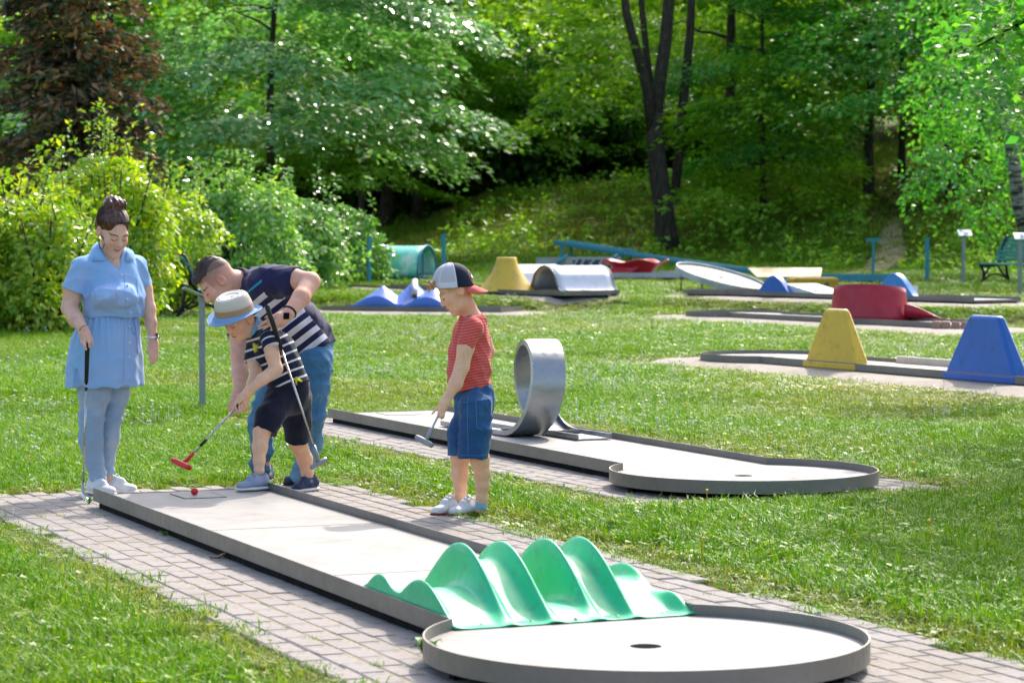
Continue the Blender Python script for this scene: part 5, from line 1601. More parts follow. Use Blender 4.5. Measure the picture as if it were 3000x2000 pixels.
def mat_skin(name, base, lip, brow, hair=None, hair_fn=None, stubble=0.0, blush=.35, eye=True, smile=.9):
    n = NT(name); hp = n.attr('hp', 'Vector')
    sp = n.new('ShaderNodeSeparateXYZ'); n.lk(hp, sp.inputs[0]); x, y, z = sp.outputs
    ax_ = n.math('ABSOLUTE', x)
    def band(v, c, w, soft): return n.maprange(n.math('ABSOLUTE', n.math('SUBTRACT', v, c)), w, w + soft, 1, 0)
    front = n.maprange(y, .045, .06)
    co = n.pos()
    col = n.mix(n.maprange(n.noise(co, 30, 6, .7), .3, .7), sc(base, .86), sc(base, 1.07))
    red = n.mix(1.0, base, (1.0, .66, .60, 1), 'MULTIPLY')
    col = n.mix(n.maprange(n.noise(co, 9, 4), .45, .75, 0, .45), col, red)
    d1 = n.maprange(n.math('SQRT', n.math('ADD', n.math('POWER', n.math('SUBTRACT', ax_, .040), 2.0), n.math('POWER', n.math('ADD', z, .036), 2.0))), .008, .034, 1, 0)
    col = n.mix(n.math('MULTIPLY', n.math('MULTIPLY', d1, front), blush), col, red)
    ears = n.math('MULTIPLY', n.maprange(ax_, .070, .078), n.maprange(n.math('ABSOLUTE', z), .045, .055, 1, 0))
    ears = n.math('MULTIPLY', ears, n.maprange(n.math('ABSOLUTE', y), .04, .05, 1, 0))
    col = n.mix(n.math('MULTIPLY', ears, .45), col, red)
    if stubble:
        sb = n.math('MULTIPLY', n.maprange(z, -.045, -.075), n.math('MULTIPLY', n.maprange(y, -.03, .0), n.maprange(z, -.16, -.13)))
        col = n.mix(n.math('MULTIPLY', sb, stubble), col, n.mix(1.0, base, (.62, .58, .56, 1), 'MULTIPLY'))
    if hair_fn is not None:
        col = n.mix(hair_fn(n, x, y, z, ax_), col, hair)
    zl = n.math('ADD', n.math('SUBTRACT', z, n.math('MULTIPLY', n.math('POWER', x, 2.0), 12.0 * smile)), .0645)
    lips = n.math('MULTIPLY', n.math('MULTIPLY', n.maprange(n.math('ABSOLUTE', zl), .0052, .0072, 1, 0), n.maprange(ax_, .018, .022, 1, 0)), n.maprange(y, .075, .08))
    col = n.mix(n.math('MULTIPLY', lips, .65), col, lip)
    slit = n.math('MULTIPLY', n.math('MULTIPLY', n.maprange(n.math('ABSOLUTE', zl), .0012, .0025, 1, 0), n.maprange(ax_, .020, .023, 1, 0)), n.maprange(y, .075, .08))
    col = n.mix(n.math('MULTIPLY', slit, .55), col, L('#4a1d1a'))
    zb = n.math('SUBTRACT', z, n.math('ADD', .0245, n.math('MULTIPLY', n.math('POWER', n.math('SUBTRACT', ax_, .036), 2.0), -14.0)))
    br = n.math('MULTIPLY', n.math('MULTIPLY', n.maprange(n.math('ABSOLUTE', zb), .0030, .0052, 1, 0), band(ax_, .034, .017, .005)), front)
    col = n.mix(n.math('MULTIPLY', br, .7), col, brow)
    ze = n.math('ADD', z, n.math('ADD', .0075, n.math('MULTIPLY', n.math('POWER', n.math('SUBTRACT', ax_, .031), 2.0), -22.0)))
    la = n.math('MULTIPLY', n.math('MULTIPLY', n.maprange(n.math('ABSOLUTE', ze), .0016, .0032, 1, 0), band(ax_, .031, .0125, .003)), front)
    col = n.mix(n.math('MULTIPLY', la, .9), col, L('#21120e'))
    nos = n.math('MULTIPLY', n.math('MULTIPLY', band(ax_, .0085, .0028, .002), band(z, -.0405, .002, .002)), n.maprange(y, .085, .09))
    col = n.mix(n.math('MULTIPLY', nos, .75), col, L('#4a1f18'))
    n.color(col).setp(rough=.6, spec=.3)
    n.bump(n.noise(co, 260, 3), .25, .002)
    n.bsdf.inputs['Subsurface Weight'].default_value = .06
    n.bsdf.inputs['Subsurface Radius'].default_value = (.012, .005, .003)
    n.bsdf.inputs['Subsurface Scale'].default_value = 1.0
    return n.m

def mat_cloth(name, c, rough=.85, var=.12, weave=900.0, fade=None, scale=5.0, stripes=None):
    """stripes: (period, white share, colour, start, extra) along the 'st' attribute in metres"""
    n = NT(name); co = n.coord()
    col = n.mix(n.noise(co, scale, 4, .6), sc(c, 1 - var), sc(c, 1 + var))
    if fade: col = n.mix(n.maprange(n.noise(co, scale * .8, 5, .65), .45, .68), col, fade)
    if stripes:
        per, share, sc_col, start, extra = stripes
        st = n.attr('st', 'Fac')
        ph = n.math('FRACT', n.math('DIVIDE', n.math('ADD', st, 10 * per), per))
        m_ = n.math('LESS_THAN', ph, share)
        if start is not None: m_ = n.math('MULTIPLY', m_, n.math('GREATER_THAN', st, start))
        m_ = n.math('MULTIPLY', m_, n.math('LESS_THAN', st, 5.0))
        col = n.mix(m_, col, sc_col)
        if extra:
            a, b, c2 = extra
            col = n.mix(n.math('MULTIPLY', n.math('GREATER_THAN', st, a), n.math('LESS_THAN', st, b)), col, c2)
    n.color(col).setp(rough=rough, spec=.2)
    n.bsdf.inputs['Sheen Weight'].default_value = .15
    wv = n.noise(co, weave, 2); n.bump(n.math('ADD', n.math('MULTIPLY', wv, .3), n.noise(co, 22, 4, .6)), .35, .006)
    return n.m

class Person:
    def __init__(s, name_label, base_px, Y, loc):
        s.Y = Y; s.m = Y / FPX; s.loc = np.array(loc, float)
        s.t = thing('person', name_label, 'person', loc, 0, None)
    def P(s, px, py, dy=0.0): return at(px, py, s.Y + dy)
    def r(s, px): return px * s.m
    def pts(s, lst): return [(s.P(a, b, d), s.r(r_)) for (a, b, d, r_) in lst]
    def mesh(s, name, B, mat, attrs=None, parent=None, smooth_iter=0):
        V, F = B.build()
        me = mesh_np(name, V - s.loc, F, True)
        for nm, fn in (attrs or {}).items():
            arr = np.asarray(fn(V), np.float32)
            a = me.attributes.new(nm, 'FLOAT_VECTOR' if arr.ndim == 2 else 'FLOAT', 'POINT')
            a.data.foreach_set('vector' if arr.ndim == 2 else 'value', arr.ravel())
        return link(name, me, mat, parent or s.t)
    def on(s, o, px, py, lift=.003):
        """point on the surface of garment o (its own mesh) met along the sight line, lifted off it"""
        if not hasattr(s, 'bvh'): s.bvh = {}
        if o.name not in s.bvh:
            from mathutils.bvhtree import BVHTree
            me = o.data; n_ = len(me.vertices); co = np.empty(n_ * 3, np.float32); me.vertices.foreach_get('co', co)
            nf = len(me.polygons); fv = np.empty(nf * 4, np.int32); me.loops.foreach_get('vertex_index', fv)
            s.bvh[o.name] = BVHTree.FromPolygons((co.reshape(-1, 3) + s.loc).tolist(), fv.reshape(-1, 4).tolist())
        c = Vector((0, 0, CAMH)); d = (Vector(at(px, py, s.Y)) - c).normalized()
        h, nn, _, _ = s.bvh[o.name].ray_cast(c + d * (s.Y - 2), d)
        if h is None: return at(px, py, s.Y)
        return np.array(h + nn * lift)
    def flap(s, o, poly, lift, th, name, mat, parent):
        """thin cloth piece lying on a garment"""
        mb = MB(); P_ = [s.on(o, *q[:2], lift + (q[2] if len(q) > 2 else 0)) for q in poly]
        c = np.mean(P_, 0); mb.add([c] + P_, [(0, i + 1, (i + 1) % len(P_) + 1) for i in range(len(P_))], True)
        ob = s.mb(name, mb, mat, parent); solidify(ob, th, 0); return ob
    def line(s, o, poly, rad, name, mat, parent, lift=.001, sub=6):
        pts = []
        for i in range(len(poly) - 1):
            for t in np.linspace(0, 1, sub, endpoint=(i == len(poly) - 2)):
                pts.append(s.on(o, poly[i][0] + (poly[i + 1][0] - poly[i][0]) * t, poly[i][1] + (poly[i + 1][1] - poly[i][1]) * t, lift))
        mb = MB(); mb.tube(pts, rad, 5); return s.mb(name, mb, mat, parent)
    def mb(s, name, mb, mat, parent=None):
        mb.v = [tuple(np.array(q) - s.loc) for q in mb.v]
        return mb.build(name, mat, parent or s.t)
    def hand(s, B, palm, fingers, thumb, rf, k=.006):
        B.chain(s.pts(palm), .012)
        for f in fingers:
            n_ = len(f); B.chain([(s.P(*q), rf * (1 - .22 * i / (n_ - 1))) for i, q in enumerate(f)], .003, None, k)
        if thumb: B.chain([(s.P(*q), rf * (1.22 - .25 * i / (len(thumb) - 1))) for i, q in enumerate(thumb)], .004, None, .010)

def sneaker(p, name, heel, toe, z0, w, h, mats, parent_ankle=None, straps=False, sole_h=.022):
    """heel, toe world xy; low shoe with sole"""
    hx = np.array([heel[0], heel[1]]); tx_ = np.array([toe[0], toe[1]]); d = tx_ - hx; Ls = np.linalg.norm(d); d /= Ls; sd = np.array([-d[1], d[0]])
    q = lambda a, b, z: np.array([*(hx + d * a * Ls + sd * b), z0 + z])
    B = Blend(.0035); zz = (0, 0, 1)
    B.cap(q(.15, 0, sole_h + .022), q(.45, 0, sole_h + .018), w * .43, w * .45, .015, (zz, .85))
    B.cap(q(.45, 0, sole_h + .014), q(.82, .004, sole_h + .004), w * .45, w * .42, .02, (zz, .72))
    B.cap(q(.14, 0, sole_h + .03), q(.16, 0, h), w * .37, w * .34, .015)
    B.cap(q(.26, 0, h * .86), q(.56, 0, sole_h + .040), w * .26, w * .26, .018)
    B.cap(q(.20, 0, h + .030), q(.20, 0, h - .004), w * .28, w * .24, .006, None, True)
    B.cut(q(0, 0, sole_h * .5), (0, 0, -1))
    sh = p.mesh('shoe', B, mats[0])
    B = Blend(.004)
    B.cap(q(.15, 0, sole_h * .5), q(.5, 0, sole_h * .5), w * .50, w * .50, .02, ((0, 0, 1), .3))
    B.cap(q(.5, 0, sole_h * .5), q(.83, .004, sole_h * .5), w * .50, w * .49, .02, ((0, 0, 1), .3))
    B.cut(q(0, 0, .001), (0, 0, -1)); B.cut(q(0, 0, sole_h), (0, 0, 1))
    p.mesh('sole', B, mats[1], None, sh)
    mb = MB()
    for i in range(4):
        a = .40 + i * .085; z = sole_h + .078 - i * .012
        if straps and i > 1: continue
        mb.tube([q(a, -w * .30, z - .014), q(a + .01, 0, z + .004), q(a, w * .30, z - .014)], .0042 if not straps else .010, 6, flat=.5)
    p.mb('laces', mb, mats[2], sh)
    return sh

def putter(label, top, neck, grip_to, head_a, head_b, head_mat, r_shaft=.0055, group='putters', band=None, head_r=.015):
    """golf putter held by a person: grip, shaft, head"""
    top, neck, ha, hb = (np.array(q, float) for q in (top, neck, head_a, head_b)); loc = neck
    t = thing('putter', label, 'putter', loc, 0, group)
    g = top + (neck - top) * grip_to
    mb = MB(); mb.tube([q - loc for q in (top, top + (g - top) * .03, g)], [.012, .014, .0105], 12); mb.build('grip', M['black_rubber'], t)
    mb = MB(); mb.tube([g - loc, neck - loc], [r_shaft * 1.1, r_shaft], 10); mb.build('shaft', M['chrome'], t)
    if band:
        a, b = (top + (neck - top) * f_ for f_ in band)
        mb = MB(); mb.tube([a - loc, b - loc], r_shaft * 1.5, 10); mb.build('shaft_band', M['black_rubber'], t)
    mb = MB()
    mb.tube([neck - loc + (top - neck) / np.linalg.norm(top - neck) * .05, neck - loc, (ha + hb) / 2 - loc], [r_shaft * 1.6, r_shaft * 1.9, r_shaft * 2], 10)
    d = (hb - ha); n_ = 9
    mb.tube([ha + d * f_ - loc for f_ in np.linspace(0, 1, n_)], [head_r * (.55 + .45 * math.sin(math.pi * (.12 + .76 * f_)) ** .6) for f_ in np.linspace(0, 1, n_)], 12)
    mb.build('putter_head', head_mat, t)
    return t
M['chrome'] = mat_plain('chrome_shaft', L('#b9b8b4'), .22, .95, .08, 20)
M['head_grey'] = mat_plain('cast_grey_head', L('#8f9498'), .4, .6, .1)
M['head_red'] = mat_plain('red_rubber_head', L('#d3201f'), .45, 0, .1)
M['shoe_white'] = mat_plain('white_shoe', L('#d9d9d8'), .6, 0, .07, 14, dirt=L('#b3aea6'))
M['sole_white'] = mat_plain('white_sole', L('#dcdad4'), .6, 0, .06, 14)
M['sole_red'] = mat_plain('red_sole', L('#7b1f22'), .6)
M['shoe_grey'] = mat_plain('grey_canvas_shoe', L('#8f9aae'), .8, 0, .12, 14, .2, 400)
M['shoe_navy'] = mat_plain('navy_shoe', L('#2b3450'), .7)
M['sock_black'] = mat_plain('black_sock', L('#15161d'), .9)
M['sock_blue'] = mat_plain('pale_blue_sock', L('#8fb2c4'), .9)

# ---------------- woman
def woman():
    gx = at(285, 1455, 14.2); p = Person('woman in light blue shirt dress and pale jeans, hair in a bun, looking down', 0, 14.18, (gx[0], 14.2, 0.0))
    P, r = p.P, p.r
    skin = mat_skin('skin_fair', L('#ecbca4'), L('#b5565a'), L('#4a2c22'), blush=.45, smile=1.3)
    H = Head(P(331, 676, -.06), (.50, -.70, -.50), (.29, -.40, .87), 1.03)
    B = Blend(.0045)
    # trunk and legs
    B.chain(p.pts([(322, 782, 0, 52), (326, 850, 0, 66), (322, 925, 0, 60), (310, 1010, 0, 74), (306, 1070, 0, 70)]), .05, ((.57, -.82, 0), .78))
    B.cap(P(322, 775, 0), P(330, 722, -.02), r(29), r(27), .04)
    B.cap(P(328, 768, -.02), P(346, 786, -.045), r(33), r(25), .03)
    B.cap(P(330, 735, -.02), P(331, 690, -.04), r(27), r(28), .03)
    H.add(B, female=True)
    B.chain(p.pts([(278, 1060, -.05, 48), (277, 1150, -.05, 44), (268, 1220, -.05, 33), (266, 1285, -.04, 32), (276, 1345, -.03, 26), (288, 1410, -.02, 20), (284, 1440, 0.0, 18)]), .02)
    B.chain(p.pts([(338, 1060, .06, 42), (344, 1150, .06, 34), (328, 1215, .06, 27), (322, 1280, .07, 25), (317, 1340, .08, 18), (317, 1400, .08, 15), (317, 1432, .08, 14)]), .02)
    # her right arm (photo left) bent to the putter
    B.chain(p.pts([(244, 784, -.09, 27), (214, 850, -.10, 27), (204, 902, -.12, 24), (222, 935, -.20, 22), (243, 962, -.27, 15)]), .015, None, .02)
    p.hand(B, [(243, 962, -.27, 14), (248, 978, -.285, 16), (252, 992, -.29, 15)],
           [[(240, 990, -.30), (240, 1003, -.315), (250, 1010, -.33)], [(246, 993, -.31), (247, 1010, -.33), (252, 1023, -.325)], [(256, 992, -.31), (262, 1004, -.325), (262, 1016, -.315)], [(262, 988, -.30), (269, 999, -.31), (268, 1010, -.30)]],
           [(258, 980, -.28), (267, 990, -.26), (264, 1003, -.25)], .0088)
    # her left arm hanging
    B.chain(p.pts([(404, 784, .10, 23), (424, 845, .10, 22), (436, 905, .07, 20), (442, 945, .04, 17), (447, 985, .02, 12.5)]), .015, None, .02)
    p.hand(B, [(447, 985, .02, 12), (450, 1005, .01, 14), (450, 1022, .0, 14)],
           [[(459, 1024, -.0), (461, 1042, -.01), (456, 1056, -.02), (450, 1064, -.02)], [(453, 1028, -.02), (455, 1048, -.03), (449, 1062, -.04)], [(447, 1030, -.03), (448, 1050, -.045), (442, 1066, -.05)], [(441, 1026, -.03), (440, 1040, -.045), (439, 1052, -.05)]],
           [(441, 1005, -.01), (435, 1020, -.03), (436, 1036, -.045)], .0082)
    body = p.mesh('body', B, skin, {'hp': H.loc})
    # hair: swept up, with a bun
    n = NT('brown_hair'); hp = n.attr('hp', 'Vector'); mp = n.new('ShaderNodeMapping'); mp.inputs['Scale'].default_value = (60, 14, 14); n.lk(hp, mp.inputs[0])
    n.color(n.ramp(n.noise(mp.outputs[0], 3, 4), [(.3, L('#20130f')), (.5, L('#46281c')), (.72, L('#8c5336'))])).setp(rough=.38, spec=.6); n.bump(n.noise(mp.outputs[0], 4, 3), .5, .006)
    B = Blend(.004)
    k = H.s
    B.ell(H.p(0, -.022, .042), np.array((.083, .101, .091)) * k, H.ax, .02)
    B.ell(H.p(0, -.075, .00), np.array((.068, .045, .07)) * k, H.ax, .03)
    B.ell(H.p(0, .118, .034), np.array((.078, .066, .076)) * k, H.ax, .004, True); B.cut(H.p(0, .080, .078), H.F)
    B.cut(H.p(0, .0, -.052), -H.U * .9 + H.F * .45)
    for q in (-1, 1): B.ell(H.p(q * .082, .045, -.02), np.array((.03, .042, .05)) * k, H.ax, .012, True)
    for (x, y, z, a) in ((0, -.055, .134, .042), (.032, -.045, .130, .033), (-.033, -.05, .132, .034), (.012, -.075, .146, .030), (-.02, -.035, .148, .026)):
        B.ell(H.p(x, y, z), np.array((a * 1.05, a, a * .74)) * k, H.ax, .018)
    B.disp(lambda Q: (.0022 * np.sin(H.loc(Q)[:, 0] * 230 + 4 * np.sin(H.loc(Q)[:, 1] * 40)) + waves(3, 8, 90, 200, .0022)(Q)) * np.clip((H.loc(Q)[:, 2] - .10) / .03, 0, 1))
    hair = p.mesh('hair', B, n.m, {'hp': H.loc})
    mb = MB()
    rr = np.random.default_rng(4)
    for i in range(26):
        a = rr.random() * 6.28; b0 = H.p(.03 * math.cos(a), -.055 + .03 * math.sin(a), .160); b1 = b0 + (rr.normal(0, .035), rr.normal(0, .02), rr.uniform(.0, .03))
        mb.tube([b0 - (0, 0, .02), (b0 + b1) / 2 + (0, 0, .006), b1], .0008, 3, caps=False)
    p.mb('loose_strands', mb, n.m, hair)
    mb = MB()                                   # combed strands from the hairline up to the bun
    for i in range(260):
        a = rr.uniform(-2.5, 2.5); z0 = .082 - .055 * min(1, abs(a) / 1.5) ** 2 + rr.normal(0, .004)
        e0 = np.array([math.sin(a), math.cos(a), 0]); pts = []
        for t in np.linspace(0, 1, 7):
            z = (z0 - .042) / .091 * (1 - t) + .93 * t; hr = math.sqrt(max(0, 1 - min(z, 1) ** 2)); tw = a * (1 - .15 * t)
            o_ = 1.012 + .012 * math.sin(i * 1.7 + t * 5)
            pts.append(H.p(.083 * o_ * hr * math.sin(tw), -.022 - .02 * t + .101 * o_ * hr * math.cos(tw), .042 + .091 * o_ * z))
        mb.tube(pts, .0012, 3, caps=False)
    p.mb('combed_strands', mb, n.m, hair)
    # shirt dress: skirt part and blouse part
    cham = mat_cloth('chambray', L('#93bdea'), .8, .07, 700, L('#a9bbe2'), 4.0)
    Fb = (.57, -.82, 0)
    B = Blend(.005)
    B.chain(p.pts([(330, 925, 0, 75), (320, 968, 0, 91), (309, 1035, 0, 108), (305, 1090, 0, 114), (305, 1140, 0, 121)]), .03, (Fb, .80))
    B.cut(P(305, 1130, 0), (0, 0, -1))
    for (px, py, a, b) in ((206, 1120, 30, 55), ): B.cap(P(228, 1150, -.18), P(224, 1085, -.16), r(17), r(3), .008, None, True)
    def folds(Q):
        a = np.arctan2(Q[:, 1] - p.Y, Q[:, 0] - P(308, 1000)[0]); z = Q[:, 2]
        ztop = P(0, 935)[2]; t = np.clip((ztop - z) / .38, 0, 1)
        return creases(14, 8, .0032, 40, 90)(Q) + .0065 * np.sin(a * 26 + 1.5 * np.sin(z * 9)) * (1 - t) ** 3 + .007 * np.sin(a * 9 + z * 3) * t + waves(8, 7, 9, 26, .0030, (1, 1, .5))(Q)
    B.disp(folds)
    dress = p.mesh('shirt_dress', B, cham)
    B = Blend(.005)
    B.chain(p.pts([(322, 772, 0, 68), (328, 812, 0, 82), (334, 862, -.01, 92), (332, 906, 0, 91), (331, 918, 0, 86)]), .03, (Fb, .80))
    B.cap(P(244, 783, -.08), P(398, 778, .08), r(32), r(29), .04)
    B.cap(P(372, 868, -.12), P(300, 868, -.20), r(30), r(34), .06)
    B.cap(P(243, 784, -.09), P(216, 855, -.10), r(37), r(40), .03, None, False, True); B.cap(P(402, 781, .09), P(424, 844, .10), r(33), r(31), .03, None, False, True)
    B.cut(P(331, 929, 0), (0, 0, -1))
    B.cap(P(330, 695, -.02), P(328, 762, -.03), r(33), r(31), .01, None, True)
    B.cap(P(330, 728, -.09), P(345, 774, -.112), r(33), r(14), .006, None, True); B.cap(P(345, 774, -.112), P(352, 793, -.118), r(14), r(4), .006, None, True)
    sl = P(218, 852, -.10) - P(244, 788, -.09); sl2 = P(423, 842, .10) - P(403, 785, .09)
    def cuffs(Q):
        f = waves(12, 9, 14, 40, .0040, (1.0, 1, .8))(Q) + creases(13, 10, .0038)(Q) + .003 * np.sin((Q[:, 2] - Q[:, 0] * .6) * 70) * np.exp(-((Q[:, 2] - P(0, 880)[2]) / .05) ** 2)
        return f
    B.disp(cuffs)
    blouse = p.mesh('blouse', B, cham, None, dress)
    # collar flaps, placket, buttons, pockets, tie
    p.flap(blouse, [(284, 708, .010), (266, 730, .008), (269, 766, .003), (298, 765, .002), (315, 762, .002), (292, 732, .006)], .006, .004, 'collar', cham, dress)
    p.flap(blouse, [(374, 726, .008), (368, 744, .006), (366, 768, .003), (381, 768, .003), (397, 758, .004), (388, 734, .006)], .006, .004, 'collar', cham, dress)
    if DEBUG:
        for q_ in ((330, 735), (335, 760), (345, 775), (352, 792)): print('DBG', q_, p.on(blouse, *q_, 0)[1] - p.Y, p.on(body, *q_, 0)[1] - p.Y)
    p.line(blouse, [(276, 845), (279, 882), (343, 880), (340, 840)], .0012, 'pocket_seam', M['chambray_thread'], dress)
    p.line(blouse, [(398, 812), (403, 850), (401, 884), (424, 872)], .0012, 'pocket_seam', M['chambray_thread'], dress)
    p.line(blouse, [(362, 800), (367, 850), (366, 900), (372, 926)], .0010, 'placket_seam', M['chambray_thread'], dress)
    p.line(dress, [(366, 940), (364, 1000), (362, 1060), (360, 1122)], .0010, 'placket_seam', M['chambray_thread'], dress)
    for (px, py, o_) in ((357, 806, blouse), (373, 837, blouse), (373, 876, blouse), (384, 915, blouse), (379, 957, dress), (379, 1003, dress), (378, 1045, dress)):
        mb = MB(); mb.lathe([(.0001, .003), (.006, .003), (.0065, 0), (.0001, -.006)], p.on(o_, px, py, .002), 10, True, np.array(Vector((.45, -.85, .1)).to_track_quat('Z', 'Y').to_matrix())); p.mb('button', mb, M['sign_white'], dress)
    for pl in ([(392, 936), (397, 960), (401, 1000), (403, 1036)], [(390, 936), (384, 952), (386, 965), (391, 978)]):
        p.line(dress, pl, .0036, 'waist_tie', cham, dress, .004)
    B = Blend(.005)
    jean = mat_cloth('pale_jeans', L('#93acc8'), .85, .12, 800, L('#c3cad4'), 4.5)
    B.chain(p.pts([(278, 1060, -.05, 54), (277, 1150, -.05, 48), (268, 1218, -.05, 37), (266, 1285, -.04, 36), (275, 1345, -.03, 29), (287, 1392, -.02, 24), (289, 1404, -.02, 24)]), .02)
    B.chain(p.pts([(338, 1060, .06, 46), (344, 1150, .06, 38), (328, 1215, .06, 31), (322, 1280, .07, 28.5), (317, 1340, .08, 20.5), (317, 1378, .08, 18), (317, 1388, .08, 18)]), .02)
    B.disp(lambda Q: waves(31, 8, 18, 45, .0016, (.6, .6, 1.4))(Q) + creases(32, 8, .0016, 50, 120, (.6, .6, 1.6))(Q) + .0035 * np.sin(Q[:, 2] * 110 + Q[:, 0] * 25) * (np.exp(-((Q[:, 2] - P(0, 1222)[2]) / .025) ** 2) + np.exp(-((Q[:, 2] - P(0, 1390)[2]) / .05) ** 2)))
    p.mesh('jeans', B, jean)
    a0 = P(272, 1455, -.02); sneaker(p, 'shoe', (a0[0] - .02, 14.20), (a0[0] + .13, 14.02), 0.02, .092, .085, (M['shoe_white'], M['sole_white'], M['sign_white']))
    a0 = P(312, 1450, .08); sneaker(p, 'shoe', (a0[0] - .02, 14.30), (a0[0] + .175, 14.16), 0.02, .090, .085, (M['shoe_white'], M['sole_white'], M['sign_white']))
    mb = MB(); mb.tube([*[P(298 + 7.5 * math.sin(w) * (1 - .5 * max(0, math.cos(w))), 710 - 19 * math.cos(w), -.12) for w in np.linspace(0, 6.283, 17)]], .0024, 6); p.mb('earring', mb, M['black'], None)
    mb = MB()
    for i in range(20):
        pass
    mb.tube([P(233, 968, -.325), P(238, 958, -.345), P(250, 952, -.345), P(256, 953, -.30)], .0035, 6); p.mb('bracelet', mb, M['gold'])
    mb = MB(); mb.tube([P(434, 984, .0), P(440, 989, -.022), P(450, 989, -.028), P(459, 986, -.01), P(461, 983, .02)], .010, 8, flat=.45); o = p.mb('wrist_band', mb, M['sign_white'])
    mb = MB(); mb.box(P(460, 983, -.005), (.012, .03, .03)); p.mb('watch_case', mb, M['sole_red'], None)
    mb = MB(); mb.tube([P(312, 745, -.13), P(322, 754, -.155), P(333, 758, -.16), P(343, 752, -.145)], .0015, 5); mb.lathe([(.0001, 0.004), (.006, 0), (.0001, -.004)], P(333, 761, -.162), 8); p.mb('necklace', mb, M['gold'])
    putter('silver putter with a long black grip resting on the pavers, held by the woman', P(257, 985, -.297), P(243, 1440, -.20), .30, P(238, 1446, -.22), P(256, 1468, -.31), M['chrome'], band=(.325, .345))
M['chambray_thread'] = mat_plain('chambray_thread', L('#83aee0'), .8)
M['gold'] = mat_plain('gold_metal', L('#c79a58'), .3, .9)
woman()
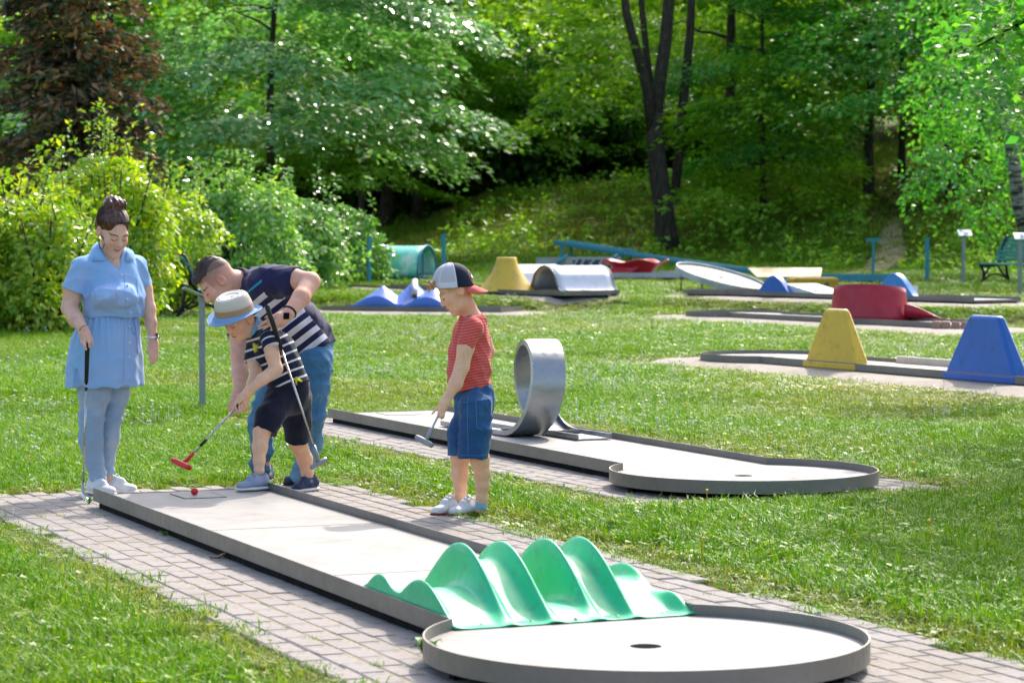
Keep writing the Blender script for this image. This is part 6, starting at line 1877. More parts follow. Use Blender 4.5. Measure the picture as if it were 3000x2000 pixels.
# ---------------- boy in red
def red_boy():
    p = Person('boy in red striped t-shirt, denim shorts and backwards cap, holding a putter', 0, 13.1, (-.25, 13.1, 0.0))
    P, r = p.P, p.r
    def hf(n, x, y, z, ax_):
        m_ = n.math('MULTIPLY', n.maprange(z, .0, .022), n.maprange(y, .058, .04)); m_ = n.math('MULTIPLY', m_, n.maprange(y, -.06, -.03))
        nb = n.math('MULTIPLY', n.maprange(y, -.045, -.07), n.maprange(z, -.045, -.02))
        return n.math('MULTIPLY', n.math('MAXIMUM', m_, nb), .75)
    skin = mat_skin('skin_child', L('#efbf9c'), L('#c07a6c'), L('#b08a5c'), L('#b8925a'), hf, blush=.35, smile=.3)
    H = Head(P(1335, 850, 0), (-.83, -.16, -.53), (-.52, -.04, .85), .93)
    B = Blend(.0042)
    B.chain(p.pts([(1382, 955, .05, 42), (1378, 1010, .05, 45), (1374, 1070, .05, 49), (1386, 1140, .05, 42), (1388, 1180, .05, 40)]), .04, ((0, 1, 0), 1.0))
    B.cap(P(1386, 940, .05), P(1360, 880, .02), r(27), r(27), .03)
    H.add(B, child=True)
    # near (left) arm, hand with the putter
    B.chain(p.pts([(1384, 960, -.08, 25), (1364, 1020, -.11, 24), (1353, 1075, -.12, 21), (1334, 1125, -.14, 20), (1312, 1163, -.15, 13)]), .015, None, .04)
    p.hand(B, [(1312, 1163, -.15, 12), (1303, 1180, -.155, 15), (1296, 1196, -.16, 13)],
           [[(1288, 1188, -.165), (1276, 1200, -.17), (1266, 1212, -.175)], [(1288, 1200, -.175), (1284, 1212, -.19), (1287, 1222, -.18)], [(1295, 1206, -.175), (1291, 1219, -.185), (1294, 1226, -.17)], [(1302, 1206, -.165), (1299, 1217, -.175), (1299, 1223, -.16)]],
           [(1303, 1178, -.135), (1290, 1190, -.125), (1283, 1201, -.125)], .0074)
    # far (right) arm, elbow behind the back
    B.chain(p.pts([(1394, 960, .19, 23), (1420, 1000, .21, 20), (1434, 1030, .22, 16), (1405, 1070, .22, 15), (1378, 1100, .20, 11)]), .015, None, .04)
    p.hand(B, [(1378, 1100, .20, 11), (1366, 1110, .20, 13)], [[(1358, 1112, .2), (1348, 1120, .2), (1344, 1130, .2)], [(1360, 1117, .2), (1352, 1127, .2), (1349, 1136, .2)], [(1363, 1120, .21), (1357, 1131, .21), (1355, 1139, .21)], [(1368, 1122, .22), (1363, 1132, .22), (1362, 1138, .22)]], [(1364, 1104, .18), (1354, 1108, .17), (1348, 1114, .17)], .007)
    # legs
    B.chain(p.pts([(1392, 1190, -.05, 42), (1397, 1280, -.05, 33), (1405, 1345, -.05, 27.5), (1413, 1385, -.04, 22.5), (1414, 1420, -.03, 19.5), (1412, 1460, -.02, 16.5), (1408, 1490, -.02, 16)]), .02)
    B.chain(p.pts([(1372, 1190, .12, 38), (1354, 1280, .12, 30), (1347, 1345, .12, 26), (1347, 1390, .12, 24), (1349, 1430, .12, 18), (1350, 1460, .12, 16), (1346, 1488, .12, 15)]), .02)
    p.mesh('body', B, skin, {'hp': H.loc})
    # t-shirt
    st = mat_cloth('red_striped_jersey', L('#e4675c'), .85, .08, 900, None, 6.0, (.0142, .20, L('#8c2a33'), None, None))
    B = Blend(.0045)
    B.chain(p.pts([(1384, 945, .05, 44), (1380, 985, .05, 54), (1375, 1035, .05, 60), (1373, 1085, .05, 62), (1377, 1140, .05, 62)]), .03, ((0, 1, 0), 1.05))
    B.cap(P(1384, 960, -.07), P(1392, 960, .18), r(29), r(27), .04)
    B.cap(P(1384, 962, -.08), P(1362, 1019, -.115), r(31), r(29.5), .03, None, False, True); B.cap(P(1396, 962, .19), P(1418, 999, .21), r(27), r(25), .03, None, False, True)
    B.cut(P(1388, 1139, .05), np.array((.12, 0, -1.0)))
    B.cap(P(1390, 940, .05), P(1352, 866, .0), r(30), r(29), .008, None, True)
    sd = P(1362, 1020, -.115) - P(1384, 962, -.08); sd /= np.linalg.norm(sd); s2 = P(1418, 998, .21) - P(1396, 962, .19); s2 /= np.linalg.norm(s2)
    def dz(Q):
        f = waves(41, 9, 16, 48, .0030, (1, 1, 1.2))(Q) + creases(42, 10, .0040)(Q) + .0035 * np.sin(Q[:, 2] * 95 + Q[:, 0] * 30) * np.exp(-((Q[:, 2] - P(0, 1110)[2]) / .05) ** 2)
        return f
    B.disp(dz)
    p.mesh('t_shirt', B, st, {'st': lambda V: -V[:, 2] + .10 * V[:, 0] + .004 * np.sin(V[:, 0] * 30)})
    B = Blend(.004)
    den = mat_cloth('dark_denim', L('#27507f'), .85, .16, 700, L('#336f96'), 4.0)
    B.chain(p.pts([(1389, 1130, .05, 52), (1388, 1165, .05, 57), (1388, 1200, .04, 57)]), .03, ((0, 1, 0), 1.05))
    B.cap(P(1391, 1195, -.05), P(1393, 1262, -.055), r(52), r(46), .03); B.cap(P(1393, 1262, -.055), P(1386, 1350, -.055), r(46), r(46), .03)
    B.cap(P(1378, 1195, .12), P(1356, 1262, .125), r(50), r(44), .03); B.cap(P(1356, 1262, .125), P(1354, 1335, .125), r(44), r(43), .03)
    B.cap(P(1372, 1370, .03), P(1371, 1290, .03), r(5), r(3), .012, None, True)
    B.cut(P(1380, 1340, 0), (0, 0, -1)); B.cut(P(1389, 1126, 0), (-.05, 0, 1))
    B.disp(lambda Q: waves(51, 9, 16, 46, .0034, (1, 1, 1.1))(Q) + creases(52, 9, .0042)(Q) + .003 * np.sin(Q[:, 2] * 85 + Q[:, 0] * 20) * np.exp(-((Q[:, 2] - P(0, 1240)[2]) / .06) ** 2))
    sh = p.mesh('denim_shorts', B, den)
    for pl in ([(1394, 1172), (1395, 1215), (1397, 1252), (1414, 1258)], [(1394, 1173), (1416, 1171), (1434, 1168)], [(1371, 1160), (1370, 1220), (1371, 1290), (1372, 1336)], [(1336, 1165), (1343, 1175), (1358, 1179), (1370, 1178)], [(1336, 1330), (1370, 1334), (1405, 1334), (1424, 1331)]):
        p.line(sh, pl, .0014, 'seam_stitching', M['jean_thread'], sh)
    # cap worn backwards
    Uc = Vector((-.10, -.04, 1)).normalized(); Fc = Vector((-.98, -.19, 0)); Fc = (Fc - Uc * Fc.dot(Uc)).normalized(); Xc = Fc.cross(Uc)
    AC = np.array([Xc, Fc, Uc]); cc = P(1328, 838, .0)
    cp = lambda x, y, z: cc + x * AC[0] + y * AC[1] + z * AC[2]
    rows, cols = 14, 40
    CR = (.086, .106, .116)
    def cpt(a, t, o_=0.0):
        ca, sa = math.cos(a), math.sin(a); ct = max(math.cos(t), 0) ** .80
        return cp((CR[0] + o_) * ct * sa, (CR[1] + o_) * ct * ca, (CR[2] + o_) * math.sin(t) - .010 * ca * 0 + (.006 * ca - .004) * (1 - t / 1.571))
    def dome(a0, a1, off=0.0):
        G = np.zeros((cols, rows, 3))
        for i, a in enumerate(np.linspace(a0, a1, cols)):
            for j, q in enumerate(np.linspace(0, 1, rows)):
                G[i, j] = cpt(a, q * math.pi / 2, off)
        return G
    n = NT('cap_mesh'); co = n.coord()
    ck = n.new('ShaderNodeTexChecker'); ck.inputs['Scale'].default_value = 420; n.lk(co, ck.inputs[0])
    n.color(n.mix(n.math('MULTIPLY', ck.outputs['Fac'], .22), L('#c9c6cc'), L('#8d8a8c'))).setp(rough=.8); n.bump(ck.outputs['Fac'], .3, .002)
    nav = mat_cloth('navy_twill', L('#1d2338'), .8, .1)
    mb = MB(); mb.grid(dome(-1.62, 1.62)); capo = p.mb('cap', mb, n.m); solidify(capo, .003, 0)
    mb = MB(); mb.grid(dome(1.62, 2 * math.pi - 1.62)); o = p.mb('cap_panel', mb, nav, capo); solidify(o, .003, 0)
    white = mat_cloth('white_twill', L('#d6d6e2'), .8, .05)
    mb = MB()
    G = dome(-1.62, 1.62, .0016)[:, :3]; mb.grid(G); p.mb('sweat_band', mb, white, capo)
    mb = MB()
    for a in (-.75, .75, 1.60, -1.60):
        pts = [cpt(a, t, .0018) for t in np.linspace(0, math.pi / 2 - .02, 14)]
        mb.tube(pts, .0042, 6, flat=.4)
    p.mb('cap_seam', mb, white, capo)
    coral = mat_cloth('coral_twill', L('#e0685f'), .8, .06)
    mb = MB(); G = np.zeros((21, 8, 3))
    for i, a in enumerate(np.linspace(math.pi - 1.05, math.pi + 1.05, 21)):
        w = (a - math.pi) / 1.05
        for j, q in enumerate(np.linspace(0, 1, 8)):
            rr_ = q * .078 * (1 - abs(w) ** 2.6) ** .6
            G[i, j] = cp((CR[0] + rr_ * .15) * math.sin(a), CR[1] * math.cos(a) - rr_ * .86, -.006 - rr_ * .50 - .022 * w * w * (.3 + q))
    mb.grid(G); o = p.mb('cap_bill', mb, coral, capo); solidify(o, .004, 0)
    mb = MB(); mb.lathe([(.0001, .006), (.006, .004), (.007, 0)], cp(0, 0, CR[2] + .001), 10, True, np.array(Vector(AC[2]).to_track_quat('Z', 'Y').to_matrix())); p.mb('cap_button', mb, coral, capo)
    # round badge on the navy panel, orange with a pale bar
    def badge(rad, lift, mat, name, sx=1.0, sy=1.0):
        mb = MB(); pts = []
        for i in range(20):
            w = 2 * math.pi * i / 20; pts.append(cpt(math.pi + .32 + rad * sx * math.cos(w) / .095, .42 + rad * sy * math.sin(w) / .105, lift))
        mb.add(pts, [tuple(range(20))]); p.mb(name, mb, mat, capo)
    badge(.036, .0015, nav, 'badge_border'); badge(.034, .0025, M['badge'], 'badge'); badge(.016, .0035, M['sign_white'], 'badge_mark', 1.1, .55)
    B = Blend(.004); rr = np.random.default_rng(9)
    for i in range(16):
        a = rr.normal(0, .035); q0 = cp(a, .098, .012 + rr.normal(0, .01)); q1 = cp(a * 1.2, .120 + rr.normal(0, .006), .022 + rr.normal(0, .012)); q2 = cp(a * 1.2 + rr.normal(0, .01), .122 + rr.normal(0, .008), -.006 + rr.normal(0, .012))
        B.cap(q0, q1, .006, .005, .004); B.cap(q1, q2, .005, .0022, .004)
    p.mesh('hair', B, M['blond'])
    h1 = P(1436, 1500, -.02); sneaker(p, 'shoe', (-.155, 13.19), (-.315, 13.05), 0.012, .088, .082, (M['shoe_white'], M['sole_red'], M['sole_white']), straps=True)
    sneaker(p, 'shoe', (-.262, 13.27), (-.40, 13.08), 0.012, .088, .080, (M['shoe_white'], M['sole_red'], M['sole_white']), straps=True)
    for (px, py, d, a, b) in ((1411, 1462, -.02, 17.5, 18), (1349, 1456, .12, 16.5, 17)):
        B = Blend(.004); B.cap(P(px, py, d), P(px - 2, py + 22, d), r(a), r(b), .01); p.mesh('sock', B, M['sock_blue'])
    putter('grey headed child putter hanging from the hand of the boy in red', P(1300, 1185, -.165), P(1252, 1282, -.21), .16, P(1219, 1279, -.19), P(1266, 1305, -.25), M['head_grey'], head_r=.0155)
M['blond'] = mat_plain('blond_hair', L('#b9935e'), .5, 0, .2, 40)
M['badge'] = mat_plain('orange_badge', L('#e0972a'), .7, 0, .15, 30)
M['jean_thread'] = mat_plain('denim_thread', L('#5d83a8'), .8)
red_boy()

# ---------------- boy with the straw hat
def hat_boy():
    p = Person('boy in straw hat and navy striped polo shirt, bending to putt the red ball', 0, 13.95, (-1.25, 14.0, 0.0))
    P, r = p.P, p.r
    skin = mat_skin('skin_child_hat', L('#eebd9b'), L('#c05f58'), L('#8a5f42'), blush=.4, smile=-.4)
    H = Head(P(702, 932, -.06), (-.62, -.58, -.52), (-.30, -.32, .90), .93)
    B = Blend(.0042)
    B.chain(p.pts([(775, 985, 0, 42), (800, 1035, .02, 44), (828, 1095, .04, 45), (850, 1150, .06, 46)]), .04)
    B.cap(P(762, 972, 0), P(715, 945, -.04), r(25), r(26), .03)
    H.add(B, child=True)
    # near (left) arm
    B.chain(p.pts([(788, 985, -.11, 22), (798, 1040, -.16, 20), (809, 1080, -.18, 18.5), (770, 1110, -.22, 17), (733, 1141, -.25, 11.5)]), .015, None, .04)
    p.hand(B, [(733, 1141, -.25, 11), (722, 1157, -.255, 14), (714, 1170, -.258, 12)],
           [[(716, 1180, -.275), (722, 1192, -.285), (714, 1202, -.275)], [(708, 1184, -.275), (713, 1197, -.285), (704, 1206, -.275)], [(701, 1188, -.272), (704, 1200, -.28), (697, 1209, -.27)], [(725, 1177, -.27), (732, 1187, -.28), (727, 1198, -.27)]],
           [(718, 1160, -.275), (708, 1170, -.285), (700, 1181, -.285)], .0068)
    # far (right) arm
    B.chain(p.pts([(748, 1000, .06, 21), (742, 1050, .02, 19), (750, 1088, -.05, 17), (738, 1125, -.14, 14), (722, 1150, -.20, 11)]), .015, None, .04)
    p.hand(B, [(722, 1150, -.20, 11), (708, 1168, -.225, 13), (698, 1182, -.235, 12)],
           [[(690, 1190, -.255), (694, 1203, -.265), (688, 1210, -.25)], [(684, 1195, -.25), (686, 1207, -.262), (680, 1213, -.25)], [(702, 1190, -.255), (708, 1206, -.27), (718, 1208, -.262)], [(711, 1186, -.25), (721, 1202, -.265), (733, 1206, -.26)]],
           [(700, 1172, -.215), (688, 1184, -.22), (680, 1196, -.225)], .0068)
    # legs
    B.chain(p.pts([(822, 1165, .02, 40), (789, 1222, -.10, 30), (767, 1265, -.15, 24), (761, 1310, -.17, 21.5), (759, 1350, -.19, 16), (759, 1380, -.20, 13), (757, 1420, -.21, 13)]), .02)
    B.chain(p.pts([(868, 1165, .14, 40), (871, 1232, .22, 32), (872, 1292, .28, 27), (893, 1345, .34, 22.5), (900, 1385, .37, 17), (902, 1412, .38, 15), (903, 1442, .39, 14)]), .02)
    body = p.mesh('body', B, skin, {'hp': H.loc})
    # hat
    U = Vector((-.16, -.26, .95)).normalized(); Fh = Vector(H.F); Fh = (Fh - U * Fh.dot(U)).normalized(); Xh = Fh.cross(U)
    A = np.array([Xh, Fh, U]); c0 = P(688, 921, -.055)
    hq = lambda x, y, z: c0 + x * A[0] + y * A[1] + z * A[2]
    n = NT('straw_weave'); at_ = n.attr('hz', 'Fac')
    rings = n.math('SINE', n.math('MULTIPLY', at_, 900.0))
    base = n.ramp(n.maprange(at_, 0.0, .13), [(0, L('#7fa3d2')), (.05, L('#86a8d2')), (.16, L('#8fb0d6')), (.20, L('#c9a173')), (.42, L('#c29c6e')), (.46, L('#dccfb8')), (.62, L('#e6dcc8')), (1, L('#e2ddd2'))])
    n.color(n.mix(n.maprange(rings, -1, 1, 0, .22), base, n.mix(1.0, base, (.62, .6, .6, 1), 'MULTIPLY'))).setp(rough=.8); n.bump(rings, .6, .003)
    mb = MB(); prof = []
    NA = 48; rows = []
    for (rad, z, t) in [(.148, .004, .004), (.135, -.002, .008), (.12, -.001, .012), (.104, .006, .016), (.100, .012, .020), (.099, .035, .045), (.095, .060, .07), (.088, .085, .09), (.080, .104, .105), (.060, .112, .115), (.03, .100, .125), (.001, .094, .13)]:
        rows.append((rad, z, t))
    G = np.zeros((NA, len(rows), 3)); hz = np.zeros((NA, len(rows)))
    for i, a in enumerate(np.linspace(0, 2 * math.pi, NA, endpoint=False)):
        for j, (rad, z, t) in enumerate(rows):
            ca, sa = math.cos(a), math.sin(a)
            el_ = 1.10 if j > 3 else 1.06
            zz = z + (.012 * abs(ca) ** 2 * (1 if sa > -2 else 0) - .018 * max(0, sa) if j < 3 else 0)
            if j in (8, 9): zz += -.010 * max(0, sa) + .004
            G[i, j] = hq(rad * ca, rad * el_ * sa, zz); hz[i, j] = t
    mb.grid(G, close_u=True); o = p.mb('straw_hat', mb, n.m)
    a_ = o.data.attributes.new('hz', 'FLOAT', 'POINT'); a_.data.foreach_set('value', hz.ravel().astype(np.float32)); solidify(o, .003, 0)
    o.modifiers.new('soft', 'SUBSURF').render_levels = 2
    B = Blend(.004)
    for i in range(12):
        a = -.06 + .12 * i / 11; B.cap(H.p(a, .055 - abs(a) * .5, .055), H.p(a * 1.05, .085 - abs(a) * .75, .035), .008, .004, .005)
    p.mesh('hair', B, M['brown_short'])
    # polo
    st = mat_cloth('navy_white_striped_pique', L('#1b2036'), .85, .1, 900, None, 6.0, (.047, .23, L('#d7d8de'), None, None))
    ax1 = np.array((.38, 0, -.93))
    B = Blend(.0045)
    B.chain(p.pts([(768, 978, 0, 42), (804, 1030, .02, 59), (830, 1085, .04, 58), (850, 1135, .06, 60), (856, 1155, .06, 61)]), .03)
    B.cap(P(786, 985, -.09), P(752, 990, .06), r(26), r(24), .04)
    B.cap(P(787, 984, -.11), P(796, 1021, -.152), r(27), r(28), .03, None, False, True); B.cap(P(750, 1000, .06), P(741, 1062, .02), r(26), r(27), .03, None, False, True)
    B.cut(P(850, 1132, .05), (.28, 0, -.95))
    B.cap(P(760, 966, -.01), P(708, 932, -.05), r(27), r(30), .008, None, True)
    sdr = P(795, 1018, -.15) - P(787, 984, -.11); sdr /= np.linalg.norm(sdr); sd2 = P(742, 1055, .02) - P(750, 1000, .06); sd2 /= np.linalg.norm(sd2)
    def dz(Q):
        f = waves(61, 9, 16, 50, .0030)(Q) + creases(62, 9, .0018)(Q)
        return f
    B.disp(dz)
    ref = P(790, 1000, -.1)
    def stf(V):
        body_ = (V - ref) @ ax1
        slv = (V - P(787, 984, -.11)) @ sdr
        near = np.linalg.norm(V - P(791, 1002, -.14), axis=1) < .062
        return np.where(near, slv + .02, body_) + .004 * np.sin(V[:, 0] * 25)
    polo = p.mesh('polo_shirt', B, st, {'st': stf})
    B = Blend(.0035)
    nk = P(715, 945, -.04) - P(762, 972, 0); nk /= np.linalg.norm(nk); c0 = P(741, 958, -.02); e1 = np.cross(nk, (0, 1, 0)); e1 /= np.linalg.norm(e1); e2 = np.cross(nk, e1)
    ring = [c0 + r(30) * (math.cos(w) * e1 + math.sin(w) * e2) for w in np.linspace(0, 2 * math.pi, 15)]
    for i in range(14): B.cap(ring[i], ring[i + 1], .016, .016, .006, (np.cross(nk, ring[i + 1] - ring[i]), .30))
    p.mesh('collar', B, M['collar_blue'], None, polo)
    p.flap(polo, [(741, 1004), (750, 1004), (747, 1012), (757, 1005), (757, 1020), (750, 1020), (758, 1028), (747, 1033), (744, 1022)], .003, .002, 'chest_emblem', M['emblem_yellow'], polo)
    p.flap(polo, [(862, 1106), (868, 1102), (886, 1115), (882, 1119), (871, 1111), (872, 1125), (866, 1126)], .003, .002, 'hem_emblem', M['emblem_yellow'], polo)
    # shorts
    B = Blend(.0045)
    nv = mat_cloth('navy_cotton', L('#171a2d'), .85, .14, 800, None, 5)
    B.chain(p.pts([(848, 1112, .06, 53), (850, 1130, .06, 55), (848, 1160, .07, 58)]), .03)
    B.cap(P(825, 1165, .02), P(789, 1222, -.10), r(52), r(41), .03); B.cap(P(789, 1222, -.10), P(774, 1268, -.135), r(41), r(38), .03, None, False, True)
    B.cap(P(868, 1165, .14), P(870, 1235, .22), r(48), r(42), .03); B.cap(P(870, 1235, .22), P(868, 1291, .26), r(42), r(37), .03, None, False, True)
    B.cut(P(845, 1116, .05), (-.28, 0, .95))
    def dz2(Q):
        f = waves(71, 8, 14, 40, .0034)(Q) + creases(72, 9, .0032)(Q)
        return f
    B.disp(dz2)
    p.mesh('shorts', B, nv)
    for (pts) in ([(759, 1372, -.195, 14.5), (758, 1415, -.21, 15)], [(902, 1408, .38, 16.5), (903, 1445, .39, 16)]):
        B = Blend(.004); B.chain(p.pts(pts), .01); p.mesh('sock', B, M['sock_black'])
    q = P(765, 1420, -.21)
    sneaker(p, 'shoe', (q[0] + .035, 13.74), (q[0] - .118, 13.62), .087, .080, .070, (M['shoe_grey'], M['sole_white'], M['shoe_grey']))
    q = P(905, 1440, .39)
    sneaker(p, 'shoe', (q[0] + .04, 14.36), (q[0] - .08, 14.22), .022, .080, .070, (M['shoe_navy'], M['sole_white'], M['shoe_grey']))
    putter('red headed putter held low by the boy in the straw hat and the man', P(737, 1146, -.235), P(548, 1347, -.33), .22, P(506, 1347, -.26), P(556, 1370, -.41), M['head_red'], band=(.70, .80), head_r=.017)
M['brown_short'] = mat_plain('brown_short_hair', L('#5a3f2e'), .5, 0, .25, 40)
M['collar_blue'] = mat_cloth('pale_blue_pique', L('#7ea9c9'), .85, .06)
M['emblem_yellow'] = mat_plain('yellow_print', L('#d9cf3a'), .7)
hat_boy()

# ---------------- man
def man():
    p = Person('man in navy polo shirt with broad white stripes and blue jeans, bending over the boy', 0, 14.45, (-1.25, 14.75, 0.0))
    P, r = p.P, p.r
    def hf(n, x, y, z, ax_):
        top = n.maprange(n.math('ADD', z, n.math('MULTIPLY', y, -.35)), .052, .068)
        sd_ = n.math('MULTIPLY', n.maprange(n.math('ADD', z, n.math('MULTIPLY', y, .5)), -.045, .03), n.maprange(y, .052, .042))
        bk = n.math('MULTIPLY', sd_, n.maprange(z, -.07, .06, .08, .62))
        return n.math('MAXIMUM', n.math('MULTIPLY', top, .9), bk)
    skin = mat_skin('skin_man', L('#e6b198'), L('#a8564f'), L('#4d382d'), L('#6a564a'), hf, stubble=.55, blush=.3, smile=.2)
    H = Head(P(637, 826, -.16), (-.64, -.22, -.73), (-.73, -.10, .67), 1.07)
    B = Blend(.0048)
    Nf = (.0, 1, 0)
    B.chain(p.pts([(760, 850, 0, 58), (810, 890, 0, 68), (860, 950, .02, 64), (900, 1005, .08, 56), (912, 1040, .1, 54)]), .05, (Nf, 1.15))
    B.cap(P(735, 838, -.03), P(668, 824, -.13), r(44), r(36), .04)
    H.add(B)
    # near (left) arm: elbow raised behind, hand on the boy
    B.chain(p.pts([(803, 830, -.22, 32), (860, 818, -.30, 30), (909, 826, -.36, 27), (882, 872, -.48, 25), (845, 918, -.58, 18)]), .02, None, .06)
    p.hand(B, [(845, 918, -.58, 16), (822, 935, -.60, 20), (803, 945, -.61, 18)],
           [[(792, 938, -.61), (775, 944, -.615), (758, 956, -.61)], [(792, 948, -.625), (778, 960, -.63), (767, 975, -.62)], [(802, 958, -.63), (794, 968, -.635), (789, 976, -.61)], [(812, 962, -.62), (808, 972, -.625), (804, 977, -.60)]],
           [(806, 928, -.59), (792, 926, -.57), (780, 930, -.56)], .0102)
    # far (right) arm straight down to the putter
    B.chain(p.pts([(712, 890, .08, 36), (702, 975, .02, 31), (703, 1045, -.06, 27), (703, 1095, -.18, 23), (701, 1140, -.30, 17)]), .02, None, .06)
    p.hand(B, [(701, 1140, -.30, 16), (697, 1160, -.33, 19), (692, 1176, -.35, 17)],
           [[(684, 1180, -.36), (676, 1196, -.375), (678, 1208, -.36)], [(690, 1186, -.37), (683, 1200, -.39), (686, 1212, -.375)], [(698, 1186, -.36), (694, 1200, -.37), (696, 1210, -.36)], [(680, 1170, -.34), (672, 1188, -.35), (672, 1204, -.34)]],
           [(702, 1158, -.37), (710, 1172, -.40), (712, 1184, -.415)], .0098)
    # legs
    B.chain(p.pts([(912, 1050, .02, 50), (917, 1130, .0, 44), (915, 1215, .0, 36), (905, 1300, .1, 33), (885, 1380, .2, 24), (878, 1425, .28, 21)]), .03)
    B.chain(p.pts([(860, 1050, .22, 58), (806, 1150, .26, 40), (765, 1235, .30, 32), (768, 1310, .36, 27), (768, 1370, .42, 22), (770, 1408, .46, 20)]), .03)
    p.mesh('body', B, skin, {'hp': H.loc})
    # hair on top
    n = NT('dark_short_hair'); hp = n.attr('hp', 'Vector'); mp = n.new('ShaderNodeMapping'); mp.inputs['Scale'].default_value = (40, 10, 25); n.lk(hp, mp.inputs[0])
    n.color(n.ramp(n.noise(mp.outputs[0], 5, 4), [(.3, L('#1d1714')), (.7, L('#52413a'))])).setp(rough=.5); n.bump(n.noise(mp.outputs[0], 7, 3), .6, .006)
    B = Blend(.004)
    B.ell(H.p(0, -.012, .046), np.array((.068, .095, .090)) * H.s, H.ax, .02); B.ell(H.p(0, .066, .088), np.array((.044, .026, .020)) * H.s, H.ax, .03)
    B.cut(H.p(0, .04, .068), -H.U * .92 + H.F * .10)
    B.disp(lambda Q: .0022 * np.sin(H.loc(Q)[:, 0] * 260 + H.loc(Q)[:, 1] * 60) + waves(5, 8, 80, 200, .0022)(Q))
    ho = p.mesh('hair', B, n.m, {'hp': H.loc})
    mb = MB(); rr = np.random.default_rng(19)
    for i in range(420):
        a = rr.random() * 6.28; q = math.sqrt(rr.random()); x, y = .066 * q * math.cos(a), .012 + .078 * q * math.sin(a)
        z = .046 + .090 * math.sqrt(max(.02, 1 - (x / .070) ** 2 - ((y + .012) / .100) ** 2)) * (1 if y < .06 else .95)
        b0 = H.p(x, y, z - .004); b1 = H.p(x + rr.normal(0, .004), y + .008 + rr.normal(0, .005), z + rr.uniform(.006, .013))
        mb.tube([b0, b1], [.0012, .0004], 3, caps=False)
    p.mb('hair_tips', mb, M['brown_short'], ho)
    # polo shirt
    stp = mat_cloth('navy_polo_white_bands', L('#26264c'), .8, .1, 900, None, 5.0, (.0622, .50, L('#e2dfe8'), -.004, (-.062, -.050, L('#2f8fb0'))))
    B = Blend(.005)
    B.chain(p.pts([(745, 845, -.02, 66), (800, 885, .0, 80), (858, 945, .02, 80), (905, 1000, .08, 74), (922, 1028, .1, 72)]), .04, (Nf, 1.18))
    B.cap(P(770, 835, -.18), P(716, 880, .10), r(50), r(44), .06)
    B.cap(P(798, 820, -.22), P(874, 821, -.31), r(51), r(43), .04, None, False, True); B.cap(P(712, 890, .08), P(703, 992, .02), r(44), r(40), .04, None, False, True)
    B.cut(P(918, 1026, .05), (.36, 0, -.93))
    B.cap(P(725, 830, -.04), P(640, 820, -.14), r(40), r(44), .01, None, True)
    sa = P(866, 818, -.30) - P(800, 826, -.22); sa /= np.linalg.norm(sa); sb = P(704, 975, .02) - P(712, 890, .08); sb /= np.linalg.norm(sb)
    def dz(Q):
        f = waves(81, 10, 9, 30, .0050)(Q) + creases(82, 11, .0056, 35, 95)(Q) + .004 * np.sin(Q[:, 0] * 40 + Q[:, 2] * 55) * np.exp(-((Q[:, 0] - P(930, 960)[0]) / .12) ** 2)
        return f
    B.disp(dz)
    axs = np.array((.61, 0, -.79)); ref = P(764, 868, -.1)
    def stf(V):
        s = (V - ref) @ axs
        slv = ((V - P(790, 826, -.22)) @ sa > -.01) & (np.linalg.norm(V - P(842, 820, -.27), axis=1) < .14)
        far = (V[:, 1] > p.Y + .02) & (V[:, 0] < P(735, 900)[0])
        back = .79 * (V[:, 0] - P(930, 950)[0]) + .61 * (V[:, 2] - P(930, 950)[2]) > .004
        return np.where(slv | far | back, -1.0, s)
    polo = p.mesh('polo_shirt', B, stp, {'st': stf})
    B = Blend(.004)
    cn = P(735, 838, -.03) - P(668, 824, -.13); cn /= np.linalg.norm(cn)
    c0 = P(699, 830, -.09); e1 = np.cross(cn, (0, 1, 0)); e1 /= np.linalg.norm(e1); e2 = np.cross(cn, e1)
    ring = [c0 + r(43) * (math.cos(w) * e1 + math.sin(w) * e2) + cn * (.012 * math.cos(2 * w)) for w in np.linspace(0, 2 * math.pi, 17)]
    for i in range(16): B.cap(ring[i], ring[i + 1], .017, .017, .01, (np.cross(cn, ring[i + 1] - ring[i]), .4))
    p.mesh('collar', B, M['navy_cloth'], None, polo)
    # jeans
    jn = mat_cloth('blue_jeans', L('#44779f'), .85, .14, 700, L('#7ba6c2'), 3.0)
    B = Blend(.005)
    B.chain(p.pts([(916, 1020, .1, 66), (905, 1050, .1, 68)]), .03, (Nf, 1.15))
    B.chain(p.pts([(916, 1050, .0, 62), (917, 1130, .0, 50), (914, 1215, .0, 41), (905, 1300, .1, 38), (884, 1380, .2, 31), (876, 1412, .26, 31)]), .03)
    B.chain(p.pts([(862, 1055, .22, 60), (800, 1150, .26, 48), (763, 1235, .30, 39.5), (768, 1310, .36, 34), (763, 1365, .42, 32), (766, 1392, .45, 34)]), .03)
    B.cut(P(918, 1016, .05), (-.36, 0, .93))
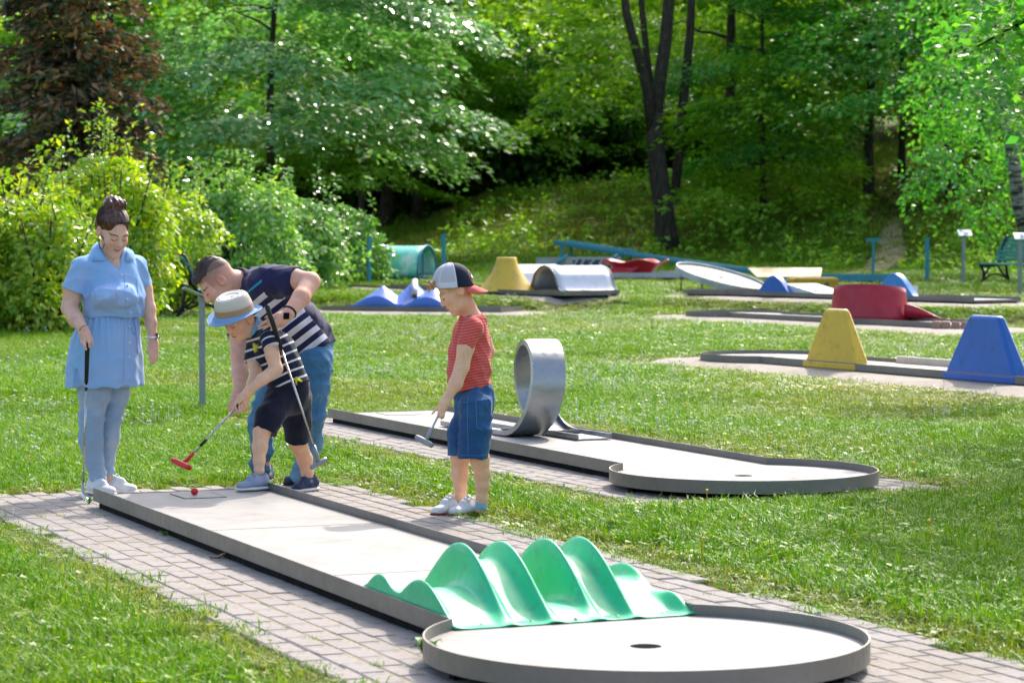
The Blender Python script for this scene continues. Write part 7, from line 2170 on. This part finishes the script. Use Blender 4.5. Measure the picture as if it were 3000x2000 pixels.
    B.disp(lambda Q: waves(91, 9, 10, 34, .0040, (1, 1, 1.2))(Q) + creases(92, 10, .0050, 40, 110, (.7, .7, 1.4))(Q) + .005 * np.sin(Q[:, 2] * 75 + Q[:, 0] * 20) * np.exp(-((Q[:, 2] - .09) / .07) ** 2))
    jo = p.mesh('jeans', B, jn)
    p.line(jo, [(948, 1035), (944, 1100), (934, 1180), (926, 1260), (904, 1340), (888, 1390)], .0016, 'seam_stitching', M['jean_thread'], jo)
    q = P(768, 1410, .45); sneaker(p, 'shoe', (q[0] + .03, 14.98), (q[0] - .02, 14.72), .012, .10, .09, (M['shoe_navy'], M['black_rubber'], M['shoe_navy']))
    q = P(872, 1428, .30); sneaker(p, 'shoe', (q[0] + .04, 14.88), (q[0] - .05, 14.63), .022, .10, .09, (M['shoe_navy'], M['black_rubber'], M['shoe_navy']))
    # wrist watch
    wn_ = P(845, 918, -.58) - P(882, 872, -.48); wn_ /= np.linalg.norm(wn_); cw = P(848, 914, -.575); e1 = np.cross(wn_, (0, 1, 0)); e1 /= np.linalg.norm(e1); e2 = np.cross(wn_, e1)
    mb = MB(); mb.tube([cw + r(18.2) * (math.cos(w) * e1 + math.sin(w) * e2) for w in np.linspace(0, 2 * math.pi, 21)], .0085, 8, flat=.35); wo = p.mb('watch_strap', mb, M['black_rubber'])
    mb = MB(); Mx = np.array(Vector((-.05, -.95, .3)).to_track_quat('Z', 'Y').to_matrix()); mb.box(P(839, 925, -.635), (.031, .035, .010), Mx, .004); p.mb('watch_case', mb, M['black'], wo)
    putter('putter with a black grip and grey head hanging from the hand of the man', P(781, 893, -.635), P(928, 1330, -.74), .30, P(911, 1370, -.76), P(956, 1344, -.70), M['head_grey'], head_r=.0155)
M['navy_cloth'] = mat_cloth('navy_collar', L('#1f1e38'), .8, .1)
man()

# ball on the tee
b = at(570, 1440, 13.42)
mb = MB(); mb.lathe([(.0195 * math.sin(t) + 1e-5, -.0195 * math.cos(t)) for t in np.linspace(0, math.pi, 17)], (0, 0, 0), 24)
o = mb.build('golf_ball', mat_plain('red_ball', L('#d81f33'), .35, 0, .06)); o.location = (b[0], 13.42, .085 + .0225)
tag(o, 'small red minigolf ball on the tee plate of the nearest lane', 'ball')
